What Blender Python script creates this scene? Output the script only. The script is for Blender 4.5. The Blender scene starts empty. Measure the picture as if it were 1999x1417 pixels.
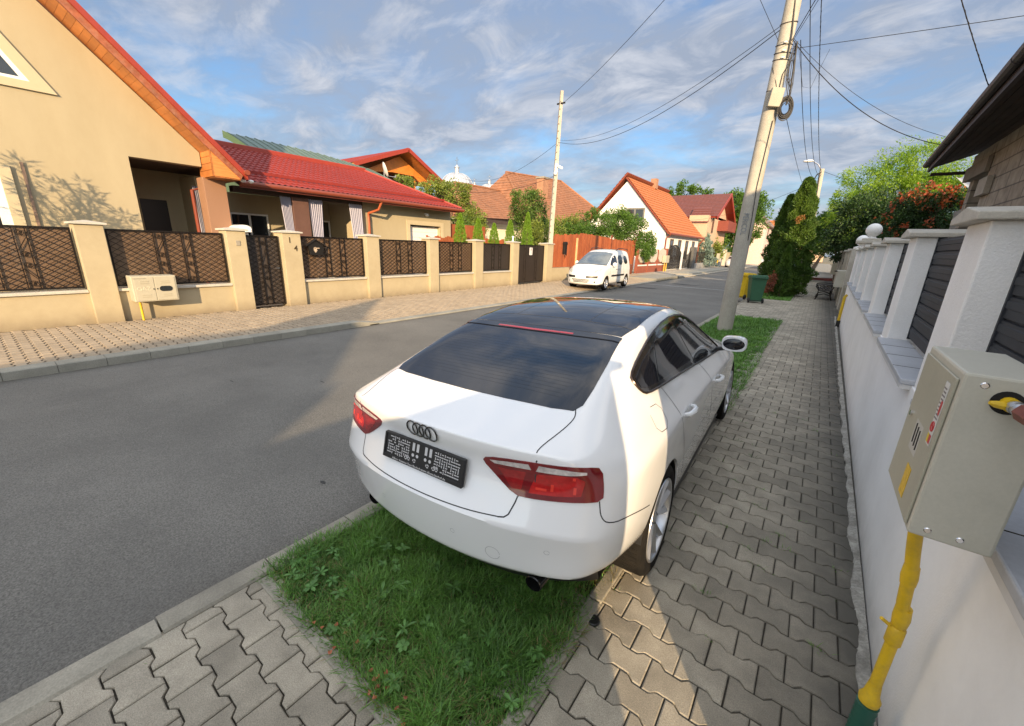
import bpy, bmesh, math, random
import numpy as np
from mathutils import Vector, Matrix, Euler
from mathutils.bvhtree import BVHTree
from mathutils.geometry import delaunay_2d_cdt
random.seed(7); rng = np.random.default_rng(7)
SC = bpy.context.scene
COL = SC.collection
R = math.radians

# ------------------------------------------------------------------ camera
cam_d = bpy.data.cameras.new('camera'); cam = bpy.data.objects.new('camera', cam_d); COL.objects.link(cam)
cam_d.sensor_width = 36.0; cam_d.lens = 14.086; cam_d.clip_start = 0.05; cam_d.clip_end = 3000
cr = [(0.79861707, 0.19582414, -0.56909022), (0.60087374, -0.20588689, 0.77237383), (0.03408122, -0.95878230, -0.28209037)]
cam.matrix_world = Matrix(((cr[0][0], -cr[0][1], -cr[0][2], 0.0), (cr[1][0], -cr[1][1], -cr[1][2], 0.0),
                           (cr[2][0], -cr[2][1], -cr[2][2], 1.82), (0, 0, 0, 1)))
SC.camera = cam
# ------------------------------------------------------------------ light
SUN_AZ = math.atan2(.6, -.8)      # towards the sun, from +Y clockwise
SUN_EL = math.atan(.277)
sd = bpy.data.lights.new('sun', 'SUN'); sd.energy = 5.0; sd.angle = R(0.55); sd.color = (1.0, .73, .43)
so = bpy.data.objects.new('sun', sd); COL.objects.link(so)
tosun = Vector((math.sin(SUN_AZ) * math.cos(SUN_EL), math.cos(SUN_AZ) * math.cos(SUN_EL), math.sin(SUN_EL)))
so.rotation_euler = tosun.to_track_quat('Z', 'Y').to_euler()
SC.view_settings.view_transform = 'Standard'; SC.view_settings.look = 'None'
SC.view_settings.gamma = 1.0; SC.view_settings.exposure = 0.75
W = bpy.data.worlds.new('World'); SC.world = W; W.use_nodes = True
nt = W.node_tree; nt.nodes.clear()
def N(t, ty, **kw):
    n = t.nodes.new(ty)
    for k, v in kw.items():
        if k in n.inputs: n.inputs[k].default_value = v
        else: setattr(n, k, v)
    return n
out = N(nt, 'ShaderNodeOutputWorld'); bg = N(nt, 'ShaderNodeBackground')
sky = N(nt, 'ShaderNodeTexSky'); sky.sky_type = 'NISHITA'; sky.sun_disc = False
sky.sun_elevation = SUN_EL; sky.sun_rotation = SUN_AZ; sky.air_density = 1.2; sky.dust_density = 0.6; sky.ozone_density = 2.5
bg.inputs[1].default_value = 0.15
tc = N(nt, 'ShaderNodeTexCoord'); sep = N(nt, 'ShaderNodeSeparateXYZ'); nt.links.new(tc.outputs['Generated'], sep.inputs[0])
def wm(op, a, b=None, clamp=False):
    n = N(nt, 'ShaderNodeMath'); n.operation = op; n.use_clamp = clamp
    for i, q in enumerate((a, b)):
        if q is None: continue
        if isinstance(q, (int, float)): n.inputs[i].default_value = q
        else: nt.links.new(q, n.inputs[i])
    return n.outputs[0]
zz = wm('ADD', wm('MAXIMUM', sep.outputs[2], 0.0), 0.21)
px_, py_ = wm('DIVIDE', sep.outputs[0], zz), wm('DIVIDE', sep.outputs[1], zz)
comb = N(nt, 'ShaderNodeCombineXYZ'); nt.links.new(px_, comb.inputs[0]); nt.links.new(py_, comb.inputs[1])
mp = N(nt, 'ShaderNodeMapping'); mp.inputs['Rotation'].default_value = (0, 0, R(35)); mp.inputs['Scale'].default_value = (1.0, 1.4, 1); mp.inputs['Location'].default_value = (2.1, 5.3, 0)
nt.links.new(comb.outputs[0], mp.inputs[0])
def wnoise(scale, detail, rough, dist):
    n = N(nt, 'ShaderNodeTexNoise', Scale=scale, Detail=detail, Roughness=rough, Distortion=dist); nt.links.new(mp.outputs[0], n.inputs['Vector']); return n
def wramp(src, pts):
    n = N(nt, 'ShaderNodeValToRGB'); nt.links.new(src, n.inputs[0]); e = n.color_ramp.elements
    while len(e) < len(pts): e.new(.5)
    for el, (p, c) in zip(e, pts): el.position = p; el.color = (c, c, c, 1) if isinstance(c, (int, float)) else (*c, 1)
    return n.outputs[0]
n1 = wnoise(1.15, 10, .60, .25); n2 = wnoise(3.2, 9, .62, .5)
cov = wm('ADD', wm('MULTIPLY', n1.outputs[0], .72), wm('MULTIPLY', n2.outputs[0], .28))
fac = wramp(cov, [(.34, 0.0), (.45, .6), (.57, .95)])
fac2 = wramp(n2.outputs[0], [(.46, 0.0), (.66, 1.0)])
cc = N(nt, 'ShaderNodeMixRGB'); cc.inputs[1].default_value = (1.52, 1.76, 2.22, 1); cc.inputs[2].default_value = (2.6, 2.72, 3.02, 1); nt.links.new(fac2, cc.inputs[0])
tint = N(nt, 'ShaderNodeMixRGB'); tint.blend_type = 'MULTIPLY'; tint.inputs[0].default_value = 1.0; tint.inputs[2].default_value = (.50, .58, .70, 1); nt.links.new(sky.outputs[0], tint.inputs[1])
mx = N(nt, 'ShaderNodeMixRGB'); nt.links.new(fac, mx.inputs[0]); nt.links.new(tint.outputs[0], mx.inputs[1]); nt.links.new(cc.outputs[0], mx.inputs[2])
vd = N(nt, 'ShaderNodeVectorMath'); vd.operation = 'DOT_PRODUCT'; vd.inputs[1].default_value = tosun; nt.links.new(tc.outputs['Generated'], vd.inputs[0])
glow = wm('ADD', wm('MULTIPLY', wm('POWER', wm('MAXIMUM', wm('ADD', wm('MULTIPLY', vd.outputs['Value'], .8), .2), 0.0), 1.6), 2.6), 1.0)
zen = N(nt, 'ShaderNodeMapRange'); zen.interpolation_type = 'SMOOTHSTEP'; zen.inputs[1].default_value = .46; zen.inputs[2].default_value = .80; zen.inputs[4].default_value = 2.0; nt.links.new(sep.outputs[2], zen.inputs[0]); glow = wm('ADD', glow, zen.outputs[0])   # added fill: sky brightened overhead, above the view
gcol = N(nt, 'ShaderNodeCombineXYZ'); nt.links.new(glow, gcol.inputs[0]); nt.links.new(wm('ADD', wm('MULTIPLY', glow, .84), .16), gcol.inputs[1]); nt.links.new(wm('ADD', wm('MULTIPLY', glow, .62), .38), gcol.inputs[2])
gm_ = N(nt, 'ShaderNodeMixRGB'); gm_.blend_type = 'MULTIPLY'; gm_.inputs[0].default_value = 1.0; nt.links.new(mx.outputs[0], gm_.inputs[1]); nt.links.new(gcol.outputs[0], gm_.inputs[2])   # added fill: sky and cloud boosted towards the low sun
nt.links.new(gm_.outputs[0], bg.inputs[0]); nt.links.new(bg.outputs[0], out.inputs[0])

# ------------------------------------------------------------------ helpers
BASE = {}
def put(o, label=None, cat=None, group=None, kind=None):
    if label: o['label'] = label
    if cat: o['category'] = cat
    if group: o['group'] = group
    if kind: o['kind'] = kind
    return o
def thing(name, label, cat, loc=(0, 0, 0), group=None, local=False, rz=0.0):
    o = bpy.data.objects.new(name, None); COL.objects.link(o); o.location = loc; o.empty_display_size = .2
    o.rotation_euler = (0, 0, rz); BASE[o] = Vector((0, 0, 0)) if (local or rz) else Vector(loc)
    return put(o, label, cat, group)
def link(name, me, mat, parent):
    if mat is not None and not me.materials: me.materials.append(mat)
    o = bpy.data.objects.new(name, me); COL.objects.link(o)
    if parent is not None:
        o.parent = parent; BASE[o] = BASE[parent]
    else: BASE[o] = Vector((0, 0, 0))
    return o
def npmesh(name, V, F, mat, parent=None, smooth=False, nper=4):
    """V (n,3) array, F (m,nper) array"""
    V = np.asarray(V, dtype=np.float32); F = np.asarray(F, dtype=np.int32)
    if parent is not None: V = V - np.array(BASE[parent], dtype=np.float32)
    me = bpy.data.meshes.new(name); me.vertices.add(len(V)); me.vertices.foreach_set('co', V.ravel())
    me.loops.add(F.size); me.loops.foreach_set('vertex_index', F.ravel()); me.polygons.add(len(F))
    me.polygons.foreach_set('loop_start', np.arange(0, F.size, F.shape[1], dtype=np.int32))
    me.polygons.foreach_set('loop_total', np.full(len(F), F.shape[1], dtype=np.int32))
    me.polygons.foreach_set('use_smooth', np.full(len(F), bool(smooth), dtype=bool))
    me.update(calc_edges=True); me.validate()
    return link(name, me, mat, parent)
class MB:
    def __init__(s): s.v = []; s.f = []; s.M = None
    def add(s, vs, fs):
        n = len(s.v)
        s.v += [tuple(s.M @ Vector(p)) if s.M else tuple(p) for p in vs]
        s.f += [tuple(i + n for i in f) for f in fs]; return s
    def box(s, x0, x1, y0, y1, z0, z1):
        return s.add([(x0, y0, z0), (x1, y0, z0), (x1, y1, z0), (x0, y1, z0), (x0, y0, z1), (x1, y0, z1), (x1, y1, z1), (x0, y1, z1)],
                     [(0, 3, 2, 1), (4, 5, 6, 7), (0, 1, 5, 4), (1, 2, 6, 5), (2, 3, 7, 6), (3, 0, 4, 7)])
    def bar(s, p0, p1, w, h, up=(0, 0, 1)):
        p0, p1 = Vector(p0), Vector(p1); d = (p1 - p0).normalized(); u = Vector(up)
        a = d.cross(u)
        if a.length < 1e-4: a = d.cross(Vector((1, 0, 0)))
        a.normalize(); b = a.cross(d)
        vs = [p + a * sx * w / 2 + b * sy * h / 2 for p in (p0, p1) for sx, sy in ((-1, -1), (1, -1), (1, 1), (-1, 1))]
        return s.add(vs, [(3, 2, 1, 0), (4, 5, 6, 7), (0, 1, 5, 4), (1, 2, 6, 5), (2, 3, 7, 6), (3, 0, 4, 7)])
    def prism(s, poly, a, b, plane='xy'):
        n = len(poly)
        f = {'xy': lambda p, t: (p[0], p[1], t), 'yz': lambda p, t: (t, p[0], p[1]), 'xz': lambda p, t: (p[0], t, p[1])}[plane]
        vs = [f(p, a) for p in poly] + [f(p, b) for p in poly]
        return s.add(vs, [tuple(range(n))[::-1], tuple(range(n, 2 * n))] + [(i, (i + 1) % n, n + (i + 1) % n, n + i) for i in range(n)])
    def tube(s, pts, r, n=8, closed=False, caps=True):
        pts = [Vector(p) for p in pts]; m = len(pts); rs = r if isinstance(r, (list, tuple)) else [r] * m
        vs = []; ref = None
        for i, p in enumerate(pts):
            if closed: d = (pts[(i + 1) % m] - pts[i - 1]).normalized()
            else: d = (pts[min(i + 1, m - 1)] - pts[max(i - 1, 0)]).normalized()
            if ref is None:
                ref = d.cross(Vector((0, 0, 1)))
                if ref.length < .05: ref = d.cross(Vector((1, 0, 0)))
            a = (ref - d * ref.dot(d)).normalized(); ref = a; b = d.cross(a)
            vs += [p + (a * math.cos(2 * math.pi * k / n) + b * math.sin(2 * math.pi * k / n)) * rs[i] for k in range(n)]
        fs = []
        for i in range(m if closed else m - 1):
            j = (i + 1) % m
            fs += [(i * n + k, i * n + (k + 1) % n, j * n + (k + 1) % n, j * n + k) for k in range(n)]
        if caps and not closed: fs += [tuple(range(n))[::-1], tuple((m - 1) * n + k for k in range(n))]
        return s.add(vs, fs)
    def cyl(s, p0, p1, r0, r1=None, n=16): return s.tube([p0, p1], [r0, r0 if r1 is None else r1], n)
    def lathe(s, prof, c=(0, 0, 0), n=24, axis='z', closed=False):
        vs = []
        for k in range(n):
            a = 2 * math.pi * k / n; ca, sa = math.cos(a), math.sin(a)
            for r, h in prof:
                p = (r * ca, r * sa, h) if axis == 'z' else ((h, r * ca, r * sa) if axis == 'x' else (r * ca, h, r * sa))
                vs.append((p[0] + c[0], p[1] + c[1], p[2] + c[2]))
        m = len(prof)
        fs = [(k * m + i, ((k + 1) % n) * m + i, ((k + 1) % n) * m + (i + 1) % m, k * m + (i + 1) % m) for k in range(n) for i in range(m if closed else m - 1)]
        return s.add(vs, fs)
    def sph(s, c, r, nu=20, nv=12):
        r = r if isinstance(r, (tuple, list)) else (r, r, r)
        vs = [(c[0], c[1], c[2] - r[2])]
        for i in range(1, nv):
            t = math.pi * i / nv
            vs += [(c[0] + r[0] * math.sin(t) * math.cos(2 * math.pi * k / nu), c[1] + r[1] * math.sin(t) * math.sin(2 * math.pi * k / nu), c[2] - r[2] * math.cos(t)) for k in range(nu)]
        vs.append((c[0], c[1], c[2] + r[2])); L = len(vs) - 1; fs = []
        for k in range(nu):
            fs.append((0, 1 + (k + 1) % nu, 1 + k)); fs.append((L, L - nu + k, L - nu + (k + 1) % nu))
            for i in range(nv - 2): a = 1 + i * nu; fs.append((a + k, a + (k + 1) % nu, a + nu + (k + 1) % nu, a + nu + k))
        return s.add(vs, fs)
    def build(s, name, mat, parent=None, smooth=False, bevel=0, seg=2, ang=35):
        b = BASE[parent] if parent is not None else Vector((0, 0, 0))
        me = bpy.data.meshes.new(name); me.from_pydata([(p[0] - b[0], p[1] - b[1], p[2] - b[2]) for p in s.v], [], s.f); me.update()
        if smooth:
            me.polygons.foreach_set('use_smooth', [True] * len(me.polygons)); me.set_sharp_from_angle(angle=R(ang))
        o = link(name, me, mat, parent)
        if bevel:
            md = o.modifiers.new('bevel', 'BEVEL'); md.width = bevel; md.segments = seg; md.limit_method = 'ANGLE'; md.angle_limit = R(30); md.harden_normals = False
        return o
def bx(name, mat, parent, *a, bevel=0): return MB().box(*a).build(name, mat, parent, bevel=bevel)
def copytree(o, parent=None):
    c = o.copy(); COL.objects.link(c)
    if parent is not None: c.parent = parent
    for ch in list(o.children): copytree(ch, c)
    return c
def textmesh(body, size, depth=.004, font_scale=1.0, bold=False, align='CENTER'):
    cu = bpy.data.curves.new('letters', 'FONT'); cu.body = body; cu.size = size; cu.extrude = depth; cu.align_x = align; cu.align_y = 'CENTER'; cu.offset = .0035 * size if bold else 0
    t = bpy.data.objects.new('letters', cu); COL.objects.link(t); dg = bpy.context.evaluated_depsgraph_get(); dg.update()
    me = bpy.data.meshes.new_from_object(t.evaluated_get(dg)); bpy.data.objects.remove(t); bpy.data.curves.remove(cu)
    return me
def text(name, body, size, M, mat, parent, depth=.003, sx=1.0, bold=False):
    me = textmesh(body, size, depth, bold=bold); me.transform(Matrix.Diagonal((sx, 1, 1, 1))); me.transform(M)
    if parent is not None: me.transform(Matrix.Translation(-BASE[parent]))
    me.materials.clear(); return link(name, me, mat, parent)

# ------------------------------------------------------------------ materials
MATS = {}
def mat(name, col, rough=.7, var=.12, scale=4, bump=0.0, bscale=60, metal=0.0, coat=0.0, spec=.5, col2=None, isl=0.0, stretch=(1, 1, 1), bdist=.004, fine=.0, dirt=None, alpha=1.0, trans=0.0, sss=0.0, emis=None):
    if name in MATS: return MATS[name]
    m = bpy.data.materials.new(name); m.use_nodes = True; t = m.node_tree; b = t.nodes['Principled BSDF']
    b.inputs['Roughness'].default_value = rough; b.inputs['Metallic'].default_value = metal; b.inputs['Coat Weight'].default_value = coat
    b.inputs['Specular IOR Level'].default_value = spec; b.inputs['Alpha'].default_value = alpha; b.inputs['Transmission Weight'].default_value = trans
    tcn = N(t, 'ShaderNodeTexCoord'); mpn = N(t, 'ShaderNodeMapping'); mpn.inputs['Scale'].default_value = stretch
    t.links.new(tcn.outputs['Object'], mpn.inputs[0])
    nz = N(t, 'ShaderNodeTexNoise', Scale=scale, Detail=8, Roughness=.6); t.links.new(mpn.outputs[0], nz.inputs['Vector'])
    c2 = col2 or tuple(min(1, c * (1 + var)) for c in col); c1 = col if col2 else tuple(c * (1 - var) for c in col)
    rp = N(t, 'ShaderNodeValToRGB'); rp.color_ramp.elements[0].position = .32; rp.color_ramp.elements[1].position = .68
    rp.color_ramp.elements[0].color = (*c1, 1); rp.color_ramp.elements[1].color = (*c2, 1); t.links.new(nz.outputs[0], rp.inputs[0])
    cur = rp.outputs[0]
    def mult(src, lo, hi, p0=.3, p1=.7):
        nonlocal cur
        r2 = N(t, 'ShaderNodeMapRange'); r2.inputs[1].default_value = p0; r2.inputs[2].default_value = p1; r2.inputs[3].default_value = lo; r2.inputs[4].default_value = hi; t.links.new(src, r2.inputs[0])
        h = N(t, 'ShaderNodeVectorMath'); h.operation = 'SCALE'; t.links.new(cur, h.inputs[0]); t.links.new(r2.outputs[0], h.inputs['Scale']); cur = h.outputs[0]
    if isl:
        g = N(t, 'ShaderNodeNewGeometry'); mult(g.outputs['Random Per Island'], 1 - isl, 1 + isl, 0, 1)
    if fine:
        nf = N(t, 'ShaderNodeTexNoise', Scale=bscale * 1.3, Detail=4, Roughness=.7); t.links.new(mpn.outputs[0], nf.inputs['Vector']); mult(nf.outputs[0], 1 - fine, 1 + fine, .35, .65)
    if dirt:   # (colour, amount, scale): soil in its own blotches
        nd = N(t, 'ShaderNodeTexNoise', Scale=dirt[2], Detail=10, Roughness=.7); t.links.new(mpn.outputs[0], nd.inputs['Vector'])
        r3 = N(t, 'ShaderNodeMapRange'); r3.inputs[1].default_value = .45; r3.inputs[2].default_value = .75; r3.inputs[4].default_value = dirt[1]; t.links.new(nd.outputs[0], r3.inputs[0])
        mm = N(t, 'ShaderNodeMixRGB'); mm.inputs[2].default_value = (*dirt[0], 1); t.links.new(r3.outputs[0], mm.inputs[0]); t.links.new(cur, mm.inputs[1]); cur = mm.outputs[0]
    t.links.new(cur, b.inputs['Base Color'])
    if bump:
        nb = N(t, 'ShaderNodeTexNoise', Scale=bscale, Detail=6, Roughness=.65); t.links.new(mpn.outputs[0], nb.inputs['Vector'])
        bp = N(t, 'ShaderNodeBump', Strength=bump, Distance=bdist); t.links.new(nb.outputs[0], bp.inputs['Height']); t.links.new(bp.outputs[0], b.inputs['Normal'])
    if emis: b.inputs['Emission Color'].default_value = (*emis[0], 1); b.inputs['Emission Strength'].default_value = emis[1]
    MATS[name] = m; return m
def leafmat(name, c1, c2, trans=.35, isl=.35):
    if name in MATS: return MATS[name]
    m = mat(name, c1, .55, col2=c2, scale=1.3, isl=isl); t = m.node_tree; b = t.nodes['Principled BSDF']
    src = b.inputs['Base Color'].links[0].from_socket; tr = N(t, 'ShaderNodeBsdfTranslucent'); h = N(t, 'ShaderNodeVectorMath'); h.operation = 'MULTIPLY'; h.inputs[1].default_value = (1.25, 1.35, .6)
    t.links.new(src, h.inputs[0]); t.links.new(h.outputs[0], tr.inputs[0]); ms = N(t, 'ShaderNodeMixShader'); ms.inputs[0].default_value = trans
    t.links.new(b.outputs[0], ms.inputs[1]); t.links.new(tr.outputs[0], ms.inputs[2]); t.links.new(ms.outputs[0], t.nodes['Material Output'].inputs[0]); return m

m_asph = mat('asphalt', (.118, .115, .105), .9, col2=(.160, .155, .141), scale=.55, bump=.9, bscale=75, bdist=.006, fine=.42, dirt=((.085, .083, .078), .55, .9))
m_conc = mat('kerb_concrete', (.28, .262, .215), .9, var=.12, scale=5, bump=.5, bscale=90, fine=.15, isl=.1, dirt=((.10, .095, .08), .5, 3))
m_pave = mat('paver_concrete', (.315, .285, .228), .92, var=.2, scale=5, bump=.7, bscale=160, fine=.28, isl=.2, dirt=((.11, .10, .08), .55, 1.7), bdist=.003)
m_pave2 = mat('sidewalk_paver_concrete', (.33, .265, .19), .92, var=.12, scale=5, bump=.6, bscale=120, fine=.2, isl=.1, dirt=((.2, .17, .13), .4, 1.5), bdist=.003)
m_joint = mat('joint_soil', (.045, .04, .03), .95, var=.35, scale=20, bump=.9, bscale=90, bdist=.01, fine=.3)
m_soil = mat('soil', (.09, .07, .045), .95, var=.4, scale=12, bump=1, bscale=60, bdist=.02)
m_cream = mat('cream_render', (.405, .345, .228), .9, var=.035, scale=1.2, bump=.35, bscale=140, fine=.03, dirt=((.33, .27, .165), .5, .9), stretch=(1, 1, .4))
m_cream2 = mat('cream_fence_render', (.415, .352, .232), .9, var=.05, scale=1.5, bump=.35, bscale=140, fine=.04, dirt=((.32, .26, .16), .5, 2))
m_whiter = mat('white_render', (.88, .88, .875), .85, var=.03, scale=2, bump=.8, bscale=75, bdist=.006, fine=.03, dirt=((.6, .58, .54), .25, 1.5))
m_whites = mat('smooth_white_render', (.88, .88, .875), .85, var=.04, scale=2, bump=.5, bscale=110, bdist=.003, dirt=((.55, .54, .52), .3, 1.3))
m_cap = mat('cap_stone', (.47, .445, .39), .85, var=.1, scale=8, bump=.3, bscale=80, fine=.1)
m_sill = mat('sill_tile', (.42, .44, .48), .5, var=.06, scale=5, fine=.05, bump=.1, bscale=60)
m_slat = mat('anthracite_metal', (.026, .030, .038), .6, spec=.3, var=.15, scale=6, bump=.1, bscale=200)
m_black = mat('black_plastic', (.012, .012, .013), .45, var=.2)
m_dark = mat('dark_void', (.01, .01, .01), .9, var=.2)
m_iron = mat('black_iron', (.018, .016, .015), .45, var=.2, metal=.3, scale=30)
m_paint = mat('white_car_paint', (.80, .81, .82), .22, var=.006, scale=3, coat=1.0)
m_glass = mat('dark_glass', (.007, .008, .013), .03, var=.1, spec=.55, coat=.25)
m_glassr = mat('window_glass', (.02, .024, .028), .05, var=.2, spec=.8, coat=.6)
m_wframe = mat('white_pvc', (.8, .8, .78), .4, var=.03)
m_chrome = mat('chrome', (.75, .75, .76), .12, var=.03, metal=1)
m_rubber = mat('tyre_rubber', (.010, .0095, .009), .9, spec=.15, var=.3, scale=14, bump=.4, bscale=120, dirt=((.032, .027, .021), .5, 8))
m_alu = mat('alloy_silver', (.55, .56, .58), .3, var=.08, metal=.85, scale=10)
m_wood = mat('orange_soffit_wood', (.50, .17, .04), .5, col2=(.66, .26, .07), scale=3, stretch=(1, 1, 12), bump=.1, bscale=40)
m_redtile = mat('red_metal_tile', (.24, .030, .022), .6, spec=.3, var=.12, scale=5, fine=.06)
m_redtrim = mat('red_metal_trim', (.30, .04, .022), .4, var=.08, scale=5)
m_brtrim = mat('brown_gutter', (.22, .05, .025), .4, var=.1, scale=5)
m_orange = mat('orange_clay_tile', (.42, .14, .045), .75, var=.16, scale=3, bump=.3, bscale=30, fine=.1, isl=.12)
m_oldtile = mat('old_clay_tile', (.28, .125, .065), .85, var=.22, scale=2.5, bump=.3, bscale=30, fine=.15, isl=.15, dirt=((.14, .08, .05), .6, 1.2))
m_mauve = mat('burgundy_tile', (.14, .045, .038), .6, var=.12, scale=3)
m_green = mat('green_sheet_metal', (.10, .15, .125), .5, var=.1, scale=3)
m_lime = mat('lime_render', (.34, .42, .18), .85, var=.06, scale=2)
m_yellow = mat('yellow_gas_paint', (.68, .45, .012), .45, var=.1, scale=9, bump=.25, bscale=50, dirt=((.30, .2, .06), .6, 14))
m_gasbox = mat('grey_gas_box', (.47, .455, .385), .5, var=.05, scale=4, bump=.08, bscale=90, fine=.03, dirt=((.26, .25, .20), .35, 3))
m_gasbox2 = mat('cream_gas_box', (.42, .39, .30), .5, var=.04, scale=4, fine=.03)
m_poleC = mat('pole_concrete', (.40, .375, .32), .9, var=.14, scale=3, bump=.4, bscale=50, fine=.12, dirt=((.25, .23, .2), .4, 5), stretch=(1, 1, .5))
m_cable = mat('cable_black', (.012, .012, .014), .6, var=.2)
m_bark = mat('bark', (.12, .085, .06), .9, var=.3, scale=10, bump=.8, bscale=30, stretch=(1, 1, .3), bdist=.02)
m_block = mat('aerated_block', (.42, .38, .32), .95, var=.12, scale=4, bump=.5, bscale=60, fine=.1)
m_brick = mat('hollow_brick', (.34, .18, .11), .95, var=.15, scale=4, bump=.5, bscale=40)

# black algae stain on the pavers towards the foot of the wall
def stain(m, x0, x1, col, amt, ax=0, sc=2.3):
    t = m.node_tree; b = t.nodes['Principled BSDF']; src = b.inputs['Base Color'].links[0].from_socket; tcn = N(t, 'ShaderNodeTexCoord'); s = N(t, 'ShaderNodeSeparateXYZ'); t.links.new(tcn.outputs['Object'], s.inputs[0])
    nz = N(t, 'ShaderNodeTexNoise', Scale=sc, Detail=10, Roughness=.7); t.links.new(tcn.outputs['Object'], nz.inputs['Vector'])
    mr = N(t, 'ShaderNodeMapRange'); mr.inputs[1].default_value = x0; mr.inputs[2].default_value = x1; t.links.new(s.outputs[ax], mr.inputs[0])
    m1 = N(t, 'ShaderNodeMath'); m1.operation = 'MULTIPLY_ADD'; m1.inputs[1].default_value = 1.6; m1.inputs[2].default_value = -.75; t.links.new(nz.outputs[0], m1.inputs[0])
    m2 = N(t, 'ShaderNodeMath'); m2.operation = 'ADD'; t.links.new(m1.outputs[0], m2.inputs[0]); t.links.new(mr.outputs[0], m2.inputs[1])
    m3 = N(t, 'ShaderNodeMath'); m3.operation = 'MULTIPLY'; m3.use_clamp = True; m3.inputs[1].default_value = amt; t.links.new(m2.outputs[0], m3.inputs[0])
    m4 = N(t, 'ShaderNodeMath'); m4.operation = 'MULTIPLY'; m4.use_clamp = True; t.links.new(m3.outputs[0], m4.inputs[0]); t.links.new(mr.outputs[0], m4.inputs[1])
    mm = N(t, 'ShaderNodeMixRGB'); mm.inputs[2].default_value = (*col, 1); t.links.new(m4.outputs[0], mm.inputs[0]); t.links.new(src, mm.inputs[1]); t.links.new(mm.outputs[0], b.inputs['Base Color'])
stain(m_pave, -.35, .5, (.085, .08, .068), .95)
stain(m_asph, -2.62, -2.27, (.07, .062, .05), .75, 0, 4)
stain(m_asph, -7.95, -8.26, (.07, .062, .05), .75, 0, 4)     # grit along both gutters
stain(m_cream2, .38, -.02, (.21, .165, .11), .8, 2, 3.5)      # splash dirt at the foot of the fence
stain(m_whites, .30, -.02, (.42, .41, .38), .8, 2, 5)

# ================================================================== SETTING
def structure(o): return put(o, kind='structure')
m_ground = mat('dry_ground', (.16, .14, .09), .95, var=.3, scale=.8, fine=.2, bscale=20)
structure(bx('ground', m_ground, None, -900, 900, -400, 1500, -.5, -.22))
structure(MB().box(-8.26, -2.26, -40, 140, -.3, -.12).build('road', m_asph))
m_patch = mat('dark_asphalt_patch', (.04, .04, .04), .85, var=.25, scale=9, fine=.3)
# stains and cracks that stay where they are on the road
pm = MB()
for (x, y, rx, ry) in [(-2.95, 1.42, .04, .016), (-5.3, 2.7, .06, .008), (-6.2, 1.9, .07, .008), (-4.9, 3.9, .05, .008), (-7.2, 21.5, .7, .3), (-6.4, 26, .9, .3)]:
    n = 11; ring = [(x + rx * math.cos(2 * math.pi * k / n) * random.uniform(.7, 1.2), y + ry * math.sin(2 * math.pi * k / n) * random.uniform(.7, 1.2), -.1165) for k in range(n)]
    pm.add(ring, [tuple(range(n))])
structure(pm.build('road_stain', m_patch))
m_line = mat('faded_road_paint', (.33, .33, .33), .85, var=.2, scale=6)
structure(MB().box(-8.2, -2.3, 24.2, 24.32, -.13, -.1155).box(-8.2, -2.3, 33.8, 33.95, -.13, -.1155).build('road_marking', m_line))

def pavers(name, inside, zf, mat_, y0, y1, x0, x1, gap=.004, jit=.0006):
    L, P, a = .2, .14, .012; g = gap
    out = [(L/2-g, -(P/2+a-g)), (L/2-g, P/2+a-g), (.064, P/2+a-g), (.037, P/2-a-g), (-.037, P/2-a-g), (-.064, P/2+a-g), (-L/2+g, P/2+a-g), (-L/2+g, -(P/2+a-g)), (-.064, -(P/2+a-g)), (-.037, -(P/2-a-g)), (.037, -(P/2-a-g)), (.064, -(P/2+a-g))]
    out = np.array(out); ins = out * np.array([1 - .005 / .1, 1 - .005 / .07]); n = 12
    V = []; F = []; Q = []
    rows = int((y1 - y0) / P) + 1; cols = int((x1 - x0) / L) + 2; c = 0
    for r_ in range(rows):
        for q in range(cols):
            cx = x0 + (q + (.5 if r_ % 2 else 0)) * L; cy = y0 + r_ * P
            if not inside(cx, cy): continue
            th = rng.normal(0, .006); ct, st = math.cos(th), math.sin(th); dz = rng.normal(0, jit); tx, ty = rng.normal(0, .0028, 2)
            ox, oy = rng.normal(0, .0008, 2)
            for ring, z in ((out, -.03), (out, -.0045), (ins, 0.0)):
                x = ring[:, 0] * ct - ring[:, 1] * st; y = ring[:, 0] * st + ring[:, 1] * ct
                px, py = cx + x + ox, cy + y + oy
                V.append(np.stack([px, py, z + dz + tx * x + ty * y + zf(px, py)], 1))
            b = c * 36; k = np.arange(n); k2 = (k + 1) % n
            Q.append(np.stack([b + k, b + k2, b + 12 + k2, b + 12 + k], 1)); Q.append(np.stack([b + 12 + k, b + 12 + k2, b + 24 + k2, b + 24 + k], 1))
            # top face as quads: centre strip and the two ends
            t = b + 24
            Q.append(np.array([[t+0, t+1, t+2, t+11], [t+11, t+2, t+3, t+10], [t+10, t+3, t+4, t+9], [t+9, t+4, t+5, t+8], [t+8, t+5, t+6, t+7]]))
            c += 1
    V = np.concatenate(V); Q = np.concatenate(Q)
    o = npmesh(name, V, Q, mat_); return structure(o)
GX0, GX1 = -2.13, -.66
flat = lambda x, y: 0 * x
def in_right(x, y):
    if y < .64: return -2.3 < x < .62 and y > -1.7
    if x > -.68 and x < .62 + .014 * y: return True
    return 13.68 < y < 20.1 and -2.3 < x <= -.5
pavers('sidewalk', in_right, flat, m_pave, -1.61, 46, -2.17, 1.3, gap=.003)
def zleft(x, y):
    s = np.clip((y - 5.25) / .5, 0, 1); s2 = np.clip((31.5 - y) / .6, 0, 1)
    return -.095 * s * s2 * np.clip((x + 9.7) / 1.25, 0, 1)
pavers('sidewalk', lambda x, y: -11.6 < x < -8.42, zleft, m_pave2, -4.0, 31, -11.6, -8.4, gap=.0095)
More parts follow.
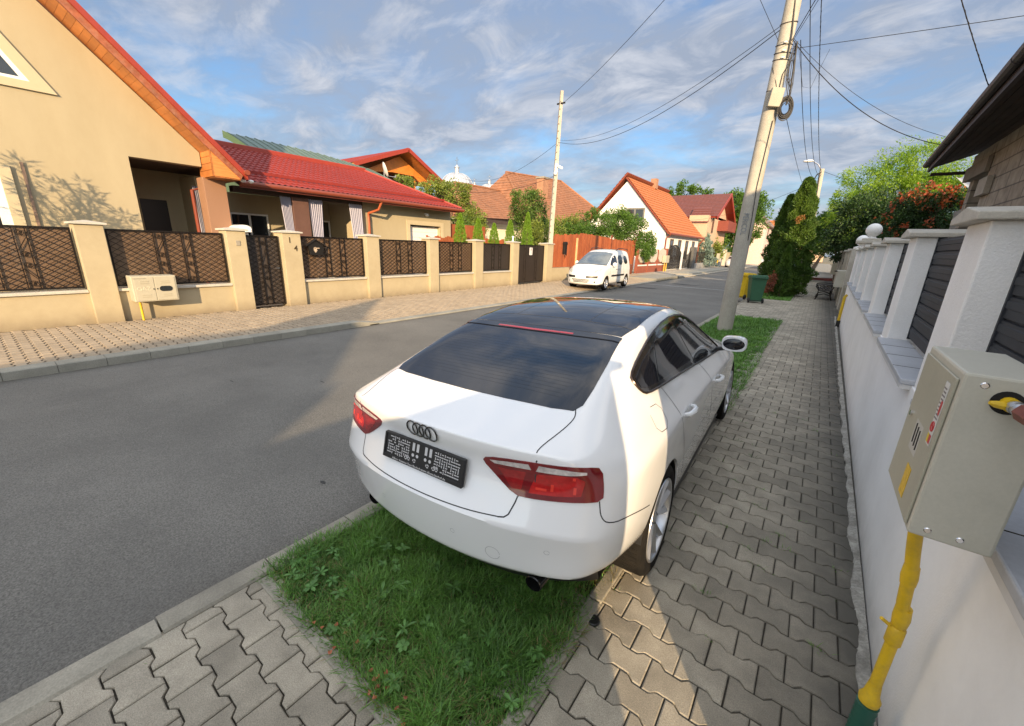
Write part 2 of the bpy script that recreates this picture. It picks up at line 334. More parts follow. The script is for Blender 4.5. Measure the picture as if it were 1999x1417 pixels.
structure(bx('sidewalk_bed', m_joint, None, -2.14, .9, -6, .615, -.2, -.013))
structure(bx('sidewalk_bed', m_joint, None, -.6, 1.4, .615, 46, -.2, -.013))
structure(bx('sidewalk_bed', m_joint, None, -2.14, -.6, 13.78, 20.02, -.2, -.013))
m_far = mat('far_paving', (.22, .21, .18), .9, var=.2, scale=3, fine=.2, bscale=30)
structure(bx('sidewalk', m_far, None, -.6, 1.6, 46, 130, -.2, -.002))
def gridsheet(name, x0, x1, y0, y1, nx, ny, zf, m):
    xs = np.linspace(x0, x1, nx); ys = np.linspace(y0, y1, ny); X_, Y_ = np.meshgrid(xs, ys); Z_ = zf(X_, Y_)
    V = np.stack([X_.ravel(), Y_.ravel(), Z_.ravel()], 1); i = np.arange(nx * ny).reshape(ny, nx)
    F = np.stack([i[:-1, :-1].ravel(), i[:-1, 1:].ravel(), i[1:, 1:].ravel(), i[1:, :-1].ravel()], 1)
    return npmesh(name, V, F, m, smooth=True)
structure(gridsheet('sidewalk_bed', -11.7, -8.4, -6, 31.2, 30, 200, lambda x, y: zleft(x, y) - .013, mat('sand_joint', (.06, .048, .035), .95, var=.3, scale=20, fine=.2)))
structure(bx('sidewalk', mat('far_concrete', (.38, .34, .28), .9, var=.12, scale=1, fine=.12, bscale=25), None, -13.5, -9.3, 31.2, 130, -.2, -.004))
structure(bx('driveway', mat('driveway_concrete', (.40, .36, .29), .9, var=.12, scale=1, fine=.12, bscale=25), None, -9.3, -8.26, 33, 130, -.2, -.06))
structure(bx('yard', mat('yard_paving', (.33, .27, .2), .9, var=.15, scale=2), None, -40, -11.95, -30, 120, -.3, -.02))
structure(bx('yard', mat('yard_soil', (.1, .09, .06), .95, var=.3, scale=2), None, 1.6, 60, -40, 130, -.3, -.02))
# kerbs
kb = MB()
def stone(x0, x1, y0, y1, zt, zb=-.25, dz=0):
    b = .012
    prof = [(x0, zb), (x0, zt - b), (x0 + b, zt), (x1 - b, zt), (x1, zt - b), (x1, zb)]
    kb.prism(prof, y0, y1, 'xz')
y = -4.9
while y < 13.6:
    kb_y1 = y + .498; j = random.uniform(-.004, .004)
    if not (y < .61 < kb_y1 and False): stone(-2.275 + j, -2.137 + j, y + .111, kb_y1 + .111 - .006, .013 + random.uniform(-.003, .003))
    y += .5
y = 13.7
while y < 60:
    zt = -.07 if 13.6 < y < 20 else .0
    stone(-2.275, -2.137, y, y + .494, zt); y += .5
structure(kb.build('kerb', m_conc)); kb = MB()
y = -5
while y < 33:
    y1 = y + .495
    if y < 5.2 - .5: stone(-8.52, -8.26, y, y1, .004, )
    elif y < 5.2: stone(-8.52, -8.26, y, 5.2, .004)
    elif y < 31.2: stone(-8.52, -8.26, y, y1, -.088)
    else: stone(-8.9, -8.26, y, y1, .02)
    y += .5
kb.add([(-8.52, 5.2, .004), (-8.26, 5.2, .004), (-8.26, 5.75, -.088), (-8.52, 5.75, -.088), (-8.52, 5.2, -.2), (-8.26, 5.2, -.2), (-8.26, 5.75, -.2), (-8.52, 5.75, -.2)], [(0, 1, 2, 3), (1, 0, 4, 5), (2, 1, 5, 6), (0, 3, 7, 4)])
kb.box(-10.2, -8.26, 26.5, 31.6, -.2, .07).box(-10.2, -8.6, 36, 60, -.2, .03)
structure(kb.build('kerb', mat('left_kerb_concrete', (.27, .26, .22), .9, var=.12, scale=4, bump=.4, bscale=70, fine=.12, isl=.1)))
kb = MB()
x = GX0 - .0
while x < -.66: stone_x1 = min(x + .496, -.60); kb.box(x, stone_x1, .612, .672, -.2, .011 + random.uniform(-.003, .003)); x += .5
y = .672
while y < 13.7: kb.box(-.655, -.585, y, min(y + .99, 13.7), -.2, .010 + random.uniform(-.004, .004)); y += 1.0
kb.box(GX0, -.585, 13.7, 13.77, -.2, .004); kb.box(GX0, -.7, 20.0, 20.06, -.2, .006); kb.box(-.76, -.7, 20.06, 45, -.2, .006)
structure(kb.build('kerb_edging', m_conc, bevel=.006))
structure(gridsheet('verge', GX0 - .01, GX1 + .01, .66, 13.71, 30, 200, lambda x, y: -.03 + .012 * np.sin(x * 9 + y * 3) * np.sin(y * 7), m_soil))
structure(gridsheet('verge', GX0 - .01, -.75, 20.05, 60, 10, 60, lambda x, y: -.03 + 0 * x, m_soil))
# broken mortar strip along the foot of the white wall and soil by the grass edging
def rubble(name, pts, wid, hgt, n, m, nx=9):
    V = []; 
    for i in range(n):
        t = i / (n - 1); p = Vector(pts[0]).lerp(Vector(pts[1]), t)
        for j in range(nx):
            s = j / (nx - 1); edge = (wid * (1 + .3 * math.sin(i * .31) * math.sin(i * .13 + math.sin(i * .05) * 3) + random.uniform(-.07, .07)))
            V.append((p.x - edge * (1 - s), p.y, p.z + hgt * (s ** .6) * random.uniform(.8, 1.1) - (.012 if j == 0 else 0)))
    i = np.arange(n * nx).reshape(n, nx); F = np.stack([i[:-1, :-1].ravel(), i[:-1, 1:].ravel(), i[1:, 1:].ravel(), i[1:, :-1].ravel()], 1)
    return structure(npmesh(name, V, F, m, smooth=True))
m_rub = mat('mortar_spill', (.32, .31, .28), .95, var=.3, scale=9, bump=.9, bscale=50, bdist=.01, fine=.25, dirt=((.13, .12, .1), .8, 6))
rubble('wall_footing', [(.53, .7, .0), (.68, 16.2, .0)], .045, .018, 520, m_rub)

# ================================================================== GRASS
def blades(name, regs, mats, hl=(.045, .105), w=.0023):
    Vs = []; Fs = []; n0 = 0
    for (x0, x1, y0, y1, num, hs, ws) in regs:
        n = int(num); x = rng.uniform(x0, x1, n); y = rng.uniform(y0, y1, n)
        cl = .5 + .5 * np.sin(x * 11 + 1.3 * np.sin(y * 7)) * np.sin(y * 9 + np.sin(x * 13)); keep = rng.random(n) < (.55 + .45 * cl)
        x, y, cl = x[keep], y[keep], cl[keep]; n = len(x)
        h = rng.uniform(hl[0], hl[1], n) * hs * (.65 + .6 * cl); a = rng.uniform(0, 2 * np.pi, n); le = rng.uniform(.25, 1.1, n) * h
        dx, dy = np.cos(a) * le, np.sin(a) * le; wa = a + np.pi / 2 + rng.normal(0, .4, n); wx, wy = np.cos(wa) * w * ws, np.sin(wa) * w * ws
        z0 = np.full(n, -.03)
        rows = []
        for t, wt in ((0, 1), (.45, .9), (.8, .6), (1, .08)):
            cx, cy, cz = x + dx * t * t, y + dy * t * t, z0 + h * (t - .25 * t * t * (le / h))
            rows += [np.stack([cx - wx * wt, cy - wy * wt, cz], 1), np.stack([cx + wx * wt, cy + wy * wt, cz], 1)]
        V = np.stack(rows, 1).reshape(-1, 3); b = n0 + np.arange(n)[:, None] * 8
        F = np.concatenate([b + np.array([[0, 1, 3, 2]]), b + np.array([[2, 3, 5, 4]]), b + np.array([[4, 5, 7, 6]])])
        Vs.append(V); Fs.append(F); n0 += len(V)
    o = npmesh(name, np.concatenate(Vs), np.concatenate(Fs), mats); o['kind'] = 'stuff'; return o
m_grass = leafmat('grass_blade', (.08, .19, .035), (.16, .32, .06), .3, .45)
m_grass2 = leafmat('dry_grass', (.30, .24, .10), (.20, .17, .07), .2, .3)
blades('grass', [(GX0 - .06, GX1 + .05, .64, 1.7, 52000, .95, 1), (GX0, GX1 + .03, 1.7, 3.2, 14000, 1, 1.2), (GX0, GX1, 3.2, 5.0, 4000, 1, 1.6),
                 (GX0, GX1 + .12, 5.0, 8.5, 16000, 1.1, 2.0), (GX0, GX1 + .08, 8.5, 13.72, 26000, 1.1, 2.4), (GX0, -.74, 20.05, 26, 12000, 1.1, 3.5), (GX0, -.74, 26, 60, 12000, 1.2, 8)], m_grass)
blades('dry_grass', [(GX0, GX1 + .04, .64, .95, 3500, .8, 1), (GX0, GX1, .9, 1.6, 1500, .8, 1), (-.75, -.58, 1.2, 2.2, 900, .9, 1), (GX0, GX1, 5, 13, 1500, .8, 2)], m_grass2)
reg = []
for _ in range(70):
    jy = -.07 + .14 * random.randint(-4, 40); jx = random.choice([random.uniform(-2.05, -.7), random.uniform(-.5, .45)]) if jy < .5 else random.uniform(-.56, .48)
    reg.append((jx - .03, jx + .03, -1.61 + .07 + .14 * round((jy + 1.54) / .14) - .004, -1.61 + .07 + .14 * round((jy + 1.54) / .14) + .004, random.randint(8, 30), .55, .8))
blades('joint_weeds', reg, m_grass)
# broad-leaved weeds among the grass
def leaf_rosette(mb, x, y, n, L, w):
    for k in range(n):
        a = 2 * math.pi * k / n + random.uniform(-.4, .4); l = L * random.uniform(.6, 1.1); up = random.uniform(.35, .9); ca, sa = math.cos(a), math.sin(a); vs = []
        for t, ww in ((0, .12), (.25, .5), (.5, .95), (.75, .9), (1, .1)):
            cx, cy, cz = x + ca * l * t, y + sa * l * t, .0 + l * up * t - l * .55 * t * t
            for s in (-1, 0, 1): vs.append((cx - sa * w * ww * s, cy + ca * w * ww * s, cz + .022 + (abs(s) * .25 * w)))
        mb.add(vs, [(3 * i + j, 3 * i + j + 1, 3 * i + j + 4, 3 * i + j + 3) for i in range(4) for j in (0, 1)])
wd = MB()
for (x, y) in [(-1.62, 1.02), (-1.2, .86), (-1.27, .92), (-1.05, .98), (-1.0, 1.05), (-.9, .78), (-.82, .72), (-.72, .74), (-1.5, .9), (-.95, .86), (-1.75, .95), (-1.38, 1.1), (-.78, 1.05), (-1.9, .85)] + [(random.uniform(GX0, GX1), random.uniform(.7, 1.3)) for _ in range(46)]:
    leaf_rosette(wd, x, y, random.randint(5, 9), random.uniform(.028, .060), random.uniform(.006, .012))
o = wd.build('weeds', leafmat('weed_leaf', (.10, .24, .06), (.17, .33, .10), .3, .3), smooth=True); o['kind'] = 'stuff'
# fallen orange blossoms and dry leaves
fl = MB()
for i in range(26):
    x, y = random.choice([(random.uniform(-1.7, -.7), random.uniform(.60, .74)), (random.uniform(-1.3, -.6), random.uniform(.62, .8))])
    n = 5; a0 = random.uniform(0, 6)
    fl.add([(x, y, .035)] + [(x + .009 * math.cos(a0 + k * 1.256), y + .011 * math.sin(a0 + k * 1.256), .03 + .009 * (k % 2)) for k in range(n)], [(0, k + 1, (k + 1) % n + 1) for k in range(n)])
o = fl.build('fallen_petals', leafmat('petal_orange', (.55, .14, .07), (.42, .17, .09), .3, .3)); o['kind'] = 'stuff'
dc = MB(); dc.lathe([(0, .007), (.006, .007), (.0065, .004), (.028, .006), (.034, .002), (.034, -.01)], (-.575, 1.555, .004), 20)
put(dc.build('rubber_cap', m_black, smooth=True), 'small round black rubber cap lying on the sunlit pavers behind the car', 'cap')

# ================================================================== LEFT FENCE
fence = thing('garden_fence', 'cream rendered fence with dark lattice panels along the far sidewalk', 'fence', (-11.7, 1.0, 0))
PIL = [(-2.9, -2.45), (-.95, -.5), (1.40, 1.82), (3.92, 4.34), (5.2, 5.68), (7.72, 8.18), (10.32, 10.76), (12.8, 13.3), (15.4, 15.87), (18.35, 18.95)]
for y0, y1 in PIL:
    p = MB().box(-11.95, -11.5, y0, y1, -.1, 1.93).build('pillar', m_cream2, fence, bevel=.01)
    c = MB(); xm, ym = -11.725, (y0 + y1) / 2
    c.add([(-12.0, y0 - .05, 1.93), (-11.45, y0 - .05, 1.93), (-11.45, y1 + .05, 1.93), (-12.0, y1 + .05, 1.93), (-12.0, y0 - .05, 1.965), (-11.45, y0 - .05, 1.965), (-11.45, y1 + .05, 1.965), (-12.0, y1 + .05, 1.965), (xm, ym, 2.01)],
          [(0, 3, 2, 1), (0, 1, 5, 4), (1, 2, 6, 5), (2, 3, 7, 6), (3, 0, 4, 7), (4, 5, 8), (5, 6, 8), (6, 7, 8), (7, 4, 8)])
    c.build('cap', m_cap, p)
m_lat = mat('lattice_iron', (.016, .012, .010), .4, var=.25, scale=20, metal=.4)
m_back = mat('bronze_sheet', (.17, .11, .07), .35, var=.2, scale=2, alpha=.86, spec=.6)
m_back2 = mat('dark_bronze_sheet', (.06, .048, .042), .35, var=.15, scale=3, alpha=.93, spec=.6)
def spiral(mb, x, yc, zc, r, turns=2.2, n=26):
    mb.tube([(x, yc + r * (1 - .75 * i / n) * math.cos(turns * 2 * math.pi * i / n), zc + r * (1 - .75 * i / n) * math.sin(turns * 2 * math.pi * i / n)) for i in range(n)], .006, 5)
def lattice(name, y0, y1, z0, z1, parent, back, x=-11.68, bands=(.36, .60), d=.115):
    f = MB(); t = .03
    f.box(x - .015, x + .02, y0, y1, z1 - t, z1).box(x - .015, x + .02, y0, y1, z0, z0 + t).box(x - .015, x + .02, y0, y0 + t, z0 + t, z1 - t).box(x - .015, x + .02, y1 - t, y1, z0 + t, z1 - t)
    yb = [(y0 + (y1 - y0) * b, y0 + (y1 - y0) * b + .17) for b in bands]
    for a, b in yb:
        f.box(x - .008, x + .014, a, a + .014, z0 + t, z1 - t).box(x - .008, x + .014, b - .014, b, z0 + t, z1 - t)
        m = (a + b) / 2; h = z1 - z0
        for k, q in enumerate((.9, .56, .40, .1)): spiral(f, x + .01, m, z0 + h * q, .058, 2.2 if k % 2 else -2.2)
        f.bar((x + .005, a + .02, z0 + h * .62), (x + .005, b - .02, z0 + h * .82), .012, .012).bar((x + .005, b - .02, z0 + h * .18), (x + .005, a + .02, z0 + h * .34), .012, .012)
        if h > 1.5: f.bar((x + .005, a + .02, z0 + h * .45), (x + .005, b - .02, z0 + h * .52), .012, .012)
    spans = []; c = y0 + t
    for a, b in yb: spans.append((c, a)); c = b
    spans.append((c, y1 - t)); sl = .66
    for a, b in spans:
        for sgn in (1, -1):
            k = -60
            while k < 60:
                zc = z0 + k * d; k += 1
                ya, za, yb_, zb = a, zc, b, zc + (b - a) * sl
                lo, hi = z0 + t, z1 - t; pts = []
                t0 = max(0, (lo - za) / (zb - za)); t1 = min(1, (hi - za) / (zb - za))
                if t1 <= t0 + .02: continue
                P0 = (ya + (yb_ - ya) * t0, za + (zb - za) * t0); P1 = (ya + (yb_ - ya) * t1, za + (zb - za) * t1)
                if sgn < 0: P0 = (a + b - P0[0], P0[1]); P1 = (a + b - P1[0], P1[1])
                f.bar((x + (.006 if sgn > 0 else .0), *P0), (x + (.006 if sgn > 0 else 0), *P1), .0085, .010, up=(1, 0, 0))
    o = f.build(name, m_lat, parent)
    bx('backing_sheet', back, o, x - .034, x - .03, y0 + .01, y1 - .01, z0 + .01, z1 - .01); return o
SEG = [(-2.45, -.95), (-.5, 1.40), (1.82, 3.92), (5.68, 7.72), (8.18, 10.32), (10.76, 12.8), (13.3, 15.4)]
for i, (a, b) in enumerate(SEG):
    bx('base_wall', m_cream2, fence, -11.9, -11.6, a, b, -.1, .62)
    bx('sill', m_cap, fence, -11.96, -11.55, a + .005, b - .005, .62, .675, bevel=.008)
    lattice('lattice_panel', a + .03, b - .03, .71, 1.86, fence, m_back if i < 6 else m_back2)
gt = lattice('gate', 4.38, 5.16, .06, 1.84, fence, m_back2, bands=(.38,))
MB().cyl((-11.64, 5.07, 1.02), (-11.6, 5.07, 1.02), .012).bar((-11.6, 5.08, 1.02), (-11.6, 4.98, 1.02), .015, .015).build('handle', m_chrome, gt)
gt = lattice('gate', 15.92, 18.3, .06, 1.86, fence, m_back2, bands=(.25, .66))
m_num = mat('number_plate_white', (.75, .75, .75), .4, var=.03)
sg = MB().box(-11.645, -11.635, 16.93, 17.17, 1.38, 1.73).build('house_sign', m_num, gt)
Mx = lambda x, y, z: Matrix.Translation((x, y, z)) @ Matrix(((0, 0, 1, 0), (1, 0, 0, 0), (0, 1, 0, 0), (0, 0, 0, 1)))   # text facing +X, reading along +Y
text('digit', '8', .2, Mx(-11.633, 17.05, 1.63), mat('sign_maroon', (.2, .03, .03), .5), sg, bold=True)
text('digit', '3', .2, Mx(-11.633, 17.05, 1.47), mat('sign_maroon', (.2, .03, .03), .5), sg, bold=True)
m_brass = mat('brass_digit', (.16, .12, .07), .35, metal=.6)
text('house_number', '1', .21, Mx(-11.497, 5.38, 1.74), m_brass, fence, depth=.008, bold=True)
text('house_number', '4', .21, Mx(-11.497, 5.52, 1.53), m_brass, fence, depth=.008, bold=True)
MB().box(-11.5, -11.485, 4.10, 4.19, 1.58, 1.7).build('doorbell', mat('bell_grey', (.3, .27, .22), .4), fence, bevel=.004)
# floodlight on pillar cap
ft = thing('garden_light', 'small cream garden lamp on the cap of the fence pillar left of the far gate', 'lamp', (-11.72, 15.63, 2.0))
MB().lathe([(0, 0), (.05, 0), (.05, .03), (.035, .05), (.04, .19), (.055, .20), (.05, .23), (0, .25)], (-11.72, 15.63, 1.985), 14).build('lamp_body', m_num, ft, smooth=True)
# letter box on lattice panel
lb = thing('mailbox', 'black house-shaped mailbox hanging on the lattice panel right of number 14', 'mailbox', (-11.6, 6.1, 1.3))
MB().prism([(5.93, 1.36), (6.29, 1.36), (6.33, 1.64), (6.11, 1.75), (5.89, 1.64)], -11.62, -11.53, 'yz').build('box_body', m_iron, lb, bevel=.006)
MB().add([(-11.64, 5.82, 1.61), (-11.5, 5.82, 1.61), (-11.5, 6.11, 1.79), (-11.64, 6.11, 1.79), (-11.64, 6.40, 1.61), (-11.5, 6.40, 1.61), (-11.64, 6.11, 1.77), (-11.5, 6.11, 1.77), (-11.64, 5.82, 1.59), (-11.5, 5.82, 1.59), (-11.64, 6.4, 1.59), (-11.5, 6.4, 1.59)],
         [(0, 1, 2, 3), (3, 2, 5, 4), (8, 6, 7, 9), (6, 10, 11, 7), (1, 9, 7, 2), (2, 7, 11, 5)]).build('roof', m_iron, lb)
lab = MB().lathe([(0, 0), (.035, 0), (.05, .004)], (-11.522, 6.07, 1.53), 12, 'x').box(-11.53, -11.522, 6.06, 6.2, 1.535, 1.56).add([(-11.525, 6.02, 1.49), (-11.525, 6.14, 1.49), (-11.525, 6.08, 1.42)], [(0, 1, 2)])
lab.build('emblem', mat('pale_brass', (.75, .6, .45), .35, metal=.5), lb)
# gas cabinet on the far side
gb = thing('gas_cabinet', 'cream two-door gas cabinet on a yellow pipe in front of the cream fence', 'utility box', (-11.4, 2.35, .4))
MB().box(-11.6, -11.22, 1.99, 2.73, .41, .94).build('cabinet_body', m_gasbox2, gb, bevel=.015)
d = MB()
d.box(-11.222, -11.212, 2.03, 2.345, .435, .915).box(-11.222, -11.212, 2.36, 2.70, .435, .915)
dd = d.build('door', m_gasbox2, gb, bevel=.003)
v = MB()
for yc in (2.19, 2.53):
    for zc in (.83, .79, .55, .51): v.box(-11.215, -11.204, yc - .07, yc + .07, zc, zc + .012)
v.build('vent', m_gasbox2, gb)
ov = [(2.53 + (.055 if k < 12 else -.055) + .055 * math.cos(-math.pi / 2 + math.pi * k / 11 if k < 12 else math.pi / 2 + math.pi * (k - 12) / 11), .67 + .055 * math.sin(-math.pi / 2 + math.pi * k / 11 if k < 12 else math.pi / 2 + math.pi * (k - 12) / 11)) for k in range(24)]
MB().prism(ov, -11.215, -11.206, 'yz').build('meter_window', m_glassr, gb)
MB().cyl((-11.212, 2.325, .67), (-11.203, 2.325, .67), .012).cyl((-11.212, 2.385, .67), (-11.203, 2.385, .67), .012).build('lock', m_black, gb)
text('lettering', 'GAZ', .11, Mx(-11.211, 2.17, .68), mat('embossed_cream', (.55, .52, .40), .5), gb, depth=.003, bold=True)
text('lettering', 'GAZ NATURAL', .032, Mx(-11.211, 2.13, .89), mat('faded_print', (.25, .24, .2), .6), gb, depth=.001)
MB().tube([(-11.45, 2.1, .42), (-11.45, 2.1, -.05)], .022, 10).build('pipe', m_yellow, gb, smooth=True)

# ================================================================== WHITE WALL ON THE RIGHT (local frame: x into the plot, y along the street)
ww = thing('garden_wall', 'white rendered garden wall with pillars, grey tiled sills and anthracite slat panels beside the near sidewalk', 'wall', (.5, 0, 0), rz=R(-.8))
py_ = [-9.5, -7.44, -5.38, -3.3, -.75, .70, 2.80, 4.86, 6.9, 8.95, 11.0, 13.05, 15.1]
for i, y0 in enumerate(py_):
    p = MB().box(.03, .42, y0, y0 + .42, 1.10, 2.0).build('pillar', m_whiter, ww, bevel=.008)
    MB().prism([(y0 - .06, 2.0), (y0 + .48, 2.0), (y0 + .48, 2.035), (y0 + .21, 2.075), (y0 - .06, 2.035)], -.03, .48, 'yz').build('cap', m_cap, p, bevel=.006)
    if i + 1 >= len(py_): break
    a, b = y0 + .42, py_[i + 1]
    if i == 4: continue                                        # the open gateway the sun comes through
    sl = bx('sill', m_sill, ww, -.035, .17, a + .004, b - .004, 1.102, 1.135, bevel=.006)
    g_ = MB(); yy = a + .4
    while yy < b - .1: g_.box(-.036, .17, yy, yy + .005, 1.1345, 1.1365); yy += .41
    g_.build('tile_joint', m_joint, sl)
    bx('sill_edge', mat('white_sill_edge', (.6, .6, .6), .6), ww, -.03, .02, a + .006, b - .006, 1.075, 1.1015)
    prof = []; z = 1.16
    while z < 1.93:
        prof += [(.174, z), (.163, z + .006), (.163, z + .045), (.158, z + .05), (.158, z + .078), (.163, z + .083), (.163, z + .096), (.174, z + .1)]; z += .104
    pr_ = [(q[0], q[1]) for q in prof] + [(.195, z), (.195, 1.16)]
    MB().prism(pr_, a + .02, b - .02, 'xz').build('slat_panel', m_slat, ww)
    MB().box(.155, .205, a, a + .02, 1.15, z + .01).box(.155, .205, b - .02, b, 1.15, z + .01).build('panel_post', m_slat, ww)
bx('base_wall', m_whites, ww, .02, .40, -30, -9.5, -.1, 1.9)
bx('base_wall', m_whites, ww, .02, .40, .70, 15.9, -.1, 1.10)
bx('base_wall', m_whites, ww, .02, .40, -9.5, -.33, -.1, 1.10)

# grey gas meter box by the camera
gm = thing('gas_meter_box', 'grey steel gas meter box on the white wall with stickers and slots on its door', 'meter box', (.4, 1.45, 1.16))
MB().box(.30, .445, 1.28, 1.63, 1.165, 1.585).build('box_body', m_gasbox, gm, bevel=.006)
dr = MB().box(.294, .2995, 1.295, 1.615, 1.18, 1.565).build('door', mat('gas_box_door', (.37, .355, .28), .5, var=.05, scale=4, fine=.03, dirt=((.26, .25, .20), .3, 3)), gm, bevel=.002)
Mw = lambda x, y, z: Matrix.Translation((x, y, z)) @ Matrix(((0, 0, -1, 0), (-1, 0, 0, 0), (0, 1, 0, 0), (0, 0, 0, 1)))  # facing -X, reading towards -Y
st = bx('warning_sticker', mat('sticker_paper', (.62, .62, .60), .5, var=.06, scale=30), dr, .2928, .2938, 1.318, 1.352, 1.385, 1.545)
MB().box(.292, .2925, 1.320, 1.335, 1.390, 1.412).box(.292, .2925, 1.322, 1.334, 1.465, 1.50).build('red_block', mat('sticker_red', (.5, .04, .04), .5), st)
MB().box(.2919, .2924, 1.337, 1.350, 1.390, 1.412).build('yellow_block', mat('sticker_yellow', (.65, .5, .03), .5), st)
MB().tube([(.292, 1.335 + .012 * math.cos(k * .5236), 1.432 + .012 * math.sin(k * .5236)) for k in range(12)], .0015, 5, closed=True).bar((.292, 1.327, 1.424), (.292, 1.343, 1.440), .002, .002).build('ban_symbol', mat('sticker_red', (.5, .04, .04)), st)
tx = MB()
for k in range(9): tx.box(.2921, .2924, 1.323 + .001 * (k % 3), 1.349 - .003 * (k % 2), 1.452 + k * .0095, 1.456 + k * .0095)
tx.build('print_line', mat('print_grey', (.2, .19, .19), .6), st)
sl = MB()
for k in range(3): sl = MB(); sl.prism([(1.415 + k * .024, 1.335 + k * .003), (1.423 + k * .024, 1.332 + k * .003), (1.427 + k * .024, 1.386 + k * .003), (1.419 + k * .024, 1.389 + k * .003)], .2925, .2942, 'yz'); sl.build('slot', m_dark, dr)
bx('slot_plate', mat('slot_plate', (.45, .44, .40), .45), dr, .2936, .2942, 1.405, 1.49, 1.318, 1.402)
ys = bx('yellow_sticker', mat('sticker_yellow2', (.62, .40, .03), .55, var=.25, scale=60), dr, .2926, .2938, 1.385, 1.435, 1.205, 1.29)
MB().tube([(.288, 1.56, 1.395), (.300, 1.56, 1.395)], .008, 12).build('lock', m_chrome, dr, smooth=True)
for i, (x, z) in enumerate([(.335, 1.562), (.333, 1.187), (.388, 1.187)]):
    s = MB().lathe([(0, 1.278), (.0055, 1.278), (.0075, 1.2795), (.0075, 1.281)], (x, 0, z), 14, 'y').build('rivet', m_chrome, gm, smooth=True)
MB().lathe([(0, 1.2788), (.026, 1.2788), (.026, 1.281)], (.375, 0, 1.532), 24, 'y').build('pipe_opening', m_dark, gm)
v = MB().tube([(.375, 1.30, 1.532), (.379, 1.262, 1.531)], .015, 14)
v.tube([(.368, 1.265, 1.529), (.355, 1.262, 1.530), (.345, 1.260, 1.532)], [.009, .008, .004], 8).build('valve', m_yellow, gm, smooth=True)
MB().tube([(.379, 1.265, 1.531), (.390, 1.232, 1.528)], .0125, 14).tube([(.381, 1.259, 1.5305), (.383, 1.254, 1.530)], .0145, 14).tube([(.385, 1.247, 1.529), (.387, 1.242, 1.5285)], .0145, 14).build('coupling', m_alu, gm, smooth=True)
MB().tube([(.388, 1.238, 1.528), (.398, 1.208, 1.524)], .019, 6).tube([(.396, 1.213, 1.525), (.44, 1.08, 1.51)], .015, 14).build('union_nut', mat('rust_primer', (.17, .05, .035), .5, var=.2, scale=30), gm)
# yellow gas pipe
gp = thing('gas_pipe', 'bent yellow gas pipe from the ground up to the grey meter box', 'pipe', (.455, 1.68, 0))
pts = [(.455, 1.68, .2), (.455, 1.68, .60), (.452, 1.678, .66), (.44, 1.66, .72), (.43, 1.645, .80), (.425, 1.64, .86), (.41, 1.62, .93), (.385, 1.585, 1.06), (.37, 1.565, 1.17)]
MB().tube(pts, .018, 16).build('pipe_run', m_yellow, gp, smooth=True)
for pp, rr_ in (([(.455, 1.68, .53), (.455, 1.68, .535), (.455, 1.68, .60), (.455, 1.68, .605)], [.020, .0235, .0235, .020]), ([(.455, 1.68, .612), (.454, 1.679, .645), (.450, 1.673, .69)], [.021, .0245, .022]), ([(.43, 1.645, .80), (.427, 1.642, .83), (.424, 1.64, .87)], [.020, .0225, .020]), ([(.43, 1.67, .605), (.405, 1.66, .625)], [.006, .006]), ([(.455, 1.68, .30), (.455, 1.68, .306)], [.0205, .0205])):
    MB().tube(pp, rr_, 16).build('pipe_fitting', m_yellow, gp, smooth=True)
MB().lathe([(.018, .0), (.030, .01), (.033, .03), (.024, .05), (.019, .1)], (.455, 1.68, .235), 18).build('flange', m_yellow, gp, smooth=True)
gr_ = [(.03 + (.004 if k % 2 else 0), .0 + k * .0125) for k in range(20)]
MB().lathe([(.0, 0)] + gr_ + [(0, .245)], (.455, 1.68, 0), 18).build('corrugated_sleeve', mat('green_sleeve', (.02, .10, .07), .5), gp, smooth=True)
gp2 = thing('gas_pipe', 'short yellow gas pipe stub with black foot further along the white wall', 'pipe', (.66, 13.9, 0))
MB().tube([(.66, 13.9, .16), (.66, 13.9, .8), (.70, 13.9, .86)], .035, 10).build('pipe_run', m_yellow, gp2, smooth=True)
MB().tube([(.66, 13.9, -.02), (.66, 13.9, .17)], .045, 10).build('corrugated_sleeve', m_black, gp2, smooth=True)

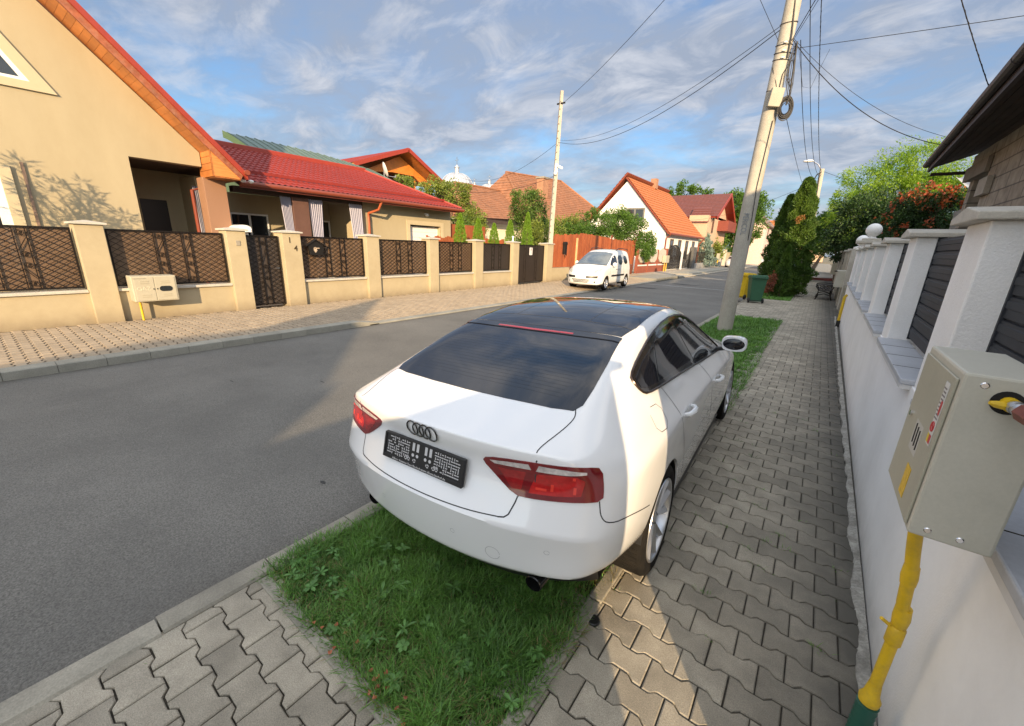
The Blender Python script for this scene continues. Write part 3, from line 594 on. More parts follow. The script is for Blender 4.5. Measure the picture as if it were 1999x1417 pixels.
# ================================================================== CARS
def cage(S, yc, zc, rear, front, zb=.2, fr=(.45, .8), crease=()):
    """S[k][m] side net (rear to front, sill to rail); yc/zc centre line per column; rear/front centre (y,z) per row, top row first"""
    K = len(S); M = len(S[0]); quads = []
    def row(c, e, pw=2.0):
        pts = [Vector(c)]
        for f in fr: pts.append(Vector((e[0] * f, c[1] + (e[1] - c[1]) * f ** 2.6, c[2] + (e[2] - c[2]) * f ** pw)))
        pts.append(Vector(e)); return pts
    top = [row((0, yc[k], zc[k]), S[k][M - 1]) for k in range(K)]
    rr = [top[0]] + [row((0, *rear[i]), S[0][M - 2 - i]) for i in range(M - 1)]
    ff = [top[-1]] + [row((0, *front[i]), S[K - 1][M - 2 - i]) for i in range(M - 1)]
    bot = [rr[-1]] + [row((0, S[k][0][1], zb), S[k][0]) for k in range(1, K - 1)] + [ff[-1]]
    def grid(g): 
        for a in range(len(g) - 1):
            for b in range(len(g[0]) - 1): quads.append((g[a][b], g[a][b + 1], g[a + 1][b + 1], g[a + 1][b]))
    grid(top); grid(rr); grid(ff); grid(bot); grid([[Vector(p) for p in c] for c in S])
    bm = bmesh.new()
    for q in quads:
        for sx in (1, -1):
            bm.faces.new([bm.verts.new((p[0] * sx, p[1], p[2])) for p in q])
    bmesh.ops.remove_doubles(bm, verts=bm.verts, dist=2e-4); bmesh.ops.recalc_face_normals(bm, faces=bm.faces)
    cl = bm.edges.layers.float.new('crease_edge')
    key = lambda p: (round(abs(p[0]), 3), round(p[1], 3), round(p[2], 3))
    want = {}
    for pts, w in crease:
        if pts == 'lip': pts = top[0]
        elif isinstance(pts, int): pts = rr[pts]
        for a, b in zip(pts[:-1], pts[1:]): want[frozenset((key(a), key(b)))] = w
    for e in bm.edges:
        w = want.get(frozenset((key(e.verts[0].co), key(e.verts[1].co))))
        if w: e[cl] = w
    me = bpy.data.meshes.new('body'); bm.to_mesh(me); bm.free(); return me
def finish(me, sub, cuts=()):
    o = bpy.data.objects.new('tmp', me); COL.objects.link(o)
    md = o.modifiers.new('s', 'SUBSURF'); md.levels = sub; md.render_levels = sub
    tmp = []
    for cb in cuts:
        c = bpy.data.objects.new('cut', cb); COL.objects.link(c); tmp.append(c)
        b = o.modifiers.new('b', 'BOOLEAN'); b.operation = 'DIFFERENCE'; b.object = c; b.solver = 'EXACT'
    dg = bpy.context.evaluated_depsgraph_get(); dg.update(); m2 = bpy.data.meshes.new_from_object(o.evaluated_get(dg))
    for t in tmp + [o]: bpy.data.objects.remove(t)
    m2.polygons.foreach_set('use_smooth', [True] * len(m2.polygons)); m2.set_sharp_from_angle(angle=R(38)); m2.materials.clear(); return m2
class Skin:
    """lays flat outlines onto a body surface"""
    def __init__(s, me):
        bm = bmesh.new(); bm.from_mesh(me); s.t = BVHTree.FromBMesh(bm); bm.free()
    def patch(s, poly, org, U, V, off=.003, thick=.006, step=.03, smooth_edge=False, bulge=0.0):
        """poly in (u,v); rays start at org+uU+vV and run along D = U x V negated"""
        U, V = Vector(U).normalized(), Vector(V).normalized(); D = -(U.cross(V)); org = Vector(org)
        P = []
        n = len(poly)
        for i in range(n):
            a, b = Vector(poly[i]), Vector(poly[(i + 1) % n]); m = max(1, int((b - a).length / step))
            P += [a.lerp(b, k / m) for k in range(m)]
        nb = len(P); xs = [p[0] for p in P]; ys = [p[1] for p in P]
        def inside(x, y):
            c = False
            for i in range(nb):
                a, b = P[i], P[i - 1]
                if (a[1] > y) != (b[1] > y) and x < (b[0] - a[0]) * (y - a[1]) / (b[1] - a[1]) + a[0]: c = not c
            return c
        def dist(x, y): return min((Vector((x, y)) - p).length for p in P)
        y = min(ys); pts = list(P)
        while y < max(ys):
            x = min(xs)
            while x < max(xs):
                if inside(x, y) and dist(x, y) > step * .55: pts.append(Vector((x, y)))
                x += step
            y += step
        r = delaunay_2d_cdt([Vector((p[0], p[1])) for p in pts], [(i, (i + 1) % nb) for i in range(nb)], [], 1, 1e-6)
        co, faces = r[0], r[2]; top = []; ok = []
        for p in co:
            o = org + U * p[0] + V * p[1]; h = s.t.ray_cast(o, D)
            if h[0] is None:
                h = s.t.find_nearest(o + D * .3); 
            nn = h[1] if h[1].dot(D) < 0 else -h[1]
            e = 1.0
            top.append((h[0], nn))
        mb = MB(); m = len(top)
        mb.v = [tuple(p + nn * off) for p, nn in top]
        for f in faces:
            a, b, c = [Vector(mb.v[i]) for i in f[:3]]
            if (b - a).cross(c - a).dot(D) > 0: f = list(f)[::-1]
            mb.f.append(tuple(f))
        if thick:
            # rim going down into the body
            ed = {}
            for f in mb.f:
                for i in range(len(f)):
                    e = (f[i], f[(i + 1) % len(f)]); ed[e] = ed.get(e, 0) + 1
            be = [e for e in ed if (e[1], e[0]) not in ed]; low = {}
            for e in be:
                for q in e:
                    if q not in low: low[q] = len(mb.v); p, nn = top[q]; mb.v.append(tuple(p - nn * thick))
            for a, b in be: mb.f.append((b, a, low[a], low[b]))
        return mb
    def line(s, pts2, org, U, V, w=.004, off=.0008, step=.03, closed=False, mb=None, r=None):
        U, V = Vector(U).normalized(), Vector(V).normalized(); D = -(U.cross(V)); org = Vector(org); P = []
        q = list(pts2) + ([pts2[0]] if closed else [])
        for a, b in zip(q[:-1], q[1:]):
            a, b = Vector(a), Vector(b); m = max(1, int((b - a).length / step)); P += [a.lerp(b, k / m) for k in range(m)]
        if not closed: P.append(Vector(q[-1]))
        mb = mb or MB(); C3 = []
        for p in P:
            h = s.t.ray_cast(org + U * p[0] + V * p[1], D)
            if h[0] is None: continue
            nn = h[1] if h[1].dot(D) < 0 else -h[1]; C3.append((h[0] + nn * off, nn))
        if r:
            mb.tube([c for c, _ in C3], r, 6, closed=closed); return mb
        vs = []
        for i, (c, nn) in enumerate(C3):
            d = (C3[min(i + 1, len(C3) - 1)][0] - C3[max(i - 1, 0)][0]).normalized(); sd_ = d.cross(nn).normalized() * w / 2; vs += [c - sd_, c + sd_]
        k = len(C3); mb.add(vs, [(2 * i, 2 * i + 1, 2 * i + 3, 2 * i + 2) for i in range(k - 1)]); return mb
def smoothpoly(pts, it=2, keep=()):
    for _ in range(it):
        o = []
        for i in range(len(pts)):
            a, b = pts[i], pts[(i + 1) % len(pts)]; o += [(a[0] * .75 + b[0] * .25, a[1] * .75 + b[1] * .25), (a[0] * .25 + b[0] * .75, a[1] * .25 + b[1] * .75)]
        pts = o
    return pts
def smoothline(pts, it=2):
    for _ in range(it):
        o = [pts[0]]
        for a, b in zip(pts[:-1], pts[1:]): o += [(a[0] * .75 + b[0] * .25, a[1] * .75 + b[1] * .25), (a[0] * .25 + b[0] * .75, a[1] * .25 + b[1] * .75)]
        pts = o + [pts[-1]]
    return pts
def cylmesh(y, z, r, x0, x1, n=64):
    mb = MB().cyl((x0, y, z), (x1, y, z), r, n=n); me = bpy.data.meshes.new('c'); me.from_pydata(mb.v, [], mb.f); me.update(); return me
SIDE = dict(org=(1.6, 0, 0), U=(0, 1, 0), V=(0, 0, 1))     # (y,z) seen from +x
SIDEL = dict(org=(-1.6, 0, 0), U=(0, -1, 0), V=(0, 0, 1))  # u = -y
TOP = dict(org=(0, 0, 2.4), U=(1, 0, 0), V=(0, 1, 0))
REAR = dict(org=(0, -2, 0), U=(1, 0, 0), V=(0, 0, 1))
def flip(poly): return [(-p[0], p[1]) for p in poly]

def wheel(parent, x, y, z, side, rt=.325, wd=.22, rr=.24, spokes=5):
    """a wheel part with tyre and rim as its pieces; side=+1 right"""
    w = MB().cyl((x - side * wd, y, z), (x - side * .10, y, z), .12, n=16).build('wheel', m_black, parent, smooth=True)
    h = wd / 2; c = x - side * h
    prof = [(rr + .002, -h + .012), (rr + .018, -h + .002), (rt - .03, -h), (rt - .008, -h + .012), (rt, -h + .03), (rt, h - .03), (rt - .008, h - .012), (rt - .03, h), (rr + .018, h - .002), (rr + .002, h - .012)]
    t = MB().lathe(prof, (c, y, z), 56, 'x')
    for k in range(72):
        a = 2 * math.pi * k / 72; ca, sa = math.cos(a), math.sin(a)
        t.bar((c - h + .03, y + (rt + .001) * ca, z + (rt + .001) * sa), (c + h - .03, y + (rt + .001) * math.cos(a + .03), z + (rt + .001) * math.sin(a + .03)), .012, .002, up=(0, ca, sa))
    t.build('tyre', m_rubber, w, smooth=True)
    r = MB(); s = side
    r.lathe([(rr + .004, s * (h - .006)), (rr + .002, s * (h - .001)), (rr - .008, s * (h - .004)), (rr - .014, s * (h - .02)), (rr - .02, s * (h - .09)), (rr - .02, -s * h)], (c, y, z), 56, 'x')
    for k in range(spokes):
        for d_ in (-.17, .17):
            a0 = 2 * math.pi * k / spokes + d_ * .55; a1 = 2 * math.pi * k / spokes + d_ * 1.75
            def P(rad, a, dx): return (c + s * dx, y + rad * math.cos(a), z + rad * math.sin(a))
            p0, p1 = P(.045, a0, h - .035), P(rr - .012, a1, h - .012)
            u = Vector((s, 0, 0)); dv = (Vector(p1) - Vector(p0)).normalized(); sd_ = dv.cross(u).normalized()
            vs = []
            for p, wv, dp in ((p0, .017, .03), (p1, .023, .045)):
                p = Vector(p); vs += [p - sd_ * wv + u * -.012, p + u * .008, p + sd_ * wv + u * -.012, p + sd_ * wv * .8 - u * dp, p - sd_ * wv * .8 - u * dp]
            r.add(vs, [(i, (i + 1) % 5, 5 + (i + 1) % 5, 5 + i) for i in range(5)])
    r.lathe([(0, s * (h - .03)), (.028, s * (h - .03)), (.034, s * (h - .036)), (.065, s * (h - .05)), (.07, s * (h - .09))], (c, y, z), 28, 'x')
    r.build('rim', m_alu, w, smooth=True, ang=25)
    b = MB().cyl((c + s * .0, y, z), (c + s * .012, y, z), .15, n=40).build('brake_disc', mat('brake_steel', (.22, .21, .20), .35, metal=.8), w)
    return w

# ---------------------------------------------------------------- white saloon
SY = [-.76, -.62, -.42, -.12, .15, .50, .95, 1.45, 1.95, 2.35, 2.85, 3.2, 3.5]
def rows(*cols): return [[c[k] for c in cols] for k in range(13)]
r6 = [(.70, -.82, 1.005), (.695, -.72, 1.045), (.665, -.55, 1.115), (.645, -.26, 1.23), (.62, .08, 1.335), (.605, .42, 1.395), (.602, .92, 1.435), (.615, 1.40, 1.395), (.68, 1.85, 1.17), (.76, 2.25, 1.0), (.74, 2.9, .90), (.70, 3.35, .78), (.62, 3.58, .70)]
r5 = [(.775, -.80, .975), (.79, -.66, 1.005), (.785, -.46, 1.04), (.76, -.14, 1.11), (.72, .15, 1.18), (.712, .5, 1.19), (.712, .95, 1.19), (.725, 1.42, 1.17), (.775, 1.9, 1.065), (.83, 2.33, .955), (.82, 2.85, .87), (.78, 3.25, .76), (.70, 3.5, .67)]
r4 = [(.825, -.775, .92), (.862, -.62, .945), (.868, -.42, .965), (.858, -.12, .985), (.848, .15, .985), (.845, .5, .98), (.848, .95, .965), (.855, 1.45, .95), (.87, 1.95, .925), (.885, 2.35, .895), (.872, 2.85, .83), (.84, 3.2, .73), (.74, 3.48, .62)]
r3 = [(.85, -.765, .85), (.90, -.6, .865), (.915, -.42, .87), (.92, -.12, .87), (.918, .15, .862), (.915, .5, .855), (.917, .95, .845), (.92, 1.45, .835), (.925, 1.95, .825), (.928, 2.35, .815), (.915, 2.85, .765), (.875, 3.2, .67), (.77, 3.47, .56)]
r2 = [(.895, -.785, .66), (.918, -.58, .69), (.93, -.42, .70), (.932, -.12, .66), (.926, .15, .64), (.915, .5, .62), (.912, .95, .60), (.914, 1.45, .60), (.920, 1.95, .60), (.93, 2.35, .61), (.925, 2.85, .6), (.885, 3.2, .55), (.78, 3.47, .48)]
r1 = [(.878, -.765, .57), (.91, -.58, .56), (.92, -.42, .52), (.925, -.12, .47), (.918, .15, .42), (.912, .5, .36), (.908, .95, .34), (.908, 1.45, .34), (.912, 1.95, .34), (.92, 2.35, .4), (.92, 2.85, .42), (.885, 3.2, .40), (.78, 3.47, .36)]
r0 = [(.855, -.775, .45), (.88, -.58, .43), (.885, -.42, .38), (.89, -.12, .30), (.885, .15, .22), (.88, .5, .19), (.875, .95, .185), (.875, 1.45, .185), (.88, 1.95, .19), (.885, 2.35, .2), (.885, 2.85, .26), (.85, 3.2, .27), (.75, 3.45, .25)]
S = rows(r0, r1, r2, r3, r4, r5, r6)
yc = [-.955, -.83, -.60, -.27, .08, .42, .92, 1.42, 1.92, 2.38, 3.0, 3.45, 3.72]
zc = [1.03, 1.055, 1.115, 1.24, 1.352, 1.425, 1.465, 1.44, 1.215, 1.03, .94, .84, .72]
rear = [(-.955, .985), (-.93, .92), (-.945, .83), (-1.035, .70), (-1.015, .57), (-.985, .425)]
front = [(3.76, .62), (3.78, .54), (3.79, .46), (3.79, .40), (3.77, .33), (3.72, .22)]
me = cage(S, yc, zc, rear, front, .2, crease=(('lip', .75), (4, 1.0), (6, .7), ([S[k][3] for k in range(13)], .35), ([S[0][m] for m in (6, 5)], .3)))
cme = finish(me.copy(), 3)
skin = Skin(cme)
bodyme = finish(me, 3, [cylmesh(0, .335, .352, .62, 1.2), cylmesh(2.81, .335, .352, .62, 1.2), cylmesh(0, .335, .352, -1.2, -.62), cylmesh(2.81, .335, .352, -1.2, -.62)])
car = thing('parked_car', 'white four-door fastback car with black roof parked half on the grass verge, rear towards us', 'car', (0, 0, 0), local=True)
body = link('body', bodyme, m_paint, car)
m_gap = mat('panel_gap', (.03, .03, .032), .8)
def sym(name, fn, m, par=None, smooth=True):
    fn(1).build(name, m, par or car, smooth=smooth); fn(-1).build(name, m, par or car, smooth=smooth)
# roof and rear window
roofp = [(-.555, .12), (-.575, .32), (-.565, .6), (-.56, 1.0), (-.57, 1.36), (-.3, 1.46), (0, 1.49), (.3, 1.46), (.57, 1.36), (.56, 1.0), (.565, .6), (.575, .32), (.555, .12), (.3, .105), (0, .10), (-.3, .105)]
skin.patch(roofp, **TOP, off=.003, step=.04).build('glass_roof', m_glass, car, smooth=True)
spo = [(-.568, .10), (-.57, .045), (-.3, .025), (0, .018), (.3, .025), (.57, .045), (.568, .10), (.3, .09), (0, .085), (-.3, .09)]
skin.patch(spo, **TOP, off=.008, thick=.012, step=.03).build('roof_spoiler', m_glass, car, smooth=True)
skin.patch([(-.28, .052), (-.28, .036), (0, .024), (.28, .036), (.28, .052), (0, .042)], **TOP, off=.0095, step=.03).build('brake_light', mat('red_lens', (.30, .01, .012), .15, coat=1), car, smooth=True)
rw = [(-.568, .065), (-.60, -.2), (-.618, -.40), (-.622, -.52), (-.60, -.575), (-.5, -.60), (-.25, -.622), (0, -.63), (.25, -.622), (.5, -.60), (.60, -.575), (.622, -.52), (.618, -.40), (.60, -.2), (.568, .065), (.3, .05), (0, .045), (-.3, .05)]
rwin = skin.patch(rw, **TOP, off=.003, step=.035).build('rear_window', m_glass, car, smooth=True)
htr = MB()
for k in range(16): yy = -.10 - k * .028; skin.line([(-.50, yy), (0, yy - .012), (.50, yy)], **TOP, w=.0008, off=.0034, mb=htr, step=.06)
htr.build('heater_line', mat('heater_line', (.010, .009, .010), .4), rwin)
ln = MB(); skin.line([(-.565, .26), (0, .27), (.565, .26)], **TOP, w=.006, off=.0036, mb=ln); skin.line([(-.57, .735), (.57, .735)], **TOP, w=.005, off=.0036, mb=ln); skin.line([(-.28, .27), (-.28, 1.4)], **TOP, w=.003, off=.0036, mb=ln)
skin.line([(.28, .27), (.28, 1.4)], **TOP, w=.003, off=.0036, mb=ln)
ln.build('roof_seam', mat('seam_grey', (.05, .05, .05), .7), car)
skin.patch([(-.60, 1.53), (-.74, 2.12), (-.4, 2.3), (0, 2.36), (.4, 2.3), (.74, 2.12), (.60, 1.53), (.3, 1.6), (0, 1.62), (-.3, 1.6)], **TOP, off=.003, step=.06).build('windscreen', m_glassr, car, smooth=True)
# side windows
DLO = [(-.12, 1.18), (-.128, 1.155), (-.106, 1.104), (-.055, 1.084), (.18, 1.068), (.82, 1.03), (1.5, .985), (1.9, .962), (2.03, .952), (2.0, 1.0), (1.78, 1.15), (1.48, 1.30), (1.18, 1.365), (.81, 1.37), (.39, 1.315), (.05, 1.237)]
DLOs = smoothpoly(DLO, 1)
def sd(poly, s): return (poly, SIDE) if s > 0 else (flip(poly), SIDEL)
def mk(poly, off, thick=.008, step=.035):
    def f(s): p, d = sd(poly, s); return skin.patch(p, **d, off=off, thick=thick, step=step)
    return f
sym('window_frame', mk(DLOs, .0035), mat('gloss_black_trim', (.01, .01, .011), .12, coat=.8))
def trim(s): p, d = sd(DLOs, s); return skin.line(p, **d, closed=True, r=.007, off=.004)
sym('window_trim', trim, mat('dark_bronze_trim', (.05, .035, .03), .25, metal=.6))
for nm, wp in [("quarter_window", [(-.085, 1.165), (-.085, 1.12), (-.03, 1.108), (.160, 1.095), (.36, 1.265), (.1, 1.215)]), ("rear_door_window", [(.195, 1.093), (.98, 1.058), (.88, 1.338), (.60, 1.32), (.40, 1.275)]), ("front_window", [(1.05, 1.05), (1.5, 1.015), (1.9, .99), (1.72, 1.14), (1.44, 1.28), (1.17, 1.337), (.95, 1.343)])]: sym(nm, mk(wp, .0055, .002), m_glass if nm != 'front_window' else m_glassr)
def gaps(s):
    mb = MB()
    for L in [smoothline([(.17, 1.06), (.25, .94), (.31, .80), (.43, .63), (.5, .45), (.5, .3)]), smoothline([(1.12, 1.02), (1.24, .93), (1.33, .8), (1.46, .6), (1.55, .33)]), [(2.1, .93), (2.13, .8), (2.13, .5), (2.05, .32)], smoothline([(-.763, .83), (-.771, .76), (-.745, .73), (-.607, .71), (-.345, .62)]), [(.36, .215), (2.4, .215)]]:
        p, d = sd(L, s); skin.line(p, **d, w=.005, off=.0009, mb=mb)
    return mb
sym('panel_gap', gaps, m_gap)
def fuel(s): return skin.line(smoothpoly([(-.153, 1.035), (.019, 1.022), (.023, .90), (-.169, .92)], 1), **SIDE, w=.0035, off=.0009, closed=True)
fuel(1).build('fuel_flap', m_gap, car)
for (hy, hz) in [(.465, .85), (1.6, .785)]:
    for s in (1, -1):
        p, d = sd(smoothpoly([(hy - .10, hz - .035), (hy + .10, hz - .035), (hy + .09, hz + .03), (hy - .09, hz + .03)], 2), s)
        pk = skin.patch(p, **d, off=.001, thick=0, step=.03).build('handle_shade_patch', mat('recess_shade_paint', (.66, .67, .68), .35, coat=.6), car, smooth=True)  # flat darker patch: shade of the handle hollow put into the colour
        h = skin.t.ray_cast(Vector((s * 1.6, hy, hz)), Vector((-s, 0, 0)))[0].x
        MB().tube([(h - s * .01, hy - .105, hz + .004), (h + s * .022, hy - .085, hz + .006), (h + s * .036, hy - .03, hz + .008), (h + s * .036, hy + .04, hz + .008), (h + s * .022, hy + .085, hz + .006), (h - s * .01, hy + .105, hz + .004)], [.011, .015, .017, .017, .015, .011], 10).build('door_handle', m_paint, car, smooth=True)
# black sill strip / skirts
for s in (1, -1):
    MB().add([(s * .86, .42, .24), (s * .875, .42, .17), (s * .875, 2.40, .17), (s * .86, 2.40, .24), (s * .80, .42, .15), (s * .80, 2.40, .15)], [(0, 1, 2, 3), (1, 4, 5, 2)]).build('skirt', m_black, car)
    for yy in (0, 2.81):
        k = 40; vs = []
        for i in range(k + 1):
            a = .12 + (math.pi - .24) * i / k
            for x in (.60, .905): vs.append((s * x, yy + .35 * math.cos(a), .335 + .35 * math.sin(a)))
        MB().add(vs, [(2 * i, 2 * i + 1, 2 * i + 3, 2 * i + 2) for i in range(k)]).prism([(yy - .3, .3), (yy + .3, .3), (yy + .33, .5), (yy, .68), (yy - .33, .5)], s * .60, s * .605, 'yz').build('wheel_arch_liner', m_black, car)
for s in (1, -1):
    for yy in (0, 2.81): wheel(car, s * .915, yy, .325, s)
# mirrors
for s in (1, -1):
    mm = MB().sph((s * 1.0, 1.93, 1.045), (.125, .085, .082), 24, 16)
    sq = lambda t, r_: math.copysign(abs(t / r_) ** .62, t) * r_ if t else 0
    mm.v = [(s * .975 + sq(x - s * 1.0, .125) * .82, max(1.93 + sq(y - 1.93, .085), 1.885), 1.045 + sq(z - 1.045, .082) * .84) for x, y, z in mm.v]
    mo = mm.build('wing_mirror', m_paint, car, smooth=True)
    MB().bar((s * .80, 1.95, .965), (s * .95, 1.95, 1.0), .05, .035).build('mirror_arm', m_black, mo, bevel=.008)
    gl = MB(); gl.lathe([(0, 1.8845), (.95, 1.8845), (1.0, 1.886)], (0, 0, 0), 28, 'y')
    gl.v = [(s * .975 + x * .088, y - .001, 1.045 + z * .052) for x, y, z in gl.v]; gl.build('mirror_glass', m_glass, mo, smooth=True)
# rear end: lights
m_lens = mat('tail_red', (.16, .006, .010), .08, coat=1.0, var=.25, scale=8)
m_lens2 = mat('tail_red_bright', (.42, .012, .012), .12, coat=1.0, var=.3, scale=22)
m_lens3 = mat('tail_clear', (.55, .50, .48), .1, coat=1.0, var=.3, scale=40)
dq = Vector((.55, -.84, 0)).normalized()
QR = dict(org=(1.4 * dq.x, 2 * dq.y, 0), U=(-dq.y, dq.x, 0), V=(0, 0, 1))
QL = dict(org=(-1.4 * dq.x, 2 * dq.y, 0), U=(-dq.y, -dq.x, 0), V=(0, 0, 1))
def q(poly, s): return (poly, QR) if s > 0 else (flip(poly), QL)
for nm, poly, m, off in [("tail_light", smoothpoly([(.058, .930), (.075, .955), (.20, .972), (.395, .975), (.50, .968), (.558, .955), (.565, .88), (.562, .83), (.47, .824), (.36, .816), (.26, .811), (.20, .813), (.125, .87)], 1), m_lens, .004), ("light_band", [(.094, .943), (.17, .954), (.258, .961), (.270, .937), (.18, .934), (.115, .931)], m_lens3, .0055), ("light_band", [(.300, .962), (.40, .959), (.492, .950), (.492, .941), (.40, .935), (.290, .934)], m_lens3, .0055), ("lamp_lens", [(.297, .92), (.37, .93), (.451, .93), (.488, .915), (.472, .850), (.37, .838), (.261, .832), (.27, .86)], m_lens2, .0052), ("lamp_lens", [(.13, .915), (.25, .92), (.23, .84), (.19, .835)], mat("tail_red_mid", (.26, .008, .010), .1, coat=1, var=.3, scale=15), .0052)] + [('bulb', [(u, .855), (u + .012, .855), (u + .014, .885), (u + .002, .885)], mat('bulb_red', (.75, .05, .03), .2, coat=1), .0062) for u in (.35, .44)] + [('bulb', [(.29, .852), (.335, .852), (.335, .862), (.29, .862)], mat('bulb_red', (.75, .05, .03)), .0062), ('bulb', [(.437, .915), (.449, .915), (.449, .927), (.437, .927)], mat('bulb_red', (.75, .05, .03)), .0062)]:
    for s in (1, -1):
        p, d = q(poly, s); skin.patch(p, **d, off=off, thick=.004 if off > .0045 else .01, step=.02).build(nm, m, car, smooth=True)
gp_ = MB()
for s in (1, -1):
    for L in [[(.292, .985), (.277, .947), (.232, .845), (.215, .808)], [(.214, .808), (.204, .784), (.176, .735), (.157, .722), (.13, .718)]]: p, d = q(L, s); skin.line(p, **d, w=.006, off=.007 if L is [[(.292, .985), (.277, .947), (.232, .845), (.215, .808)], [(.214, .808), (.204, .784), (.176, .735), (.157, .722), (.13, .718)]][0] else .0009, mb=gp_)
for L in [smoothline([(.455, .719), (.32, .713), (.1, .711), (0, .711)])]: skin.line(L, **REAR, w=.005, off=.0009, mb=gp_); skin.line(flip(L), **REAR, w=.005, off=.0009, mb=gp_)
for L in [smoothline([(.603, -.558), (.621, -.593), (.624, -.631), (.612, -.702), (.577, -.831), (.584, -.88)])]: skin.line(L, **TOP, w=.005, off=.0009, mb=gp_); skin.line(flip(L), **TOP, w=.005, off=.0009, mb=gp_)
gp_.build('panel_gap', m_gap, car)
# rings
rg = MB()
def onrear(x, z, off=.0): h = skin.t.ray_cast(Vector((x, -2, z)), Vector((0, 1, 0))); return h[0] + Vector((0, -off, 0))
for k in range(4):
    cx = -.0645 + k * .043 + .0
    rg.tube([onrear(cx + (.036) * math.cos(a), .988 + .036 * math.sin(a), .006 + .0015 * (k % 2)) for a in [2 * math.pi * i / 36 for i in range(36)]], .0038, 6, closed=True)
rg.build('ring_emblem', mat('gloss_black_emblem', (.008, .008, .009), .15, coat=.6), car, smooth=True)
# empty plate holder
PZ0, PZ1, PW = .793, .918, .27
y0_ = onrear(0, PZ1 - .01).y - .012; y1_ = onrear(0, PZ0 + .01).y - .012
pm_ = lambda u, v, d: (u, y1_ + (y0_ - y1_) * v - d, PZ0 + (PZ1 - PZ0) * v)
def pbox(mb, u0, u1, v0, v1, d0, d1):
    mb.add([pm_(u0, v0, d0), pm_(u1, v0, d0), pm_(u1, v1, d0), pm_(u0, v1, d0), pm_(u0, v0, d1), pm_(u1, v0, d1), pm_(u1, v1, d1), pm_(u0, v1, d1)], [(0, 1, 2, 3), (4, 7, 6, 5), (0, 4, 5, 1), (1, 5, 6, 2), (2, 6, 7, 3), (3, 7, 4, 0)])
pl = MB(); pbox(pl, -PW, PW, 0, 1, -.01, .004)
plo = pl.build('plate_holder', m_black, car, bevel=.003)
fr_ = MB()
for u0, u1, v0, v1 in ((-PW, PW, 0, .15), (-PW, PW, .96, 1), (-PW, -PW + .012, .15, .96), (PW - .012, PW, .15, .96)): pbox(fr_, u0, u1, v0, v1, .0042, .009)
fr_.build('frame', m_black, plo, bevel=.002)
ho = MB(); rr_ = random.Random(3)
for sgn in (-1, 1):
    for uc in (.028, .058):
        c = sgn * uc
        for (v0, v1) in ((.62, .93),): pbox(ho, c - .008, c + .008, v0, v1, .0042, .005)
        for vv in (.46,):
            n = 12; base = [pm_(c + .009 * math.cos(2 * math.pi * i / n), vv + .065 * math.sin(2 * math.pi * i / n), .005) for i in range(n)]; ho.add(base, [tuple(range(n))])
    for uu in (.045, .085, .105):
        n = 12
        for i in range(n):
            if i % 4 == 3: continue
            a0, a1 = 2 * math.pi * i / n, 2 * math.pi * (i + 1) / n
            ho.add([pm_(sgn * uu + .011 * math.cos(a0), .26 + .075 * math.sin(a0), .005), pm_(sgn * uu + .011 * math.cos(a1), .26 + .075 * math.sin(a1), .005), pm_(sgn * uu + .005 * math.cos(a1), .26 + .035 * math.sin(a1), .005), pm_(sgn * uu + .005 * math.cos(a0), .26 + .035 * math.sin(a0), .005)], [(0, 1, 2, 3)])
    for iu in range(11):
        for iv in range(7):
            u = sgn * (.092 + iu * .0145); v = .24 + iv * .105
            if abs(u) > .245 or (iv == 0 and iu < 3): continue
            if (iu + iv * 2) % 3 == 0 or rr_.random() < .35: pbox(ho, u - .0062, u + .0062, v - .018, v + .018, .0042, .005)
            elif rr_.random() < .85: pbox(ho, u - .0022, u + .0022, v - .048, v + .048, .0042, .005)
ho.build('slot', mat('white_slot', (.5, .5, .51), .4), plo)['kind'] = 'stuff'
Mp = Matrix.Translation(Vector(pm_(-.012, .072, .0095))) @ Matrix(((1, 0, 0, 0), (0, 0, -1, 0), (0, 1, 0, 0), (0, 0, 0, 1)))
text('lettering', 'Allianz Agentur Ewo Bischof www.allianz-bischof.de', .0175, Mp, mat('print_white', (.6, .6, .6), .5), plo, depth=.0006)
# sensors, tow cover, exhausts, lower valance
for (x, z) in [(-.66, .585), (-.28, .555), (.22, .566), (.66, .588)]:
    skin.line([(x + .011 * math.cos(2 * math.pi * i / 16), z + .011 * math.sin(2 * math.pi * i / 16)) for i in range(16)], **REAR, w=.0018, closed=True, off=.0012, step=.01).build('parking_sensor', mat('sensor_ring', (.30, .31, .33), .5), car)
skin.line([((.421, .515)[0] + .034 * math.cos(2 * math.pi * i / 24), (.421, .515)[1] + .034 * math.sin(2 * math.pi * i / 24)) for i in range(24)], **REAR, w=.0022, closed=True, off=.0009, step=.012).build('tow_cover', mat('sensor_ring', (.3, .31, .33)), car)
vl = MB(); n = 24; vs = []
for i in range(n + 1):
    t = -1 + 2 * i / n; x = .84 * t; y = -1.0 + .24 * abs(t) ** 3.2; zt = .445 + .02 * abs(t); zt = .45; vs += [(x * .97, y + .06, zt), (x * .94, y + .16, .30), (x * .9, y + .40, .22)]
vl.add(vs, [(3 * i + j, 3 * i + j + 1, 3 * i + j + 4, 3 * i + j + 3) for i in range(n) for j in (0, 1)]); vl.build('valance', m_black, car, smooth=True)
for s in (1, -1):
    e = MB().lathe([(.048, 0), (.05, -.008), (.045, -.012), (.043, .0), (.040, .16), (.0, .16)], (0, 0, 0), 22, 'y')
    e.lathe([(.05, -.006), (.05, .28)], (0, 0, 0), 22, 'y'); e.v = [(s * .575 + x * .85, -.84 + y, .35 + z * .75) for x, y, z in e.v]
    e.build('exhaust', mat('black_chrome', (.02, .02, .02), .15, metal=.5), car, smooth=True)
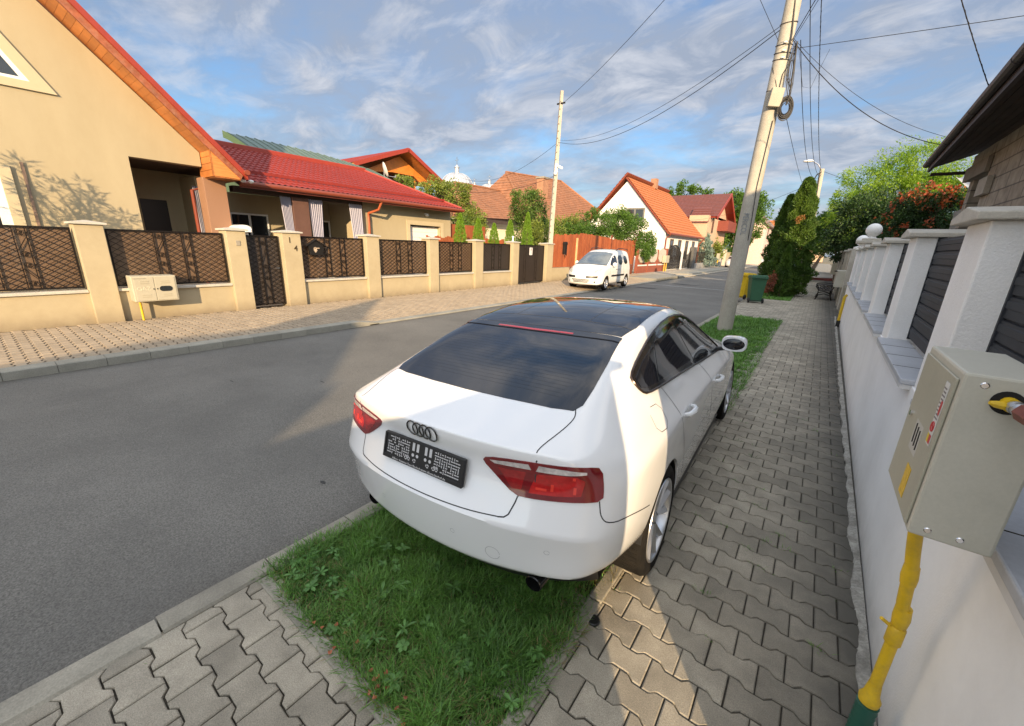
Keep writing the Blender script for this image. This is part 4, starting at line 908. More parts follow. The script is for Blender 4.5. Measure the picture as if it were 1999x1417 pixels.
def place_car(o, x0, y0, yaw, roll, pitch):
    """roll about the right-hand wheels"""
    M1 = Matrix.Translation((-.9, 0, 0)); Mr = Matrix(((math.cos(roll), 0, math.sin(roll), 0), (0, 1, 0, 0), (-math.sin(roll), 0, math.cos(roll), 0), (0, 0, 0, 1)))
    M2 = Matrix.Translation((.9, 0, 0)); Mpi = Matrix.Rotation(pitch, 4, 'X')
    o.matrix_world = Matrix.Translation((x0, y0, 0)) @ Matrix.Rotation(yaw, 4, 'Z') @ Mpi @ M2 @ Mr @ M1
place_car(car, -1.358, 2.085, .037, -.035, -.007)

# ================================================================== BUILDINGS
def roofsheet(name, e0, e1, r0, r1, mat_, parent, wave=.2, amp=.022, rowh=.36, step=.018, res=5, under=None, smooth=True):
    e0, e1, r0, r1 = map(Vector, (e0, e1, r0, r1)); Lu = max((e1 - e0).length, (r1 - r0).length); Lv = ((r0 + r1) / 2 - (e0 + e1) / 2).length
    nu = max(2, int(Lu / wave * res)); nr = max(1, round(Lv / rowh)); nrm = (e1 - e0).cross(r0 - e0).normalized()
    if nrm.z < 0: nrm = -nrm
    vs = []; t = []
    for k in range(nr): t += [(k / nr, step), ((k + .97) / nr, 0.0)]
    for v, d in t + [(1, 0)]:
        for i in range(nu + 1):
            u = i / nu; p = e0.lerp(e1, u).lerp(r0.lerp(r1, u), v); w = ((p - e0).dot((e1 - e0).normalized())) / wave
            vs.append(p + nrm * (d + amp * (.5 + .5 * math.cos(2 * math.pi * w)) ** 1.4))
    m = nu + 1; i = np.arange(len(vs)).reshape(-1, m); F = np.stack([i[:-1, :-1].ravel(), i[:-1, 1:].ravel(), i[1:, 1:].ravel(), i[1:, :-1].ravel()], 1)
    o = npmesh(name, [tuple(v) for v in vs], F, mat_, parent, smooth=smooth)
    if smooth: o.data.set_sharp_from_angle(angle=R(40))
    if under:
        th = nrm * under[1]; q = [e0, e1, r1, r0]
        MB().add([p - nrm * .01 for p in q] + [p - th for p in q], [(0, 1, 2, 3), (7, 6, 5, 4), (0, 4, 5, 1), (1, 5, 6, 2), (2, 6, 7, 3), (3, 7, 4, 0)]).build('roof_deck', under[0], o)
    return o
def window(parent, plane, c, y0, y1, z0, z1, out=1, fr=.06, mull=True, mf=None, mg=None, name='window'):
    """window in plane x=c ('x') or y=c ('y') facing direction out"""
    def B(mb, a0, a1, b0, b1, d0, d1):
        lo, hi = sorted((c + out * d0, c + out * d1))
        return mb.box(lo, hi, a0, a1, b0, b1) if plane == 'x' else mb.box(a0, a1, lo, hi, b0, b1)
    f = MB(); B(f, y0, y1, z1 - fr, z1, 0, .05); B(f, y0, y1, z0, z0 + fr, 0, .05); B(f, y0, y0 + fr, z0 + fr, z1 - fr, 0, .05); B(f, y1 - fr, y1, z0 + fr, z1 - fr, 0, .05)
    if mull: ym = (y0 + y1) / 2; B(f, ym - fr * .6, ym + fr * .6, z0 + fr, z1 - fr, 0, .05)
    w = f.build(name, mf or m_wframe, parent); g = MB(); B(g, y0 + fr * .5, y1 - fr * .5, z0 + fr * .5, z1 - fr * .5, .01, .02); g.build('pane', mg or m_glassr, w); return w

# --- house with the big gable
h1 = thing('gabled_house', 'cream house with steep red-edged gable and wooden soffit at the left edge', 'house', (-14.5, 0, 0))
FX = -14.5
gz = lambda y: 8.56 - .99 * y
w = MB()
w.prism([(-8, -.1), (-8, 2.0), (-3.0, 11.4), (-2.4, 10.94), (4.6, 4.0), (4.6, 3.64), (3.06, 3.64), (3.06, -.1)], FX - .3, FX, 'yz')
w.build('wall', m_cream, h1)
w = MB(); w.box(-17.3, -17.0, 3.06, 5.4, -.1, 3.66).box(-17.0, FX - .3, 2.8, 3.06, -.1, 3.64).box(-17.0, -15.6, 4.72, 4.95, -.1, 3.5).box(-24, -17.3, -8, 5.4, -.1, 3.7).build('inner_wall', m_cream, h1)
bx('porch_ceiling', mat('dark_brown_boards', (.06, .035, .025), .7), h1, -17.0, FX - .3, 3.06, 5.3, 3.645, 3.75)
# soffit boards, fascia and roof
def slab(name, m, x0, x1, off0, off1, y0, y1, par):
    f = lambda y, o: 9.11 - 1.02 * y - o
    return MB().add([(x0, y0, f(y0, off0)), (x1, y0, f(y0, off0)), (x1, y1, f(y1, off0)), (x0, y1, f(y1, off0)), (x0, y0, f(y0, off1)), (x1, y0, f(y0, off1)), (x1, y1, f(y1, off1)), (x0, y1, f(y1, off1))],
                    [(0, 1, 2, 3), (7, 6, 5, 4), (0, 4, 5, 1), (1, 5, 6, 2), (2, 6, 7, 3), (3, 7, 4, 0)]).build(name, m, par)
rf = slab('roof', m_redtrim, -24, -13.72, 0.0, .17, -2.4, 5.46, h1)
m_boards = mat('soffit_boards', (.42, .15, .04), .5, var=.25, scale=2, isl=.14)
sf = MB(); y = -2.4
while y < 4.72:
    ya, yb = y, min(y + .100, 4.75); f = lambda q: 9.11 - 1.02 * q - .40
    sf.add([(FX - .1, ya, f(ya)), (-13.80, ya, f(ya)), (-13.80, yb, f(yb)), (FX - .1, yb, f(yb)), (FX - .1, ya, f(ya) + .012), (-13.80, ya, f(ya) + .012), (-13.80, yb, f(yb) + .012), (FX - .1, yb, f(yb) + .012)],
           [(0, 3, 2, 1), (0, 1, 5, 4), (2, 3, 7, 6), (1, 2, 6, 5)]); y += .105
sf.build('soffit', m_boards, rf)
f = lambda q, o: 9.11 - 1.02 * q - o
MB().add([(-13.79, -2.4, f(-2.4, .17)), (-13.79, 5.36, f(5.36, .17)), (-13.79, 5.30, 3.36), (-13.79, 4.75, f(4.75, .37)), (-13.79, -2.4, f(-2.4, .37)),
          (-13.82, -2.4, f(-2.4, .17)), (-13.82, 5.36, f(5.36, .17)), (-13.82, 5.30, 3.36), (-13.82, 4.75, f(4.75, .37)), (-13.82, -2.4, f(-2.4, .37))],
         [(0, 1, 2, 3, 4), (9, 8, 7, 6, 5), (0, 5, 6, 1), (1, 6, 7, 2), (2, 7, 8, 3), (3, 8, 9, 4)]).build('fascia', mat('weathered_fascia', (.28, .085, .04), .7, var=.35, scale=5, stretch=(1, 1, 1), dirt=((.4, .3, .22), .35, 9)), rf)
eb = MB()
for k in range(5): eb.box(FX - .25, -13.8, 4.62 + (.0), 4.64, 3.36 + k * .17, 3.52 + k * .17)
for k in range(5): eb.box(FX - .25, -13.82, 4.66 + k * .13, 4.78 + k * .13, 3.34, 3.36)
eb.build('eave_box', m_boards, rf)
MB().prism([(4.62, 3.37), (5.28, 3.37), (5.33, 3.52), (4.62, 4.05)], -13.83, -13.81, 'yz').build('eave_end_board', m_wood, rf)
MB().box(-15.0, FX, 4.58, 5.14, -.1, 3.38).build('column', mat('brown_granite', (.30, .165, .10), .7, var=.18, scale=60, fine=.3, bscale=60), h1, bevel=.01)
MB().tube([(-13.6, 5.42, 3.55), (-24, 5.42, 3.55)], .07, 10).build('gutter', m_brtrim, h1, smooth=True)
MB().tube([(-15.25, 5.25, 3.3), (-15.25, 4.5, 3.05), (-15.25, 4.5, 0)], .05, 10).build('downpipe', m_brtrim, h1, smooth=True)
sp = MB()
for k in range(2): sp.sph((-14.0, 5.42 + k * .22, 3.36), (.09, .07, .05), 12, 8)
sp.build('spotlight', m_wframe, h1, smooth=True)
dr = bx('door', mat('dark_door', (.018, .014, .012), .4), h1, -16.99, -16.95, 3.62, 4.28, 0, 2.8)
MB().box(-16.99, -16.93, 3.50, 3.62, 0, 2.92).box(-16.99, -16.93, 4.28, 4.40, 0, 2.92).box(-16.99, -16.93, 3.62, 4.28, 2.8, 2.92).build('door_frame', m_cream, h1)
tri = lambda s: [(2.06 - s * 1.9, 4.70 + s * .78), (-.6 + s, 4.66 + s * .8), (-.6 + s, 8.8 - s * 2.2)]
tf = MB(); a, b = tri(0), tri(.2)
for d0, d1 in ((FX, FX + .05),):
    for i in range(3):
        j = (i + 1) % 3; tf.prism([a[i], a[j], b[j], b[i]], d0, d1, 'yz')
tw = tf.build('triangular_window', mat('cream_trim', (.50, .43, .29), .8, var=.03), h1)
c = tri(.27)
ti = MB()
for i in range(3): j = (i + 1) % 3; ti.prism([b[i], b[j], c[j], c[i]], FX + .0, FX + .03, 'yz')
ti.build('frame', m_wframe, tw); MB().prism(c, FX, FX + .012, 'yz').build('pane', m_glassr, tw)
wn = MB(); wn.box(FX, FX + .06, .86, 1.04, .9, 3.10).box(FX, FX + .06, -1.4, .86, 2.98, 3.10)
wf = wn.build('window', mat('cream_trim', (.8, .7, .5)), h1); MB().box(FX, FX + .03, .70, .86, .95, 2.98).box(FX, FX + .03, -1.4, .70, 2.86, 2.98).build('frame', m_wframe, wf); bx('pane', m_glassr, wf, FX, FX + .012, -1.4, .70, .95, 2.86)
cu = MB(); pts = [(FX + .02 + .004 * math.sin(k * 1.3), -.2 + k * .028) for k in range(31)]
for (x0, y0), (x1, y1) in zip(pts[:-1], pts[1:]): cu.add([(x0, y0, .95), (x1, y1, .95), (x1, y1, 2.84), (x0, y0, 2.84)], [(0, 1, 2, 3)])
cu.build('net_curtain', mat('net_curtain', (.35, .38, .38), .8), wf)
bx('cable_duct', mat('brown_duct', (.22, .15, .11), .6), h1, FX, FX + .04, 1.20, 1.25, .6, 3.2)

# --- long low house with red tiles
h2 = thing('bungalow', 'long low cream house with red metal tile roof and curtained porch', 'house', (-15.2, 9, 0))
rr1 = roofsheet('roof', (-14.5, 5.55, 3.40), (-14.5, 15.1, 3.40), (-19.0, 5.55, 5.05), (-19.0, 12.9, 5.05), m_redtile, h2, wave=.185, amp=.03, rowh=.35, step=.03, res=7, under=(mat('dark_brown_boards', (.06, .035, .025)), .16))
roofsheet('roof', (-14.5, 15.1, 3.40), (-24, 15.1, 3.40), (-19.0, 12.9, 5.05), (-22, 12.9, 5.05), m_redtile, h2, wave=.185, amp=.03, rowh=.35, step=.03, res=4)
MB().tube([(-14.5, 15.1, 3.44), (-19, 12.9, 5.1)], .06, 8).build('ridge_cap', m_redtrim, h2, smooth=True)
MB().box(-19.3, -18.95, 5.55, 12.95, 5.03, 5.22).build('ridge_cap', m_redtrim, h2, bevel=.03)
sg_ = MB()
for z_, x_ in ((3.72, -15.25),):
    sg_.bar((x_, 5.8, z_ + .07), (x_, 14.7, z_ + .07), .03, .09)
sg_.build('snow_guard', m_redtile, h2)
MB().tube([(-14.42, 5.5, 3.34), (-14.42, 15.15, 3.34)], .075, 10).build('gutter', m_brtrim, h2, smooth=True)
bx('fascia', m_brtrim, h2, -14.52, -14.48, 5.5, 15.1, 3.22, 3.38)
MB().tube([(-14.45, 10.5, 3.28), (-14.6, 10.45, 3.0), (-15.08, 10.3, 2.86), (-15.08, 10.3, 2.7), (-15.08, 10.3, 0)], .05, 10).build('downpipe', mat('copper_red', (.40, .10, .04), .4), h2, smooth=True)
w = MB(); w.box(-15.5, -15.2, 10.0, 12.48, -.1, 3.3).box(-15.5, -15.2, 12.48, 14.36, 2.56, 3.3).box(-15.5, -15.2, 14.36, 15.05, -.1, 3.3).box(-24, -15.5, 14.75, 15.05, -.1, 3.3).box(-17.8, -17.5, 5.4, 10.3, -.1, 3.3).box(-17.5, -15.5, 10.0, 10.3, -.1, 3.3)
w.build('wall', m_cream, h2)
bx('porch_beam', mat('dark_brown_boards', (.06, .035, .025)), h2, -15.3, -15.0, 5.5, 10.0, 3.12, 3.3)
tr = MB(); tr.box(-15.22, -15.17, 12.3, 12.48, 0, 2.74).box(-15.22, -15.17, 14.36, 14.54, 0, 2.74).box(-15.22, -15.17, 12.48, 14.36, 2.56, 2.74).build('trim', mat('cream_trim', (.8, .7, .5)), h2)
gd = bx('garage_door', m_wframe, h2, -15.45, -15.42, 12.52, 14.36, 0, 2.5)
gl = MB()
for k in range(10): gl.box(-15.42, -15.41, 12.6, 14.3, .1 + k * .24, .11 + k * .24)
gl.build('door_rib', mat('rib_grey', (.5, .5, .5), .6), gd)
MB().box(-15.3, -14.9, 7.22, 7.78, -.1, 3.15).build('column', mat('dark_column', (.12, .06, .045), .7, var=.1), h2, bevel=.01)
m_curt = mat('lilac_curtain', (.42, .42, .52), .85, var=.05, scale=3); m_curts = mat('brown_curtain_stripe', (.13, .08, .08), .85)
def curtain(y0t, y1t, y0b, y1b, zt, zb, x=-15.0, folds=7):
    n = folds * 8; V = []
    for z_, a, b in ((zt, y0t, y1t), ((zt * .6 + zb * .4), y0t * .6 + y0b * .4, y1t * .6 + y1b * .4), (zb, y0b, y1b)):
        for i in range(n + 1): u = i / n; V.append((x + .05 * math.sin(u * folds * 2 * math.pi), a + (b - a) * u + .01 * math.sin(u * folds * 4 * math.pi), z_))
    i = np.arange(3 * (n + 1)).reshape(3, -1); F = np.stack([i[:-1, :-1].ravel(), i[:-1, 1:].ravel(), i[1:, 1:].ravel(), i[1:, :-1].ravel()], 1)
    o = npmesh('curtain', V, F, m_curt, h2, smooth=True); o.data.materials.append(m_curts)
    mi = np.array([1 if (k % (8)) in (5,) else 0 for k in range(n)] * 2, dtype=np.int32); o.data.polygons.foreach_set('material_index', mi)
curtain(6.86, 7.22, 7.05, 7.26, 3.14, .4); curtain(7.82, 8.35, 7.95, 8.2, 3.14, .4); curtain(9.40, 9.96, 9.62, 9.98, 3.14, .4)
curtain(4.62, 4.9, 4.7, 4.92, 3.2, .4, -15.6)
window(h2, 'x', -17.48, 6.15, 7.45, 1.0, 2.62); window(h2, 'x', -17.48, 9.2, 9.95, .1, 2.55, mull=False)
MB().box(-17.48, -17.42, 10.0, 10.01, 0, .01).box(-15.19, -15.1, 13.35, 13.5, 3.02, 3.1).sph((-15.08, 13.42, 3.03), (.08, .1, .07), 10, 7).build('security_light', m_wframe, h2, smooth=True)
jz = thing('patio_furniture_lid', 'white curved hood behind the fence pillar in front of the porch', 'hood', (-14.4, 5.4, 0))
lv = MB(); n = 12; V = []
for i in range(n + 1):
    a = math.pi * i / n; V += [(-14.6, 5.05 + .23 * (1 - math.cos(a)), 2.0 + .13 * math.sin(a) ** .7), (-14.1, 5.05 + .23 * (1 - math.cos(a)), 2.0 + .13 * math.sin(a) ** .7)]
lv.add(V, [(2 * i, 2 * i + 1, 2 * i + 3, 2 * i + 2) for i in range(n)] + [tuple(2 * i + 1 for i in range(n + 1)), tuple(2 * i for i in range(n, -1, -1))]).box(-14.6, -14.1, 5.06, 5.50, 1.93, 2.0).build('hood', m_wframe, jz, smooth=True)
MB().box(-14.4, -14.3, 5.2, 5.3, -.1, 1.93).box(-14.4, -14.3, 5.4, 5.48, -.1, 1.93).build('stand', m_wframe, jz)
# dish
ds = thing('satellite_dish', 'white satellite dish on the red tiled roof by the wooden balcony', 'dish', (-19, 13.9, 4.9))
D = MB().lathe([(0, -.05), (.15, -.042), (.3, -.01), (.41, .04), (.41, .055), (.3, .005), (.15, -.027), (0, -.035)], (0, 0, 0), 24, 'x')
D.M = None; rot = Matrix.Translation((-19.0, 14.1, 5.33)) @ Matrix.Rotation(R(62), 4, 'Z') @ Matrix.Scale(.88, 4) @ Matrix.Rotation(R(-18), 4, 'Y')
D.v = [tuple(rot @ Vector(v)) for v in D.v]; D.build('reflector', m_wframe, ds, smooth=True)
MB().tube([(-19.05, 14.1, 5.3), (-19.1, 14.1, 4.6)], .03, 8).build('mast', m_alu, ds)
MB().tube([(-18.95, 14.15, 5.05), (-18.5, 14.35, 4.98)], .015, 6).cyl((-18.5, 14.35, 4.96), (-18.45, 14.37, 5.06), .04).build('arm', m_alu, ds)
# --- green barrel roof house behind
h3 = thing('green_roof_house', 'lime rendered building with curved green sheet metal roof behind the red bungalow', 'house', (-24, 11, 0))
n = 16; prof = [(8.75 + 8.4 * (i / n), 5.9 + 1.25 * math.sin(math.pi * (.12 + .88 * i / n)) ** .8 - .35 * (i / n)) for i in range(n + 1)]
V = []
for (y_, z_) in [(8.75, 6.52), (9.6, 6.52), (10.7, 6.50), (12.0, 6.47), (13.4, 6.42), (14.8, 6.30), (16.5, 6.12), (17.6, 5.85)]: V.append((y_, z_))
# the vault runs down towards the street from its crest
vv = []; m = 10
for y_, z_ in V:
    for j in range(m): t = j / (m - 1); vv.append((-24 + 4.6 * t, y_ + .1 * t, z_ - 1.95 * t ** 1.15))
i = np.arange(len(vv)).reshape(len(V), m); F = np.stack([i[:-1, :-1].ravel(), i[:-1, 1:].ravel(), i[1:, 1:].ravel(), i[1:, :-1].ravel()], 1)
ro = npmesh('roof', vv, F, m_green, h3, smooth=True)
sm = MB()
for k in range(22):
    y_ = 8.9 + k * .4; z_ = np.interp(y_, [a for a, b in V], [b for a, b in V]); sm.tube([(-24 + 4.6 * t, y_ + .1 * t, z_ - 1.95 * t ** 1.15 + .02) for t in np.linspace(0, 1, 8)], .022, 4)
sm.build('standing_seam', m_green, ro)
ed = MB(); pts = [(-24 + 4.6 * t, 8.7 + .1 * t, 6.60 - 1.95 * t ** 1.15) for t in np.linspace(0, 1, 10)]
ed.add([p for q in pts for p in ((q[0], q[1], q[2] - .01), (q[0], q[1], q[2] - .32))], [(2 * i, 2 * i + 1, 2 * i + 3, 2 * i + 2) for i in range(9)]); ed.build('verge', m_lime, h3)
MB().box(-29, -21, 9.4, 14.2, 0, 4.7).build('wall', m_lime, h3)
MB().add([(-24.5, 6.4, 5.95), (-24.5, 9.6, 6.15), (-20.2, 9.6, 5.35), (-20.2, 6.4, 5.3), (-24.5, 6.4, 5.65), (-24.5, 9.6, 5.85), (-20.2, 9.6, 5.05), (-20.2, 6.4, 5.0)], [(0, 3, 2, 1), (3, 7, 6, 2), (0, 4, 7, 3)]).build('lower_roof', m_lime, h3)
# --- chalet with wooden gable
h4 = thing('chalet', 'house with red tiled gable roof and open orange timber balcony behind the bungalow', 'house', (-26, 19, 0))
CX = -24.0
ax, az = 19.75, 7.86
roofsheet('roof', (CX + .1, 15.6, 6.33), (CX - 9, 15.6, 6.33), (CX + .1, ax, az), (CX - 9, ax, az), m_redtile, h4, wave=.185, amp=.025, rowh=.35, res=4, under=(m_wood, .12))
roofsheet('roof', (CX + .1, 23.0, 6.15), (CX - 9, 23.0, 6.15), (CX + .1, ax, az), (CX - 9, ax, az), m_redtile, h4, wave=.185, amp=.025, rowh=.35, res=4, under=(m_wood, .12))
MB().bar((CX + .12, 15.55, 6.24), (CX + .12, ax, az - .07), .05, .24).bar((CX + .12, ax, az - .07), (CX + .12, 23.05, 6.06), .05, .24).build('bargeboard', m_redtrim, h4)
m_ow = mat('bright_balcony_wood', (.62, .20, .03), .5, var=.2, scale=3)
MB().prism([(16.6, 6.05), (19.7, 7.45), (22.5, 6.0), (22.2, 5.5), (20.9, 6.35), (19.0, 6.35)], CX - .9, CX - .8, 'yz').bar((CX - 1.3, 21.3, 4.6), (CX - 1.3, 21.3, 6.5), .16, .16).bar((CX - 1.3, 18.5, 6.45), (CX - 1.3, 22.4, 6.45), .14, .14).build('gable_boards', m_ow, h4)
MB().box(CX - 2.4, CX - .2, 17.2, 21.4, 4.15, 5.0).build('balcony_screen', mat('dark_mesh', (.04, .045, .045), .7), h4)
MB().box(CX - 9, CX - 2.6, 16.4, 22.3, 0, 6.0).build('wall', m_cream, h4)
bx('recess_shade_sheet', m_dark, h4, CX - 2.6, CX - 2.55, 17.2, 21.5, 5.0, 6.1)  # flat black sheet stands in for the shade behind the balcony
# --- old clay tile house
h5 = thing('clay_roof_house', 'low cream house with weathered brown clay tile hipped roof and brick chimney', 'house', (-24, 36, 0))
OX = -22.0
roofsheet('roof', (OX, 24.3, 3.75), (OX, 38.5, 4.2), (OX - 4.6, 26.8, 6.75), (OX - 4.6, 36, 6.9), m_oldtile, h5, wave=.5, amp=.01, rowh=.33, step=.04, res=2, smooth=False)
roofsheet('roof', (OX, 24.3, 3.75), (OX - 9, 24.3, 3.75), (OX - 4.6, 26.8, 6.75), (OX - 4.7, 26.8, 6.75), m_oldtile, h5, wave=.5, amp=.01, rowh=.33, step=.04, res=2, smooth=False)
roofsheet('roof', (OX + .5, 31.0, 3.9), (OX + .5, 51, 4.4), (OX - 5.0, 34.5, 8.75), (OX - 5.0, 45.2, 9.35), m_oldtile, h5, wave=.5, amp=.01, rowh=.33, step=.04, res=2, smooth=False)
roofsheet('roof', (OX + .5, 51, 4.4), (OX - 9, 51, 4.4), (OX - 5.0, 45.2, 9.35), (OX - 5.1, 45.2, 9.35), m_oldtile, h5, wave=.5, amp=.01, rowh=.33, step=.04, res=2, smooth=False)
roofsheet('roof', (OX - 9, 31.0, 3.9), (OX + .5, 31, 3.9), (OX - 5.0, 34.5, 8.75), (OX - 4.9, 34.5, 8.75), m_oldtile, h5, wave=.5, amp=.01, rowh=.33, step=.04, res=2, smooth=False)
MB().tube([(OX - 4.6, 26.8, 6.82), (OX - 4.6, 36, 6.95)], .12, 6).tube([(OX - 5, 34.5, 8.8), (OX - 5, 45.2, 9.4)], .12, 6).tube([(OX - 5, 45.2, 9.4), (OX + .5, 51, 4.45)], .12, 6).tube([(OX - 5, 34.5, 8.8), (OX + .5, 31, 3.95)], .12, 6).tube([(OX - 4.6, 26.8, 6.82), (OX, 24.3, 3.8)], .12, 6).build('ridge_tile', m_oldtile, h5, smooth=True)
MB().box(OX - 9, OX - .5, 25, 31, -.1, 3.75).box(OX - 9, OX - .1, 31, 50.3, -.1, 4.0).build('wall', mat('pale_render', (.70, .64, .50), .85, var=.05), h5)
MB().box(OX - .06, OX + .3, 24.4, 31, 3.45, 3.7).box(OX + .4, OX + .55, 31.2, 50.8, 3.6, 3.85).build('gutter', mat('dark_eave', (.05, .035, .03), .7), h5)
ch = MB().box(OX - 3.2, OX - 2.4, 37.4, 38.4, 5.5, 8.5).build('chimney', m_brick, h5); MB().box(OX - 3.3, OX - 2.3, 37.3, 38.5, 8.5, 8.65).build('chimney_cap', m_conc, ch)
MB().box(OX - 3.2, OX - 2.6, 24.9, 25.5, 3.8, 6.1).build('chimney', m_brick, h5)
# --- church
chh = thing('church', 'silver domed church far behind the clay roofed house', 'church', (-118, 120, 0))
m_dome = mat('dome_sheet', (.55, .56, .58), .35, var=.08, metal=.6, scale=1)
def dome(x, y, z, r, h, par):
    pr = [(r, 0)] + [(r * 1.02 * math.cos(t) ** .8, h * math.sin(t)) for t in [i * math.pi / 2 / 12 for i in range(1, 12)]] + [(r * .12, h * 1.0), (r * .12, h * 1.22), (r * .17, h * 1.25), (.1, h * 1.4)]
    d_ = MB().lathe(pr, (x, y, z), 24).build('dome', m_dome, par, smooth=True); rb = MB()
    for k in range(12):
        a = k * math.pi / 6; rb.tube([(x + r * 1.03 * math.cos(t) ** .8 * math.cos(a), y + r * 1.03 * math.cos(t) ** .8 * math.sin(a), z + h * math.sin(t)) for t in [i * math.pi / 2 / 9 for i in range(9)]], .12, 4)
    rb.build('rib', m_dome, d_); MB().cyl((x, y, z - 14), (x, y, z), r * .92, n=20).build('drum', mat('church_wall', (.6, .58, .52), .85), par)
    MB().bar((x, y, z + h * 1.35), (x, y, z + h * 1.75), .25, .25).bar((x - .9, y, z + h * 1.6), (x + .9, y, z + h * 1.6), .2, .2).build('cross', m_chrome, d_)
dome(-117.6, 120, 20.0, 6.6, 7.4, chh); dome(-109.5, 121, 18.5, 3.6, 3.9, chh); dome(-101.4, 120, 18.4, 3.8, 4.2, chh)
# --- white gable house
h6 = thing('white_gable_house', 'white house with bright orange clay roof and tall narrow windows', 'house', (-14, 45, 0))
Y0 = 39.4; m_wh = mat('bright_white_render', (.82, .80, .76), .85, var=.02, scale=1)
MB().prism([(-12.0, -.1), (-12.0, 3.45), (-16.2, 8.0), (-20.6, 3.45), (-20.6, -.1)], Y0, Y0 + .3, 'xz').box(-12.3, -12.0, Y0 + .3, 52, -.1, 3.45).box(-20, -12.3, 51.7, 52, -.1, 3.4).build('wall', m_wh, h6)
roofsheet('roof', (-11.6, Y0 - .25, 3.35), (-11.6, 52.4, 3.35), (-16.2, Y0 - .25, 8.35), (-16.2, 52.4, 8.35), m_orange, h6, wave=.6, amp=.008, rowh=.38, step=.05, res=2, smooth=False, under=(m_brtrim, .14))
roofsheet('roof', (-21, 52.4, 3.35), (-21, Y0 - .25, 3.35), (-16.2, 52.4, 8.75), (-16.2, Y0 - .25, 8.75), m_orange, h6, wave=.6, amp=.008, rowh=.38, step=.05, res=2, smooth=False, under=(m_brtrim, .14))
MB().tube([(-11.5, Y0 - .3, 3.3), (-11.5, 52.5, 3.3)], .1, 8).tube([(-11.5, Y0, 3.25), (-11.9, Y0, 2.9), (-11.9, Y0, 0)], .06, 8).tube([(-11.5, 52.3, 3.25), (-11.9, 52.1, 2.6), (-11.9, 52.1, 0)], .06, 8).build('gutter', m_brtrim, h6, smooth=True)
m_wb = mat('brown_window', (.10, .075, .06), .5)
for k in range(4): window(h6, 'x', -12.0, 41.0 + k * 2.75, 42.1 + k * 2.75, 1.0, 2.9, fr=.16, mull=False, mf=m_wb)
window(h6, 'y', Y0, -16.1, -14.2, 4.3, 5.6, out=-1, fr=.14, mf=mat('grey_trim', (.16, .16, .15), .6))
MB().box(-16.5, -15.9, 46.5, 47.2, 8.2, 9.2).build('chimney', m_brick, h6)
bx('wall_vent', m_dark, h6, -13.3, -13.1, Y0 - .03, Y0, 2.6, 3.1)
# --- pink house
h7 = thing('pink_house', 'peach two-storey house with burgundy tiled roof behind the white gable house', 'house', (-14, 62, 0))
m_pk = mat('peach_render', (.52, .36, .25), .85, var=.04)
MB().box(-24, -12.2, 57, 68, -.1, 6.3).build('wall', m_pk, h7)
MB().prism([(57, 6.0), (62.5, 8.9), (68, 6.0)], -12.5, -12.2, 'yz').build('gable', m_pk, h7)
roofsheet('roof', (-11.2, 56.2, 6.0), (-25, 56.2, 6.0), (-11.2, 62.5, 9.3), (-25, 62.5, 9.3), m_mauve, h7, wave=.5, amp=.015, rowh=.45, step=.05, res=2, smooth=False, under=(m_redtrim, .16))
roofsheet('roof', (-11.2, 68.8, 6.0), (-25, 68.8, 6.0), (-11.2, 62.5, 9.3), (-25, 62.5, 9.3), m_mauve, h7, wave=.5, amp=.015, rowh=.45, step=.05, res=2, smooth=False, under=(m_redtrim, .16))
MB().bar((-11.2, 56.1, 5.8), (-11.2, 62.5, 9.15), .08, .4).bar((-11.2, 62.5, 9.15), (-11.2, 68.9, 5.8), .08, .4).build('bargeboard', m_redtrim, h7)
MB().box(-12.2, -10.9, 62, 68, 4.6, 5.9).build('balcony', mat('dark_red_boards', (.20, .045, .03), .7), h7)
window(h7, 'x', -12.2, 58.6, 59.5, 4.2, 6.2, fr=.12, mull=False, mf=m_wb)
MB().box(-14.2, -12.0, 55.2, 57, -.1, 6.1).build('bay', m_pk, h7)
roofsheet('bay_roof', (-11.9, 55.0, 5.2), (-14.4, 55.0, 5.2), (-12.2, 57.2, 7.2), (-14.2, 57.2, 7.2), m_mauve, h7, wave=.5, amp=.015, rowh=.45, step=.05, res=2, smooth=False)
# --- far houses on the left of the street
h8 = thing('pink_gable_house', 'narrow pale pink house with grey gable roof seen behind the concrete pole', 'house', (-11, 90, 0))
MB().prism([(-14, -.1), (-14, 6.8), (-11.5, 9.3), (-9.0, 6.8), (-9.0, -.1)], 86, 100, 'xz').build('wall', mat('pale_pink', (.62, .45, .40), .85), h8)
MB().bar((-11.5, 93, 9.5), (-8.5, 93, 6.5), 15, .2, up=(1, 0, 1)).bar((-11.5, 93, 9.5), (-14.5, 93, 6.5), 15, .2, up=(-1, 0, 1)).build('roof', mat('grey_tile', (.2, .14, .12), .8), h8)
for zz_ in (2, 4.8): window(h8, 'x', -9.0, 89, 90.2, zz_, zz_ + 1.5, fr=.12, mf=m_wb)
h9 = thing('distant_house', 'distant orange roofed house closing the end of the street', 'house', (-11, 135, 0))
MB().box(-20, -6.5, 135, 145, 0, 6).build('wall', mat('pale_render', (.7, .64, .5)), h9)
roofsheet('roof', (-21, 134, 6), (-5.5, 134, 6), (-18, 140, 11), (-8, 140, 11), m_orange, h9, wave=1, amp=.01, rowh=.5, step=.05, res=2, smooth=False)
for k in range(3): window(h9, 'y', 135, -17.5 + k * 3.6, -16 + k * 3.6, 2.4, 4.2, out=-1, fr=.15)
h10 = thing('distant_house', 'distant brown roofed house behind the tall dark thujas', 'house', (-3, 160, 0))
MB().box(-8, 0, 160, 170, 0, 5).build('wall', m_pk, h10); roofsheet('roof', (-9, 159, 5), (1, 159, 5), (-6, 165, 9), (-2, 165, 9), m_oldtile, h10, wave=1, amp=.01, rowh=.5, step=.05, res=2, smooth=False)

